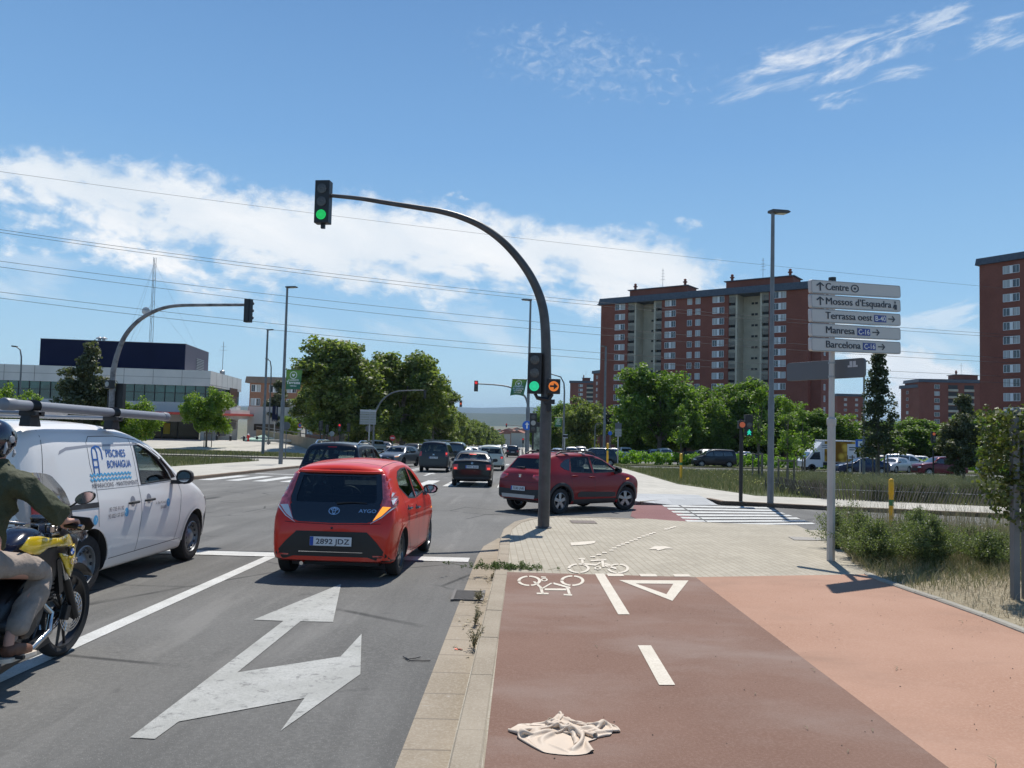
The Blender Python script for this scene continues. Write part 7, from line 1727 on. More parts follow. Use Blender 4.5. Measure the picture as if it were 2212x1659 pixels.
def mid_car(kind, name, label, x, y, hd, col, cut=True, txt=None, extra=None, flake=.3, scale=None, cat='car', group=None, brk=False, dark=True, headl=True, tz=(.75, .98), tw_=.2, platez=.75, rails=False, rimm=None, rough=.3):
    sp = dict(SH[kind]); sp['name'] = kind+name; sp['paint'] = paint('paint_'+name, col, flake, rough); sp.setdefault('step', .07); sp['rglass'] = G_DARK if dark else glass('car_glass_half', (.66, .76, .72), .06)
    c = Car(sp, name, label, cat, group); c.finish(cut); c.wheel('split', 5, rimm=rimm or M_RIM)
    hwz = interp(sp['S'], .85)-.10
    for sg in (1, -1):
        c.patch('tail_light', 'B', [((hwz-tw_)*sg, tz[0]), (hwz*sg+.03*sg, tz[0]), (hwz*sg+.03*sg, tz[1]), ((hwz-tw_)*sg, tz[1])], M_TAIL, .008, .06)
        if brk: c.patch('brake_lamp', 'B', [((hwz-tw_*.7)*sg, tz[0]+.02), ((hwz-.02)*sg, tz[0]+.02), ((hwz-.02)*sg, tz[0]+.10), ((hwz-tw_*.7)*sg, tz[0]+.10)], M_BRK, .012, .06)
        if headl: c.patch('headlight', 'F', [((hwz-.32)*sg, .68), ((hwz-.02)*sg, .74), ((hwz-.03)*sg, .82), ((hwz-.34)*sg, .78)], M_CLR, .008, .06)
    c.patch('lower_bumper', 'B', [(-hwz, .40), (hwz, .40), (hwz-.05, sp['B'][0][1]+.02), (-hwz+.05, sp['B'][0][1]+.02)], M_BPL, .006, .08)
    c.patch('grille', 'F', [(-.42, .68), (.42, .68), (.5, .45), (-.5, .45)], M_BPL, .006, .08)
    if txt: c.plate('B', platez, txt, off=.02); c.plate('F', .42, txt, off=.03)
    b = MB()
    for sd in 'RL': c.seam(b, sd, [(.05, .3), (.0, 1.0)], .012); c.seam(b, sd, [(1.0, .98), (1.0, .4), (.9, .3), (-.75, .3), (-.95, .7), (-.95, 1.0)], .012)
    b.build('panel_gaps', M_SEAMC, c.root)
    c.mirror(sp['side'][0][0][0]+.02, sp['side'][0][0][1]+.02, interp(sp['S'], .95)-.02, M_BPL, glassy=False)
    if cut: c.seats((-.15,), .55, h=.62, bench=-1.0)
    if rails:
        for sy in (-1, 1): b = MB(); zt_ = interp(sp['T'], -.4)+.03; b.tube([(-1.25, sy*.60, zt_-.06), (-1.05, sy*.61, zt_+.03), (.0, sy*.60, zt_+.03), (.25, sy*.6, zt_-.04)], .022, 6); b.build('roof_rail', M_CHR if rails == 2 else M_BPL, c.root, smooth=True)
    b = MB(); b.box((-.1, 0, .26), (2.6, 1.2, .1)); b.build('underbody', M_BPL, c.root)
    if extra: extra(c)
    c.place(x, y, hd); return c
def X_ren(c):
    for sg in (1, -1):
        o = c.patch('light_bezel', 'B', [(.60*sg, .84), (.78*sg, .84), (.78*sg, 1.06), (.60*sg, 1.06)], M_BPL, .010, .05); b = MB()
        for q in (1, -1):
            D_ = [(sg*.69-.055*q, .90), (sg*.69+.055*q, 1.0)]; c.seam(b, 'B', D_, .016, .018)
        b.build('lamp_cross', mat('lamp_cross', (.5, .35, .35), .4), c.root)
    c.patch('brake_light', 'B', [(-.12, 1.55), (.12, 1.55), (.12, 1.53), (-.12, 1.53)], M_TAIL, .01, .05)
    b = MB(); b.tube([(-1.45, 0, 1.64), (-1.55, 0, 1.78)], .006, 4); b.build('aerial', M_BPL, c.root)
gy = 21.2; mid_car('suv', 'dark_crossover', 'dark blue black crossover with silver roof rails just ahead of the red hatchback', xat(740, gy)-.22, gy+1.8, R(87), (.008, .011, .018), txt='4127 KRB', extra=X_ren, rails=2, dark=False, tz=(.88, 1.04), tw_=.17, flake=.2, platez=.78)
def X_leon(c):
    for sg in (1, -1): c.patch('indicator', 'F', [(.50*sg, .70), (.74*sg, .75), (.74*sg, .72), (.52*sg, .675)], M_IND if sg > 0 else M_CLR, .014, .05)
    b = MB(); ell(c, b, 'F', 0, .63, .05, .05, .5, .012); b.build('emblem', M_CHR, c.root)
mid_car('hatch', 'grey_estate', 'silver grey estate car coming towards the junction with amber indicator lit', xat(862, 56), 56.5, R(-104), (.16, .17, .18), txt='5424 LHJ', extra=X_leon, flake=.7, rails=1, rimm=M_RIMD)
def X_ber(c):
    for x in (-.9, .2): b = MB(); b.box((x, 0, 1.90), (.07, 1.5, .035)); b.build('roof_bar', M_METG, c.root)
    b = MB(); b.box((-.35, -.66, 1.88), (1.9, .05, .05)); b.box((-.35, .66, 1.88), (1.9, .05, .05)); b.build('roof_rail', M_METG, c.root)
    b = MB()
    for z in (0, .035): c.seam(b, 'B', [(-.05, 1.0+z), (0, 1.04+z), (.05, 1.0+z)], .014, .01)
    b.build('emblem', M_CHR, c.root)
    c.patch('brake_lamp', 'B', [(-.80, 1.06), (-.72, 1.06), (-.72, 1.16), (-.80, 1.16)], M_BRK, .014, .05)
mid_car('mpv', 'dark_van_car', 'tall dark grey family van with roof bars and red lights beyond the zebra crossing', xat(938, 46.5), 48.6, R(89.5), (.022, .024, .030), txt='3576 JTB', extra=X_ber, tz=(.95, 1.22), tw_=.10, platez=.86)
def X_ast(c):
    c.patch('brake_light', 'B', [(-.14, 1.30), (.14, 1.30), (.14, 1.283), (-.14, 1.283)], M_BRK, .012, .04)
    b = MB(); b.tube([(-.9, 0, 1.42), (-1.05, 0, 1.62)], .006, 4); b.tube([(-1.62, .0, 1.10), (-1.58, .2, 1.11), (-1.58, .36, 1.115)], .012, 5); b.build('aerial', M_BPL, c.root)
    b = MB(); ell(c, b, 'B', 0, .95, .04, .04, .3, .008); b.build('emblem', M_CHR, c.root)
mid_car('sedan', 'black_saloon', 'old black saloon with lit brake lights standing on the zebra crossing', xat(1018, 31.6), 33.7, R(91.5), (.010, .010, .011), txt='9091 BGD', extra=X_ast, brk=True, dark=False, tz=(.68, .90), tw_=.18, platez=.80, rough=.4)
mid_car('suv', 'white_crossover', 'cream white small crossover with dark rear window ahead of the black saloon', xat(1061, 52), 54, R(90), (.50, .51, .44), txt='0372 LMK', brk=True, flake=0, tz=(.80, .97), tw_=.16)
mid_car('suv', 'black_crossover', 'lone black crossover driving away further down the right lane', xat(1108, 110), 112, R(90), (.012, .012, .014), cut=False, txt='6120 KDF')
FAR = [('hatch', 'white hatchback roof showing behind the tall dark family van', 1003, 63, 90, (.55, .56, .56)), ('mpv', 'dark people carrier right behind the tall dark family van', 985, 60, 90, (.03, .032, .035)), ('hatch', 'silver hatchback queueing left of the cream white crossover', 1020, 74, 90, (.35, .36, .37)),
       ('hatch', 'white car in the middle of the far queue', 1046, 96, 90, (.6, .6, .6)), ('sedan', 'pale silver car far ahead, left of the lone black crossover', 1063, 150, 90, (.45, .46, .46)), ('suv', 'light car in the queue behind the dark plane trees', 962, 84, 90, (.4, .4, .4)),
       ('hatch', 'small dark car far down the avenue beside the kerb', 1113, 240, 90, (.03, .03, .03)), ('suv', 'white oncoming car far down the avenue', 1078, 260, -90, (.6, .6, .6)), ('mpv', 'pale van far down the avenue', 1091, 330, -90, (.6, .6, .6)), ('hatch', 'dark oncoming car near the far end of the queue', 1040, 170, -90, (.05, .05, .06)),
       ('suv', 'white patrol style car parked before the school, left of the no entry sign', 815, 96, -70, (.6, .6, .6)), ('hatch', 'dark car parked beside the white one before the school', 832, 104, -75, (.06, .06, .07)), ('suv', 'dark car behind the silver grey estate under the plane tree', 893, 82, -95, (.04, .045, .05)), ('hatch', 'grey car parked at the far left kerb under the plane trees', 880, 96, -90, (.2, .2, .2))]
base = {}
def far_car(kind, label, px, y, hd, col, group, z=None, flake=.2):
    if kind not in base:
        c = mid_car(kind, 'parked_car', label, 0, 0, 0, (.3, .3, .3), cut=False, group=group, flake=.2); base[kind] = c.root; r = c.root
    else: r = dup(base[kind])
    r.name = 'parked_car'; r['label'] = label; r['category'] = 'car'; r['group'] = group
    for o in KIDS[r.name] if r.name in KIDS else []: pass
    for o in bpy.data.objects:
        if o.parent is r and o.name.startswith('body'): o.material_slots[0].link = 'OBJECT'; o.material_slots[0].material = paint('p_%d_%d_%d' % tuple(int(q*100) for q in col), col, flake)
    h = R(hd); f = Vector((math.cos(h), math.sin(h), -SLOPE*math.sin(h))).normalized(); up = Vector((0, SLOPE, 1)).normalized(); l = up.cross(f)
    x = xat(px, y); r.matrix_world = Matrix.Translation((x, y, (gz(x, y) if z is None else z)+.006)) @ Matrix((f, l, up)).transposed().to_4x4(); return r
for a in FAR: far_car(*a, 'cars further down the avenue')
GR = 'cars beyond the meadow'
for a in (('suv', 'dark teal crossover crossing from the side street left of the pale boards', 1285, 69.5, 178, (.02, .035, .05)), ('mpv', 'black people carrier driving left behind the meadow, nearest the yellow post', 1542, 80, 180, (.015, .015, .02)), ('hatch', 'second dark car close behind the black people carrier', 1612, 86, 180, (.02, .025, .04)),
          ('sedan', 'dark blue saloon driving left beyond the slim lamp post', 1862, 66, 180, (.008, .018, .06)), ('hatch', 'silver hatchback facing the road in the car park', 1931, 76, -140, (.35, .36, .38)), ('mpv', 'white van with side windows in the orange car park', 1962, 80, -30, (.6, .6, .61)),
          ('suv', 'wine red crossover driving left between the oak and the white van', 2030, 66, 180, (.11, .008, .02)), ('suv', 'white car parked behind the wine red crossover', 1995, 96, -30, (.55, .56, .57)), ('hatch', 'grey car parked at the right behind the dark oak', 2060, 98, -150, (.3, .3, .32)), ('hatch', 'pale car at the far right end of the car park', 2150, 92, 160, (.5, .5, .5)), ('suv', 'black car beside the silver hatchback', 1905, 84, -120, (.02, .02, .02))): far_car(*a, GR)
for k, (px, yy, col) in enumerate(((1205, 104, (.10, .16, .25)), (1234, 108, (.6, .6, .6)), (1255, 112, (.05, .05, .06)), (1275, 106, (.55, .56, .55)), (1300, 112, (.3, .32, .33)), (1323, 104, (.62, .62, .62)), (1352, 108, (.6, .6, .6)), (1368, 112, (.35, .5, .45)), (1392, 107, (.2, .2, .2)), (1412, 110, (.5, .5, .5)), (1437, 104, (.6, .61, .6)), (1462, 112, (.25, .06, .05)), (1490, 106, (.1, .1, .1)), (1512, 110, (.55, .55, .55)), (1528, 104, (.6, .6, .6)), (1560, 112, (.12, .02, .02)), (1583, 106, (.06, .07, .1)), (1604, 110, (.6, .6, .6)))):
    cn = 'blue silver grey white black red green'.split()
    nm = 'white' if min(col) > .45 else ('blue' if col[2] > col[0]*1.5 else ('red' if col[0] > col[1]*2 else ('pale green' if col[1] > col[0]*1.2 else ('black' if max(col) < .13 else 'grey'))))
    far_car(('hatch', 'suv', 'mpv', 'sedan')[k % 4], nm+' car behind the hedge, ' + ('below the distant brick block', 'right of the curved lamp post', 'left of the dark pines', 'left of the lamp before the pines', 'below the first dark pine', 'below the second dark pine', 'left of the pale sign boards', 'right of the pale sign boards', 'left of the largest park tree', 'under the left side of the largest park tree', 'beside the largest tree trunk, left side', 'beside the largest tree trunk, right side', 'under the right side of the largest tree', 'left of the yellow post sapling', 'behind the framed sapling', 'between framed sapling and people carrier', 'above the black people carrier', 'left of the pedestrian signal')[k], px, yy, 90 if k % 2 else -90, col, 'cars parked behind the hedge')
# ---- white box lorry with a yellow picture side
lx, ly = xat(1783, 73), 73.0
lo = thing('box_lorry', 'white box lorry with yellow fruit picture on its side beyond the meadow', 'lorry', (lx, ly, -SLOPE*ly), R(180)); P_W = paint('lorry_white', (.62, .62, .62))
hl = (xat(1839, 73)-xat(1728, 73))/2; b = MB(); b.box((-(.9), 0, 1.93), (2*hl-1.75, 2.1, 2.0)); b.build('box_body', P_W, lo, bevel=.03)
def lorry_pic(h, vec, o):
    v = h.node('ShaderNodeTexVoronoi'); h.l.new(vec, v.inputs[0]); v.inputs['Scale'].default_value = 1.7
    return h.mix(h.ramp(v.outputs[0], .15, .75), (.62, .40, .06), (.20, .09, .01))
M_PIC = ground_mat('fruit_picture', ((.5, .3, .05), (.5, .3, .05), (.5, .3, .05)), extra=lorry_pic)
b = MB(); b.box((-.9, 1.057, 1.90), (2*hl-1.95, .01, 1.85)); pc = b.build('side_picture', M_PIC, lo)
b = MB(); b.box((.35, 1.066, 2.35), (1.0, .012, .42)); b.build('text_panel', P_W, lo); b = MB(); b.box((-2.0, 1.066, 1.95), (.85, .012, 1.35)); pb = b.build('text_panel', P_W, lo)
b = MB()
for x, z, w_, h_ in ((.35, 2.45, .8, .07), (.45, 2.28, .55, .07), (-2.0, 2.3, .55, .1), (-2.0, 2.1, .5, .09), (-2.0, 1.45, .5, .1)): b.box((x, 1.078, z), (w_, .012, h_))
b.build('printed_lines', M_TD, pb)
cabp = [(hl-1.8, .45), (hl-.05, .45), (hl-.0, .95), (hl-.25, 1.15), (hl-.75, 1.75), (hl-1.0, 2.0), (hl-1.8, 2.05)]
b = MB(); b.prism(cabp, (0, -.95, 0), (1, 0, 0), (0, 0, 1), (0, 1, 0), 1.9); b.build('cab', P_W, lo, bevel=.04)
b = MB(); b.prism([(hl-1.8, 2.05), (hl-1.15, 2.02), (hl-1.75, 2.75)], (0, -.8, 0), (1, 0, 0), (0, 0, 1), (0, 1, 0), 1.6); b.build('wind_deflector', P_W, lo, bevel=.03)
b = MB(); b.prism([(hl-1.55, 1.15), (hl-.55, 1.15), (hl-1.0, 1.8), (hl-1.5, 1.85)], (0, .95, 0), (1, 0, 0), (0, 0, 1), (0, 1, 0), .012); b.build('side_window', M_WIN, lo)
b = MB(); b.add([(hl-.26, -.8, 1.2), (hl-.26, .8, 1.2), (hl-.74, .75, 1.78), (hl-.74, -.75, 1.78)], [(0, 1, 2, 3)]); o = b.build('windscreen', M_WIN, lo); o.location.x = .03
b = MB(); b.box((-.9, 0, .75), (2*hl-1.8, 1.2, .25)); b.build('chassis', M_BPL, lo)
for x in (hl-.8, -hl+1.1):
    for y in (-.85, .85): b = MB(); b.lathe([(.2, -.12), (.34, -.13), (.38, -.08), (.38, .08), (.34, .13), (.2, .12)], (x, y, .38), axis='y', seg=24); o = b.build('wheel', M_TYRE, lo, smooth=True); b = MB(); b.lathe([(.21, .1), (.12, .06), (0, .06)], (x, y+.02, .38), axis='y', seg=20); b.build('rim', M_RIM, o)
# ================================================================== motorcycle and rider
gm = G(130, 1410, 0); MX, MY = -3.54, 6.17
def ML(cx, cy, yl):
    """close-up pixel of the motorcycle -> its own frame, in the plane yl to the left of its middle"""
    d = ray(.2604*cx, 1036.9+.2604*cy); t = (MX-yl)/d.x; p = CAMP+d*t; return (p.y-MY, p.z+SLOPE*p.y)
M_MY = mat('moto_yellow', (.62, .44, .01), .22, coat=1.0); M_MK = mat('moto_black', (.012, .012, .013), .35); M_MN = mat('moto_navy', (.008, .011, .03), .15, coat=1.0); M_ENG = mat('engine_grey', (.05, .05, .052), .4, .7); M_STL = mat('steel_polished', (.5, .5, .5), .22, 1.0)
M_SMOKE = glass('smoke_screen', (.60, .56, .54), .04, .1)
mo = thing('motorcycle', 'yellow and black adventure motorcycle with tinted screen beside the white van', 'motorcycle', (MX, MY, -SLOPE*MY+.004), R(90))
mo.rotation_euler = (0, math.atan(SLOPE), R(90)); mo.rotation_euler = Matrix(((0, -1, 0), (1, 0, -0.0), (0, 0, 1))).to_euler()
WR = .338
def mwheel(x, w):
    b = MB(); b.lathe([(WR*.80, -w*.38), (WR*.9, -w*.5), (WR*.97, -w*.34), (WR, 0), (WR*.97, w*.34), (WR*.9, w*.5), (WR*.80, w*.38)], axis='y', seg=48, closed=True); o = b.build('wheel', M_TYRE, mo, smooth=True); o.location = (x, 0, WR)
    b = MB(); b.lathe([(WR*.82, -w*.4), (WR*.77, -w*.36), (WR*.76, 0), (WR*.77, w*.36), (WR*.82, w*.4)], axis='y', seg=40, caps=False)
    for k in range(10): a = 2*math.pi*k/10+(.12 if k % 2 else -.12); b.tube([(.035*math.cos(a), 0, .035*math.sin(a)), (WR*.77*math.cos(a), 0, WR*.77*math.sin(a))], [.014, .010], 6)
    b.lathe([(.05, -.05), (.05, .05)], axis='y', seg=16); b.build('rim', M_MK, o, smooth=True)
    for sy in ((-1, 1) if x > -1 else (-1,)):
        b = MB(); n = 40
        for q in range(3): b.lathe([(.150-.022*q, -.002), (.150-.022*q, .002), (.138-.022*q, .002), (.138-.022*q, -.002)], (0, sy*.072, 0), axis='y', seg=n, closed=True)
        for k in range(20): a = 2*math.pi*k/20; b.tube([(.09*math.cos(a), sy*.072, .09*math.sin(a)), (.15*math.cos(a+.12), sy*.072, .15*math.sin(a+.12))], .004, 4)
        b.build('brake_disc', M_STL, o)
mwheel(0, .10); mwheel(-1.56, .15)
def rake(z): return -.02-(z-.34)*.47
for sy in (-1, 1):
    b = MB(); b.tube([(rake(.30), sy*.105, .30), (rake(.62), sy*.105, .62)], .030, 12); b.tube([(rake(.62), sy*.105, .62), (rake(1.02), sy*.105, 1.02)], .024, 12, mi=1); b.build('fork_leg', [M_MK, M_STL], mo, smooth=True)
    b = MB(); b.box((-.12, sy*.095, .36), (.06, .05, .11), rot=(0, R(20), 0)); b.build('brake_caliper', M_ENG, mo, bevel=.008)
b = MB(); b.lathe([(0, -.11), (.018, -.11), (.018, .11), (0, .11)], (0, 0, WR), axis='y', seg=12); b.build('axle', M_STL, mo)
b = MB(); n = 14; V = []
for i in range(n+1):
    a = R(35)+R(115)*i/n
    for q in (-1, -.6, 0, .6, 1): V.append(((WR+.035+.012*(1-q*q))*math.cos(a), q*.07, WR+(WR+.035+.012*(1-q*q))*math.sin(a)))
b.add(V, [(5*i+k, 5*i+k+1, 5*i+k+6, 5*i+k+5) for i in range(n) for k in range(4)]); o = b.build('mudguard', M_MK, mo, smooth=True); md = o.modifiers.new('t', 'SOLIDIFY'); md.thickness = .005
def mpanel(name, poly, m, y0, bulge=.03, tilt=0.0, th=.012, sides=(-1, 1), d=.03, parent=None):
    """curved side panel: outline in (x, z), y0 outwards"""
    vs, fs = tri2d(poly, d); xs = [p[0] for p in poly]; zs = [p[1] for p in poly]; cx, cz = (min(xs)+max(xs))/2, (min(zs)+max(zs))/2; hx, hz = (max(xs)-min(xs))/2, (max(zs)-min(zs))/2
    r = []
    for sy in sides:
        b = MB(); b.add([(x, sy*(y0+bulge*(1-((x-cx)/hx)**2)*(1-.6*((z-cz)/hz)**2)+tilt*(x-cx)), z) for x, z in vs], fs); o = b.build(name, m, parent or mo, smooth=True); md = o.modifiers.new('t', 'SOLIDIFY'); md.thickness = th; md.offset = 0; r.append(o)
    return r
yy_ = -.20
top_ = [ML(*p, yy_) for p in ((160, 545), (240, 450), (320, 448), (400, 468), (490, 470), (560, 455), (605, 445), (640, 478), (678, 530), (650, 552), (560, 546), (450, 536), (380, 545), (310, 600), (230, 590))]
mpanel('tank_panel', top_, M_MY, .165, .045, -.10)
beak = [ML(*p, yy_) for p in ((678, 530), (690, 580), (685, 640), (655, 730), (630, 800), (600, 770), (560, 690), (527, 600), (570, 610), (610, 640), (640, 600), (650, 552))]
mpanel('nose_panel', beak, M_MY, .150, .02, -.12)
blk = [ML(*p, yy_) for p in ((310, 600), (380, 545), (450, 538), (560, 548), (650, 555), (640, 605), (605, 640), (560, 690), (500, 830), (420, 900), (330, 760), (300, 660))]
mpanel('side_cover', blk, M_MK, .135, .03, -.10)
q = ML(597, 585, -.21); r_ = .032
for sy in (-1,):
    b = MB(); b.lathe([(0, -.006), (.036, -.004), (.036, .01)], (q[0], -.208, q[1]), axis='y', seg=28); o = b.build('round_badge', M_MK, mo)
    b = MB(); c_ = MB()
    for k in range(4):
        t_ = [(q[0], -.2155, q[1])]+[(q[0]+.024*math.cos(R(90*k+15*j)), -.2155, q[1]+.024*math.sin(R(90*k+15*j))) for j in range(7)]; (b if k % 2 else c_).add(t_, [tuple(range(8))])
    b.build('badge_blue', M_SBLU, o); c_.build('badge_white', M_WHT, o)
q2 = ML(588, 700, -.19); b = MB(); text_on(b, 'GS', (q2[0], -.185, q2[1]), (1, -.10, 0), (.1, 0, 1), .065, 'LEFT', .02); b.build('model_lettering', M_CHR, mo)
# tank, seat, tail, engine
def mloft(name, st, m, seg=20, sup=2.6):
    """st: x, z centre, half width, half height"""
    b = MB(); V = []
    for x, z, w, h in st:
        for k in range(seg):
            a = 2*math.pi*k/seg; ca, sa = math.cos(a), math.sin(a); V.append((x, w*abs(ca)**(2/sup)*math.copysign(1, ca), z+h*abs(sa)**(2/sup)*math.copysign(1, sa)))
    n = len(st); b.add(V, [(i*seg+k, i*seg+(k+1) % seg, (i+1)*seg+(k+1) % seg, (i+1)*seg+k) for i in range(n-1) for k in range(seg)]+[tuple(range(seg))[::-1], tuple((n-1)*seg+k for k in range(seg))]); return b.build(name, m, mo, smooth=True, angle=60)
mloft('tank', [(-.95, .86, .10, .06), (-.85, .90, .15, .10), (-.72, .94, .17, .12), (-.58, .95, .165, .12), (-.46, .93, .14, .10), (-.38, .90, .09, .07)], M_MN)
mloft('seat', [(-1.75, .93, .10, .04), (-1.6, .92, .14, .05), (-1.3, .88, .14, .05), (-1.05, .84, .11, .05), (-.92, .86, .09, .05)], M_MK)
mloft('tail', [(-1.95, .86, .04, .03), (-1.8, .84, .09, .06), (-1.4, .78, .11, .07), (-1.0, .74, .12, .08)], M_MK)
mloft('engine', [(-1.05, .42, .12, .14), (-.95, .45, .17, .20), (-.7, .48, .18, .23), (-.5, .50, .15, .20), (-.40, .50, .10, .12)], M_ENG)
b = MB()
for k in range(6): b.box((-.52, 0, .52+.03*k), (.22, .34, .012))
b.lathe([(0, -.215), (.07, -.212), (.09, -.19), (.09, .19), (.07, .212), (0, .215)], (-.74, 0, .42), axis='y', seg=24); b.lathe([(0, -.20), (.05, -.198), (.06, -.18), (.06, .18), (0, .2)], (-.92, 0, .46), axis='y', seg=20); b.build('engine_cover', M_ENG, mo, smooth=True, angle=35)
b = MB(); b.box((-.34, 0, .68), (.05, .34, .26), rot=(0, R(-12), 0)); b.build('radiator', M_MK, mo)
b = MB(); b.tube([(-.42, -.06, .52), (-.30, -.09, .40), (-.36, -.12, .28), (-.60, -.14, .22), (-.95, -.14, .22)], .024, 12)
b.tube([(-.42, .04, .52), (-.28, .02, .40), (-.34, -.03, .27), (-.62, -.08, .22)], .024, 12); b.build('exhaust_header', M_STL, mo, smooth=True)
b = MB(); b.tube([(-1.15, -.20, .42), (-1.35, -.24, .55), (-1.8, -.25, .72)], [.04, .06, .06], 14); b.build('silencer', M_STL, mo, smooth=True)
b = MB(); b.tube([(-.32, 0, .92), (-.55, -.1, .75), (-1.0, -.13, .55), (-1.02, -.13, .32), (-.6, -.12, .20), (-.42, -.08, .45)], .018, 8); b.tube([(-1.0, -.13, .38), (-1.56, -.11, WR)], .03, 8); b.tube([(-1.0, .13, .38), (-1.56, .11, WR)], .03, 8); b.build('frame', M_MK, mo, smooth=True)
b = MB(); b.prism([(-.40, .30), (-.36, .20), (-.9, .14), (-1.0, .22)], (0, -.13, 0), (1, 0, 0), (0, 0, 1), (0, 1, 0), .26); b.build('bash_plate', M_ENG, mo)
for sy in (-1, 1): b = MB(); b.tube([(-.98, sy*.12, .28), (-.98, sy*.33, .28)], .014, 8); b.build('foot_peg', M_ENG, mo)
# front: headlight, screen, bars, mirror, hand guards
mloft('headlight', [(-.26, .90, .10, .09), (-.16, .90, .13, .10), (-.04, .88, .12, .08), (.03, .86, .07, .04)], M_MK)
mpanel('front_fairing', [(.02, .90), (-.04, .80), (-.22, .76), (-.46, .84), (-.44, .98), (-.30, 1.05), (-.14, 1.04)], M_MK, .085, .04, -.12)
b = MB(); V = []; nx_, nz_ = 10, 10
for j in range(nz_+1):
    t_ = j/nz_; xx = -.16-.27*t_; zz = 1.04+.40*t_; hw_ = .20+.035*math.sin(t_*3.0)-.05*max(0, t_-.75)*4*.5
    for i in range(nx_+1): s_ = -1+2*i/nx_; V.append((xx-.09*s_*s_, s_*hw_, zz-.02*s_*s_*t_))
b.add(V, [(j*(nx_+1)+i, j*(nx_+1)+i+1, (j+1)*(nx_+1)+i+1, (j+1)*(nx_+1)+i) for j in range(nz_) for i in range(nx_)]); b.build('windscreen', M_SMOKE, mo, smooth=True)
for sy in (-1, 1):
    mpanel('screen_wing', [(-.10, 1.0), (-.02, .93), (-.12, .90), (-.34, 1.02), (-.33, 1.08)], M_SMOKE, .19, .01, sides=(sy,), th=.003)
b = MB(); b.tube([(-.60, -.44, 1.085), (-.55, -.28, 1.10), (-.42, -.14, 1.07), (-.36, -.06, 1.05), (-.36, .06, 1.05), (-.42, .14, 1.07), (-.55, .28, 1.10), (-.60, .44, 1.085)], .013, 10); b.build('handlebar', M_STL, mo, smooth=True)
b = MB(); b.box((-.37, -.05, 1.03), (.07, .05, .07)); b.box((-.37, .05, 1.03), (.07, .05, .07)); b.box((-.36, 0, .985), (.10, .27, .03)); b.lathe([(.03, 0), (.03, .05), (.018, .055)], (-.38, -.105, 1.0), seg=14); b.lathe([(.03, 0), (.03, .05), (.018, .055)], (-.38, .105, 1.0), seg=14); b.box((-.27, 0, 1.06), (.04, .20, .11), rot=(0, R(-30), 0)); b.build('top_clamp', M_STL, mo, bevel=.006)
for sy in (-1, 1):
    b = MB(); b.tube([(-.60, sy*.315, 1.093), (-.615, sy*.445, 1.083)], .018, 12); b.build('grip', M_MK, mo, smooth=True)
    b = MB(); b.tube([(-.615, sy*.445, 1.083), (-.62, sy*.475, 1.08)], .017, 12); b.build('bar_weight', M_STL, mo)
    b = MB(); b.tube([(-.57, sy*.27, 1.11), (-.50, sy*.31, 1.10), (-.49, sy*.42, 1.085)], .006, 6); b.box((-.56, sy*.255, 1.12), (.05, .05, .05)); b.build('lever', M_MK, mo)
    b = MB(); b.prism([(.02, -.06), (.0, .05), (-.16, .045), (-.20, -.01), (-.17, -.045)], (-.47, sy*.30, 1.09), (.28, -sy, 0), (0, 0, 1), (1, 0, 0), .012); b.build('hand_guard', M_MK, mo, bevel=.004)
    b = MB(); b.tube([(-.54, sy*.28, 1.12), (-.50, sy*.30, 1.20), (-.51, sy*.36, 1.24)], .007, 8); b.build('mirror_stem', M_MK, mo)
    b = MB(); V = []
    for (dx, k) in ((.03, .35), (.022, .8), (.004, 1.0), (-.006, .96)):
        for j in range(20): a = 2*math.pi*j/20; V.append((-.51+dx, sy*(.42+.075*k*math.cos(a)), 1.275+k*(.045*math.sin(a)+.018*math.cos(a))))
    b.add(V, [(i*20+j, i*20+(j+1) % 20, (i+1)*20+(j+1) % 20, (i+1)*20+j) for i in range(3) for j in range(20)]+[tuple(range(20)), tuple(60+j for j in range(20))]); o = b.build('mirror', M_MK, mo, smooth=True, angle=50)
    b = MB(); b.add([(-.518, sy*(.42+.066*math.cos(2*math.pi*j/20)), 1.275+.039*math.sin(2*math.pi*j/20)+.016*math.cos(2*math.pi*j/20)) for j in range(20)], [tuple(range(20))]); b.build('mirror_glass', mat('moto_mirror_glass', (.55, .65, .78), .12, .9), o)
b = MB()
for k in range(3): b.tube([(-.52, -.2+.03*k, 1.10), (-.40, -.22, 1.14+.02*k), (-.28, -.12, 1.0), (-.30, -.02, .9)], .006, 6)
b.build('cable', M_MK, mo)

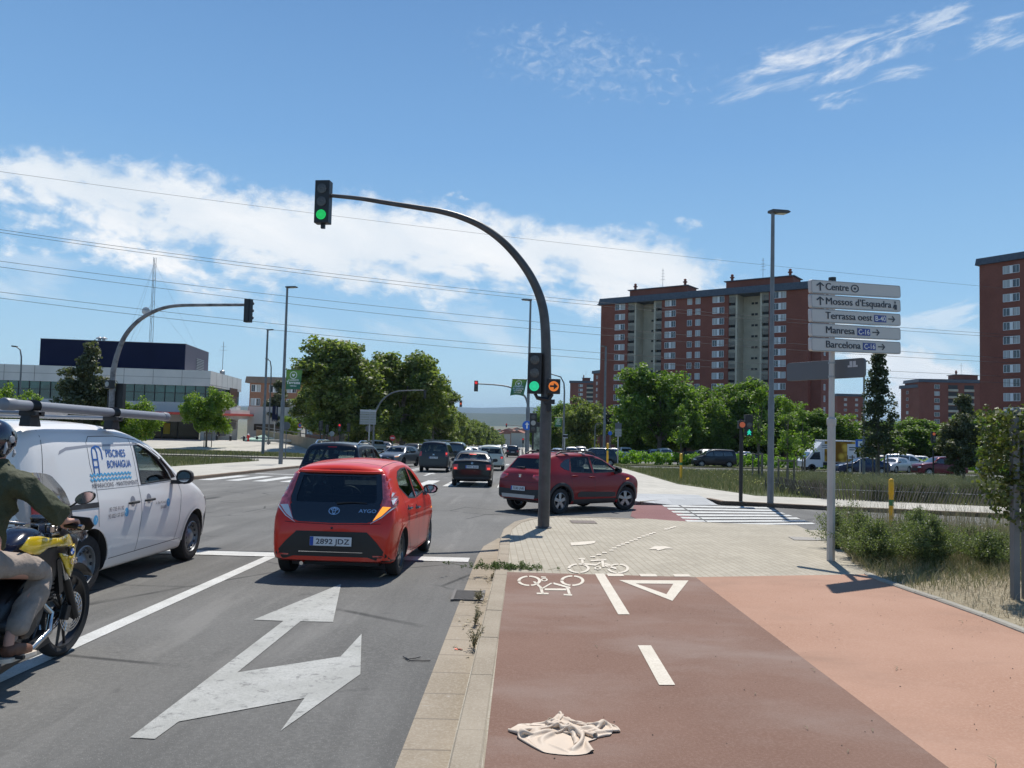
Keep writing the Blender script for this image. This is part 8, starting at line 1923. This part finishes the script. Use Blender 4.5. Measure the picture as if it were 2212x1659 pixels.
# ---- rider
pr = thing('person', 'motorcycle rider in olive jacket, beige trousers and dark helmet, hand on the handlebar', 'person', (MX, MY, -SLOPE*MY+.004), R(90))
M_OLV = mat('jacket_olive', (.045, .052, .024), .8, noise=(16, .08), bump=(9, .9, .03)); M_TRS = mat('trousers_beige', (.30, .245, .205), .9, noise=(10, .12), bump=(7, .9, .03)); M_SKIN = mat('skin', (.50, .27, .20), .55); M_SHOE = mat('shoe_brown', (.13, .055, .03), .6, noise=(20, .2)); M_SOLE = mat('shoe_sole', (.55, .48, .40), .7); M_SOCK = mat('sock', (.28, .22, .20), .9); M_HEL = mat('helmet_dark', (.012, .015, .03), .12, coat=1.0); M_VIS = mat('helmet_visor', (.03, .035, .04), .04, spec=1.0)
def skinned(name, nodes, edges, m, parent, sub=2, root=0, extra=None):
    me = bpy.data.meshes.new(name); me.from_pydata([n_[:3] for n_ in nodes], edges, []); o = bpy.data.objects.new(name, me); COL.objects.link(o)
    md = o.modifiers.new('s', 'SKIN'); md.use_smooth_shade = True
    for v_, n_ in zip(me.skin_vertices[0].data, nodes): v_.radius = (n_[3], n_[4] if len(n_) > 4 else n_[3]); v_.use_root = False
    me.skin_vertices[0].data[root].use_root = True
    s2 = o.modifiers.new('u', 'SUBSURF'); s2.levels = sub; s2.render_levels = sub
    dg = bpy.context.evaluated_depsgraph_get(); dg.update(); r = bpy.data.meshes.new_from_object(o.evaluated_get(dg)); bpy.data.objects.remove(o)
    for mm in (m if isinstance(m, list) else [m]): r.materials.append(mm)
    for p_ in r.polygons: p_.use_smooth = True
    r.name = name
    return link(name, r, parent) if parent else r
# body (mostly under the clothes), one continuous figure with both hands
N_ = [(-1.06, 0, .92, .14, .12), (-1.00, 0, 1.12, .13, .11), (-.95, 0, 1.32, .15, .11), (-.92, 0, 1.45, .09, .08), (-.90, 0, 1.54, .055), (-.88, 0, 1.62, .08, .09), (-.88, 0, 1.70, .085, .10)]
E_ = [(0, 1), (1, 2), (2, 3), (3, 4), (4, 5), (5, 6)]
def chain(start, pts):
    i = start
    for p_ in pts: N_.append(p_); E_.append((i, len(N_)-1)); i = len(N_)-1
    return i
for sy in (-1, 1):
    w_ = chain(3, [(-.92, sy*.19, 1.42, .06), (-.80, sy*.32, 1.27, .047), (-.74, sy*.365, 1.175, .036), (-.675, sy*.375, 1.13, .028, .024)])
    k_ = chain(w_, [(-.63, sy*.378, 1.122, .036, .020)])
    for f_, (oy, ln) in enumerate(((-.036, .92), (-.012, 1.0), (.012, .96), (.036, .80))):
        y_ = sy*(.378-oy); chain(k_, [(-.592, y_, 1.122+.003*ln, .0125), (-.592+.026*ln, y_, 1.110, .0105), (-.588+.022*ln, y_, 1.078, .0095), (-.602, y_, 1.062, .008)])
    chain(w_, [(-.640, sy*.330, 1.105, .013), (-.612, sy*.325, 1.078, .011), (-.590, sy*.338, 1.070, .009)])
    chain(0, [(-1.02, sy*.11, .88, .10), (-.86, sy*.20, .83, .075), (-.65, sy*.24, .76, .055), (-.80, sy*.235, .60, .055), (-.97, sy*.225, .42, .036), (-.99, sy*.225, .34, .034), (-.90, sy*.235, .295, .035), (-.80, sy*.24, .27, .028)])
skinned('body', N_, E_, M_SKIN, pr, sub=2)
jk = [(-1.06, 0, .89, .185, .165), (-1.01, 0, 1.08, .18, .155), (-.965, 0, 1.26, .19, .155), (-.94, 0, 1.40, .165, .125), (-.895, 0, 1.53, .082, .078), (-.885, 0, 1.575, .072, .07)]
je = [(0, 1), (1, 2), (2, 3), (3, 4), (4, 5)]
for sy in (-1, 1):
    b0 = len(jk); jk += [(-.935, sy*.20, 1.415, .095), (-.885, sy*.275, 1.345, .088), (-.84, sy*.335, 1.27, .080), (-.80, sy*.362, 1.215, .066), (-.735, sy*.372, 1.168, .054), (-.70, sy*.376, 1.146, .036)]
    je += [(3, b0)]+[(b0+i, b0+i+1) for i in range(5)]
def rumple(me, amp, sc, seed, dirv=None):
    """cloth creases: sharp-topped ripples along the surface normal"""
    rr = random.Random(seed); K_ = [(Vector((rr.gauss(0, 1), rr.gauss(0, 1), rr.gauss(0, 1))).normalized()*sc*rr.uniform(.6, 1.6), rr.uniform(0, 6.3)) for _ in range(7)]
    nn = [v_.normal.copy() for v_ in me.vertices]
    for v_, n_ in zip(me.vertices, nn):
        p_ = v_.co+Vector((math.sin(v_.co.z*sc*.7), math.sin(v_.co.x*sc*.8), math.cos(v_.co.y*sc)))*.03; s_ = sum((1-abs(math.sin(p_.dot(k)+f_)))**2 for k, f_ in K_)/7; v_.co += n_*amp*(s_-.25)
o = skinned('jacket', jk, je, M_OLV, pr, sub=4); rumple(o.data, .095, 15, 3)
tr_ = [(-1.08, 0, .95, .178, .15), (-1.06, 0, .88, .17, .14)]; te = [(0, 1)]
for sy in (-1, 1):
    b0 = len(tr_); tr_ += [(-1.02, sy*.12, .88, .125, .115), (-.92, sy*.175, .862, .112, .10), (-.78, sy*.225, .825, .098, .088), (-.66, sy*.24, .765, .084, .080), (-.70, sy*.238, .68, .088, .078), (-.80, sy*.232, .56, .088, .078), (-.90, sy*.228, .47, .084, .080), (-.945, sy*.227, .415, .082, .078)]
    te += [(1, b0)]+[(b0+i, b0+i+1) for i in range(7)]
o = skinned('trousers', tr_, te, M_TRS, pr, sub=4); rumple(o.data, .085, 12, 8)
for sy in (-1, 1):
    o = skinned('sock', [(-.945, sy*.227, .44, .045), (-.97, sy*.226, .36, .042)], [(0, 1)], M_SOCK, pr)
    o = skinned('shoe', [(-1.03, sy*.226, .315, .050, .046), (-.97, sy*.228, .325, .055, .055), (-.90, sy*.234, .305, .048, .050), (-.82, sy*.240, .280, .036, .046), (-.765, sy*.244, .268, .026, .038)], [(0, 1), (1, 2), (2, 3), (3, 4)], M_SHOE, pr, sub=3)
    b = MB(); sp_o = spline([(-1.075, 0), (-1.04, .042), (-.95, .044), (-.84, .050), (-.76, .042), (-.735, 0), (-.76, -.042), (-.84, -.046), (-.95, -.040), (-1.04, -.042)], 4)
    for dz_, mi in ((0, 0),):
        V = [(x, sy*.236+y, .262-(x+1.07)*.085) for x, y in sp_o]; V2 = [(x, sy*.236+y, .290-(x+1.07)*.10) for x, y in sp_o]; n = len(V); b.add(V+V2, [tuple(range(n))[::-1], tuple(range(n, 2*n))]+[(i, (i+1) % n, (i+1) % n+n, i+n) for i in range(n)])
    b.build('sole', M_SOLE, o, smooth=True, angle=50)
# helmet
b = MB(); V = []; seg, rings = 32, 20
for j in range(rings+1):
    t_ = R(-62)+R(152)*j/rings
    for k in range(seg):
        a = 2*math.pi*k/seg; x = math.cos(a)*math.cos(t_); y = math.sin(a)*math.cos(t_); z = math.sin(t_); ch = 1+.13*max(0, x)*max(0, -z+.15)*1.6
        V.append((-.91+.148*x*ch, .122*y*(1-.08*max(0, -z)), 1.69+.140*z))
b.add(V, [(j*seg+k, j*seg+(k+1) % seg, (j+1)*seg+(k+1) % seg, (j+1)*seg+k) for j in range(rings) for k in range(seg)]+[tuple(rings*seg+k for k in range(seg))])
he = b.build('helmet', M_HEL, pr, smooth=True)
b = MB(); V = []
for j in range(7):
    t_ = R(-18)+R(44)*j/6
    for k in range(25):
        a = R(-82)+R(164)*k/24; x = math.cos(a)*math.cos(t_); y = math.sin(a)*math.cos(t_); V.append((-.91+.157*x, .128*y, 1.69+.144*math.sin(t_)))
b.add(V, [(j*25+k, j*25+k+1, (j+1)*25+k+1, (j+1)*25+k) for j in range(6) for k in range(24)]); b.build('visor', M_VIS, he, smooth=True)
b = MB(); b.lathe([(0, -.006), (.024, -.004), (.026, .01)], (-.905, -.124, 1.695), axis='y', seg=18)
for (x, z, L_) in ((-.96, 1.64, .08), (-.87, 1.60, .05)): b.tube([(x-.004, -.112, z-L_/2), (x, -.121, z), (x+.012, -.110, z+L_/2)], [.006, .011, .006], 8)
b.build('vent_trim', mat('helmet_trim', (.35, .36, .38), .3), he, smooth=True)
# ================================================================== grass, weeds, litter, haze
def grassmat(name, cols, tr=.3):
    m = bpy.data.materials.new(name); m.use_nodes = True; h = NG(m.node_tree); b = h.n['Principled BSDF']; o = h.n['Material Output']
    ge = h.node('ShaderNodeNewGeometry'); r = h.node('ShaderNodeValToRGB'); el = r.color_ramp.elements
    for k, c in enumerate(cols):
        e_ = el[k] if k < 2 else el.new(.5); e_.position = k/(len(cols)-1) if k != 1 or len(cols) == 2 else 1/(len(cols)-1); e_.color = (*c, 1)
    h.l.new(ge.outputs['Random Per Island'], r.inputs[0]); h.l.new(r.outputs[0], b.inputs['Base Color']); b.inputs['Roughness'].default_value = .7
    t = h.node('ShaderNodeBsdfTranslucent'); h.l.new(r.outputs[0], t.inputs[0]); mx = h.node('ShaderNodeMixShader'); mx.inputs[0].default_value = tr; h.l.new(b.outputs[0], mx.inputs[1]); h.l.new(t.outputs[0], mx.inputs[2]); h.l.new(mx.outputs[0], o.inputs[0]); return m
GM_MEAD = grassmat('meadow_blades', ((.075, .11, .025), (.13, .16, .045), (.20, .19, .085), (.30, .26, .13))); GM_GREEN = grassmat('green_blades', ((.05, .09, .018), (.10, .16, .03), (.16, .20, .055)))
GM_DRY = grassmat('dry_stems', ((.26, .20, .10), (.36, .30, .17), (.20, .13, .07), (.12, .13, .05))); GM_STRAW = grassmat('straw', ((.55, .48, .33), (.38, .32, .20), (.66, .60, .46), (.28, .22, .13)), .15)
GM_VERGE = grassmat('verge_blades', ((.10, .12, .035), (.16, .17, .06), (.26, .23, .11), (.38, .33, .19)))
L_WEED = leafmat('weed_leaves', (.075, .10, .035), (.22, .25, .11), .4)
GM_FEATH = grassmat('feather_grass', ((.16, .18, .09), (.24, .24, .14), (.30, .28, .19), (.11, .14, .06)))
def blades(name, P, h, w, lean, m, seed, bend=.5, flat=False, kind='stuff', label=None, cat=None, base_z=K):
    """P: (n,2) world xy; each blade a tapering two-piece strip"""
    rg = np.random.default_rng(seed); P = np.asarray(P, float); n = len(P); a = rg.random(n)*6.283; hh = np.asarray(h)*(.55+.75*rg.random(n)) if np.ndim(h) == 0 else h
    z0 = -SLOPE*P[:, 1]+base_z; le = lean*rg.random(n)*hh; dx, dy_ = np.cos(a)*le, np.sin(a)*le; b_ = rg.random(n)*6.283; wx, wy = np.cos(b_)*w/2, np.sin(b_)*w/2
    V = np.empty((n, 5, 3))
    for i, (s_, f_) in enumerate(((-1, 0), (1, 0), (1, .55), (-1, .55), (0, 1))):
        k = {0: 0, .55: .55*(1-bend)*.8, 1: 1}[f_]; ws = {0: 1, .55: .75, 1: 0}[f_]
        V[:, i, 0] = P[:, 0]+dx*k+wx*s_*ws; V[:, i, 1] = P[:, 1]+dy_*k+wy*s_*ws; V[:, i, 2] = z0+hh*f_*(1 if not flat else .15)+(.004 if flat else 0)
    me = bpy.data.meshes.new(name); me.vertices.add(n*5); me.vertices.foreach_set('co', V.reshape(-1).astype(np.float32))
    L_ = (np.arange(n)[:, None]*5+np.array([0, 1, 2, 3, 3, 2, 4])).reshape(-1); me.loops.add(n*7); me.loops.foreach_set('vertex_index', L_.astype(np.int32)); me.polygons.add(n*2)
    st = (np.arange(n)[:, None]*7+np.array([0, 4])).reshape(-1); me.polygons.foreach_set('loop_start', st.astype(np.int32)); me.materials.append(m); me.update(calc_edges=True); me.validate()
    o = link(name, me); return tag(o, label, cat, kind=kind)
def scatter(poly, n, seed, clump=None, dens=None):
    rg = random.Random(seed); xs = [p[0] for p in poly]; ys = [p[1] for p in poly]; o = []; t = 0
    while len(o) < n and t < n*40:
        t += 1; x, y = rg.uniform(min(xs), max(xs)), rg.uniform(min(ys), max(ys))
        if inpoly(x, y, poly) and (dens is None or rg.random() < dens(x, y)): o.append((x, y))
    return o
mv = [(p[0]+.08, p[1]-.1) for p in MEADOW]
def md_(x, y): return .25+.75*max(0, math.sin(x*.9+math.sin(y*.7)*2)*math.sin(y*.8+x*.3)*.5+.5)
vis = [p for p in mv]
blades('meadow_grass', scatter([(x, y) for x, y in mv if True][:7]+[(34, 25.5), (34, 61)], 52000, 1, dens=lambda x, y: md_(x, y)*(1.0 if x < y*.75 else .05)), .26, .020, .7, GM_MEAD, 1)
def blobs(name, pts, hs, r, m, label, cat):
    b = MB()
    for (x, y), h in zip(pts, hs): z = -SLOPE*y+K+h; b.add([(x-r, y, z), (x, y-r, z+.3*r), (x+r, y, z), (x, y+r, z), (x, y, z+r)], [(0, 1, 4), (1, 2, 4), (2, 3, 4), (3, 0, 4)])
    tag(b.build(name, m), label, cat, kind='stuff')
M_FY = mat('flower_yellow', (.62, .60, .16), .8); M_FW = mat('flower_white', (.62, .62, .56), .8)
fp = scatter([(9.6, 27), (22, 26.2), (34, 25), (34, 40), (10.5, 60)], 420, 4, dens=lambda x, y: (.9 if md_(x*1.7, y*1.3) > .7 else .12)*(1.0 if y < 36 else .5)); blobs('meadow_flowers', fp, [RNG.uniform(.2, .34) for _ in fp], .028, M_FY, None, None)
fp = scatter([(9.6, 27), (34, 25), (34, 60), (10.5, 60)], 260, 5); blobs('daisies', fp, [RNG.uniform(.2, .32) for _ in fp], .022, M_FW, None, None)
# feathery ornamental grasses behind the lath fence
C_ = []
for k in range(46):
    x = 9.2+19*((k+.5)/46)+RNG.uniform(-.2, .2); y = (27.4 if x > 12 else 29.5)-.02*(x-9)+RNG.uniform(0, 1.5)+(1.6 if k % 3 == 0 else 0)
    if x > 11.3: C_.append((x, y))
P_, Hs = [], []
for x, y in C_:
    for _ in range(560): a = RNG.uniform(0, 6.28); r = abs(RNG.gauss(0, .22)); P_.append((x+math.cos(a)*r, y+math.sin(a)*r)); Hs.append(RNG.uniform(.5, 1.05))
blades('ornamental_grass', P_, np.array(Hs), .012, 1.1, GM_FEATH, 6, bend=.7)
# left lawn and plaza strip
blades('lawn_grass', scatter(LAWN, 26000, 7, dens=lambda x, y: md_(x, y)*(1 if x > -34 else .1)), .22, .03, .7, GM_MEAD, 7)
o = blades('lawn_grass', scatter([(-18.5, 72), (-22, 78.5), (-48, 79), (-48, 72)], 9000, 8), .20, .05, .6, GM_MEAD, 8)
for v_ in o.data.vertices: v_.co.z += gz(v_.co.x, v_.co.y)+SLOPE*v_.co.y
# near verge: straw, green grass, tall weeds
ve = VERGE
def past(x, y):
    """distance inside the verge from its edging"""
    L = [p for p in edge]; return min(math.hypot(x-a[0], y-a[1]) for a in L)
box_ = [(4.6, 5), (17, 5), (17, street_y-.9), (4.6, street_y-.9)]
inv = lambda x, y: inpoly(x, y, ve)
st_ = [p for p in scatter(box_, 15000, 11, dens=lambda x, y: 1.0 if y < 12.5 and x < y*.72 else .15) if inv(*p)]
blades('straw_litter', st_, .10, .006, 2.2, GM_STRAW, 11, flat=True, base_z=K+.008); blades('dry_grass', [p for p in st_[::3]], .09, .006, 1.2, GM_STRAW, 12, base_z=K+.008)
gr_ = [p for p in scatter(box_, 26000, 13, dens=lambda x, y: min(1, max(0, (y-9.6-.25*math.sin(x*2.2))*1.2))*(1 if x < y*.8 else .05)) if inv(*p)]
blades('verge_grass', gr_, np.array([(.12+.15*min(1, max(0, y-10.4)*.5))*RNG.uniform(.6, 1.5) for x, y in gr_]), .007, 1.5, GM_VERGE, 13, base_z=K+.006)
gr2 = [p for p in gr_ if p[1] > 12.0]
blades('dry_stalks', gr2[::5], .72, .006, .35, GM_DRY, 14, base_z=K+.006)
def weed(label, x, y, h, r, n, seed, m=None, leafn=26, stems=None):
    t = thing('weed_bush', label, 'weed', (x, y, -SLOPE*y+K), 0, 'tall weeds on the verge'); rr = random.Random(seed); b = MB(); C = []
    for k in range(n):
        a = rr.uniform(0, 6.28); q = abs(rr.gauss(0, .5)); tip = Vector((math.cos(a)*r*q, math.sin(a)*r*q, h*rr.uniform(.55, 1.05)*(1-.3*q))); mid = Vector((tip.x*.35, tip.y*.35, tip.z*.5)); b.tube([(tip.x*.1, tip.y*.1, 0), mid, tip], [.006, .004, .0015], 4, caps=False)
        for j in range(8): u_ = .15+.85*j/8; p = mid*(2*u_*(1-u_))+tip*(u_*u_); p.z = tip.z*u_; C.append(tuple(p))
    b.build('stems', M_WSTEM, t); link('leaves', leaves_mesh('leaves', C, leafn, .075, .020, m or L_WEED, seed=seed), t); return t
M_WSTEM = mat('weed_stem', (.10, .11, .04), .9)
wx0 = G(1845, 1225, K)
for k, (dx, dy_, h, r, n) in enumerate(((.40, .15, .74, .62, 110), (1.10, .0, .80, .70, 130), (.50, 1.0, .80, .6, 90), (1.35, .85, .84, .75, 120), (1.95, .10, .62, .6, 90), (.6, 2.1, .8, .45, 50), (1.7, 1.6, .8, .5, 60), (2.5, 1.5, .55, .4, 30), (3.4, 2.2, .50, .4, 26), (4.6, 3.4, .6, .45, 26), (1.3, 3.2, .8, .4, 30), (2.6, 3.3, .7, .4, 30))):
    weed(('bushy green weed nearest the sign post foot', 'largest bushy weed at the corner of the pink path', 'green weed just behind the one by the sign post', 'tall dense weed in the middle of the verge corner', 'lower weed to the right of the largest bushy one', 'weed by the near end of the yellow marker post, left side', 'weed in front of the yellow marker post', 'short weed right of the yellow marker post', 'short weed among the grass midway to the gate', 'weed beside the street edge near the ivy gate', 'weed at the street edge left of the yellow marker', 'weed at the street edge right of the yellow marker')[k], wx0.x+dx, wx0.y+dy_, h, r, n, 70+k)
fp = [(wx0.x+RNG.uniform(.2, 4.5), wx0.y+RNG.uniform(0, 3)) for _ in range(60)]; blobs('verge_flowers', fp, [RNG.uniform(.35, .8) for _ in fp], .012, M_FW, None, None)
# gutter weeds
tg = G(1112, 1229, K); t = thing('weed_tuft', 'low green weed tuft spilling over the kerb at the end of the bike path', 'weed', (tg.x, tg.y, tg.z)); C = [(RNG.gauss(-.12, .22), RNG.gauss(0, .07), .02+abs(RNG.gauss(0, .03))) for _ in range(120)]
link('leaves', leaves_mesh('leaves', C, 26, .03, .016, GM_GREEN, seed=5, droop=.01), t); b = MB()
for c_ in C[::2]: b.tube([(c_[0]*.6, c_[1]*.6, -.02), c_], .002, 4, caps=False)
b.build('stems', M_WSTEM, t)
for i, (px, py, h) in enumerate(((1028, 1300, .13), (1020, 1350, .17), (1016, 1400, .20), (1062, 1252, .10))):
    p = G(px, py, .01); t = thing('dry_weed', ('dry weed beside the drain in the gutter', 'taller dry weed against the kerb between drain and orange scrap', 'dry weed with fallen leaves beside the orange scrap', 'small weed in the gutter below the green tuft')[i], 'weed', (p.x+.03, p.y, p.z)); b = MB(); C = []
    for k in range(16):
        a = RNG.uniform(0, 6.28); l_ = RNG.uniform(.2, .7)*h; tip = (math.cos(a)*l_*.6, math.sin(a)*l_, h*RNG.uniform(.5, 1)); b.tube([(0, 0, 0), (tip[0]*.4, tip[1]*.4, tip[2]*.6), tip], [.003, .002, .001], 4, caps=False); C += [tuple(q*u_ for q in tip) for u_ in (.5, .75, 1)]
    b.build('stems', GM_DRY, t); link('leaves', leaves_mesh('leaves', C, 5, .02, .014, GM_DRY, seed=i+9), t)
    C = [(RNG.gauss(0, .07), RNG.gauss(0, .14), .008) for _ in range(20)]; link('fallen_leaves', leaves_mesh('fallen_leaves', C, 5, .03, .022, GM_STRAW, seed=i+19, upbias=3), t)
p = G(991, 1402, .012); b = MB()
for k in range(3): b.box((.02*k-.02, .012*(k % 2), 0), (.03, .025, .002), rot=(RNG.uniform(-.2, .2), .2, k))
o = b.build('paper_scrap', mat('scrap_orange', (.75, .20, .12), .7)); o.location = p; tag(o, 'torn orange paper scrap in the gutter', 'litter')
p = G(898, 1424, .008); b = MB(); b.tube([(-.11, .06, 0), (-.06, .0, 0), (.0, .02, .004), (.03, .06, .002)], .004, 5); b.tube([(-.09, .03, 0), (-.04, -.05, .003), (.06, -.03, 0), (.12, -.02, 0)], .004, 5); o = b.build('cord', M_BLK); o.location = p; tag(o, 'short black cord lying on the asphalt beside the gutter', 'cord')
TW = [(1935, 1447, .12), (1290, 1398, .05), (1760, 1450, .07), (2080, 1345, .1), (1885, 1580, .05), (2150, 1655, .14), (1800, 1350, .06), (1630, 1500, .04), (1745, 1575, .05), (1830, 1625, .05)]
for k, (px, py, l_) in enumerate(TW):
    p = G(px, py, K+.012); a = RNG.uniform(0, 3.1); b = MB(); b.tube([(0, 0, 0), (math.cos(a)*l_*.5, math.sin(a)*l_*.5, .006), (math.cos(a+.3)*l_, math.sin(a+.3)*l_, 0)], [.0025, .002, .001], 4); o = b.build('twig', GM_STRAW); o.location = p; tag(o, 'thin dry twig lying on the '+('brown bike path' if px < 1700 else 'coloured path towards the pink edge'), 'twig', 'dry twigs on the path')
pts = [(RNG.uniform(0.2, 8), RNG.uniform(3.2, 10)) for _ in range(420)]; b = MB()
for x, y in pts:
    if inpoly(x, y, [(xk, 3), (xk, yb), (edge[0][0], yb)]+edge[:-1]): r = RNG.uniform(.002, .006); z = -SLOPE*y+K+.006; b.add([(x-r, y, z), (x, y-r, z), (x+r, y, z), (x, y+r, z), (x, y, z+r)], [(0, 1, 4), (1, 2, 4), (2, 3, 4), (3, 0, 4)])
tag(b.build('grit', mat('grit', (.10, .08, .06), .9)), kind='stuff')
# ---- the dropped cloth
def CC(x, y): return ((1240+.1537*x)/1.1573, (1780+.1537*y)/1.1573)
out_ = GP([CC(*p) for p in spline([(220, 340), (330, 260), (480, 205), (700, 190), (870, 185), (950, 135), (1100, 105), (1280, 120), (1400, 140), (1450, 115), (1520, 190), (1650, 165), (1800, 180), (1920, 235), (1985, 295), (1960, 345), (1820, 385), (1700, 450), (1620, 540), (1500, 610), (1240, 700), (950, 712), (680, 708), (520, 670), (420, 625), (340, 550), (290, 460), (310, 390)], 3)], K)
# a satin sheet larger than its footprint, let fall and settle in folds
NU, NV = 84, 70; rg = np.random.default_rng(23)
U, V_ = np.meshgrid(np.linspace(-1, 1, NU), np.linspace(-1, 1, NV), indexing='ij')
cxm = sum(p[0] for p in out_)/len(out_); cym = sum(p[1] for p in out_)/len(out_)
ang = [(math.atan2(p[1]-cym, p[0]-cxm), math.hypot(p[0]-cxm, p[1]-cym)) for p in out_]; ang.sort()
aa = np.array([q[0]-2*math.pi for q in ang]+[q[0] for q in ang]+[q[0]+2*math.pi for q in ang]); rrr = np.array([q[1] for q in ang]*3)
mu = U*np.sqrt(1-V_**2/2); mv2 = V_*np.sqrt(1-U**2/2); R0 = np.hypot(mu, mv2); A0 = np.arctan2(mv2, mu); RB = np.interp(A0, aa, rrr)
rest = np.stack([mu*.54, mv2*.44, 0*U], -1)
X = np.stack([np.cos(A0)*R0*RB*.92, np.sin(A0)*R0*RB*.92, .02+0*U], -1)
for _ in range(9):
    k = rg.normal(size=2)*np.array([9, 11]); ph = rg.random()*6.28; X[..., 2] += .011*(1+np.sin(X[..., 0]*k[0]*1.6+X[..., 1]*k[1]*1.6+ph))*(1-.6*R0**3)
VEL = np.zeros_like(X); G_ = []
def con(di, dj):
    for a0 in ((0, 1) if di else (0,)):
        for b0 in ((0, 1) if dj else (0,)):
            I, J = np.meshgrid(np.arange(NU-abs(di)), np.arange(NV-abs(dj)), indexing='ij'); jj = J+(abs(dj) if dj < 0 else 0)
            m_ = (((I//max(1, abs(di))) % 2 == a0) if di else True) & (((J//max(1, abs(dj))) % 2 == b0) if dj else True)
            if di and dj and b0: continue
            if di and dj: m_ = ((I//abs(di)) % 2 == a0)
            I_, J_ = I[m_], jj[m_]; G_.append((I_, J_, I_+di, J_+dj, np.linalg.norm(rest[I_, J_]-rest[I_+di, J_+dj], axis=-1), 1.0 if max(abs(di), abs(dj)) < 2 else .22))
for d_ in ((1, 0), (0, 1), (1, 1), (1, -1), (3, 0), (0, 3)): con(*d_)
for it in range(150):
    VEL[..., 2] -= 9.8*.008; Xn = X+VEL*.008
    for _ in range(7):
        for I_, J_, K_, L_, r0, st in G_:
            D_ = Xn[K_, L_]-Xn[I_, J_]; ln = np.linalg.norm(D_, axis=-1)+1e-9; c_ = ((ln-r0)/ln*.5*st)[:, None]*D_; Xn[I_, J_] += c_; Xn[K_, L_] -= c_
        Xn[..., 2] = np.maximum(Xn[..., 2], .003)
    VEL = (Xn-X)/.008*.90; g_m = Xn[..., 2] < .006; VEL[g_m, 0:2] *= .15; X = Xn
b = MB(); b.add([(float(p[0]), float(p[1]), float(p[2]-SLOPE*p[1])) for p in X.reshape(-1, 3)], [(a*NV+c, a*NV+c+1, (a+1)*NV+c+1, (a+1)*NV+c) for a in range(NU-1) for c in range(NV-1)])
cl = b.build('cloth', mat('cloth_cream', (.60, .49, .38), .5, spec=.3, noise=(5, .05)), smooth=True, angle=180); cl.location = (cxm+.01, cym, -SLOPE*cym+K+.005); cl.scale = (.86, .86, .86)
md = cl.modifiers.new('t', 'SOLIDIFY'); md.thickness = .0025; md.offset = 1; md = cl.modifiers.new('s', 'SUBSURF'); md.levels = 1; md.render_levels = 1
tag(cl, 'crumpled cream satin cloth dropped on the brown bike path', 'cloth')

# ---- the air
hz = MB(); hz.box((0, 8950, 149), (36000, 18100, 361)); 
HM = bpy.data.materials.new('haze_air'); HM.use_nodes = True; h = NG(HM.node_tree); h.n.clear(); oo = h.node('ShaderNodeOutputMaterial'); vp = h.node('ShaderNodeVolumePrincipled')
vp.inputs['Color'].default_value = (.55, .76, 1.0, 1); vp.inputs['Density'].default_value = 5.5e-5; vp.inputs['Anisotropy'].default_value = .0; h.l.new(vp.outputs[0], oo.inputs['Volume'])
ho = hz.build('haze', HM); ho['kind'] = 'stuff'
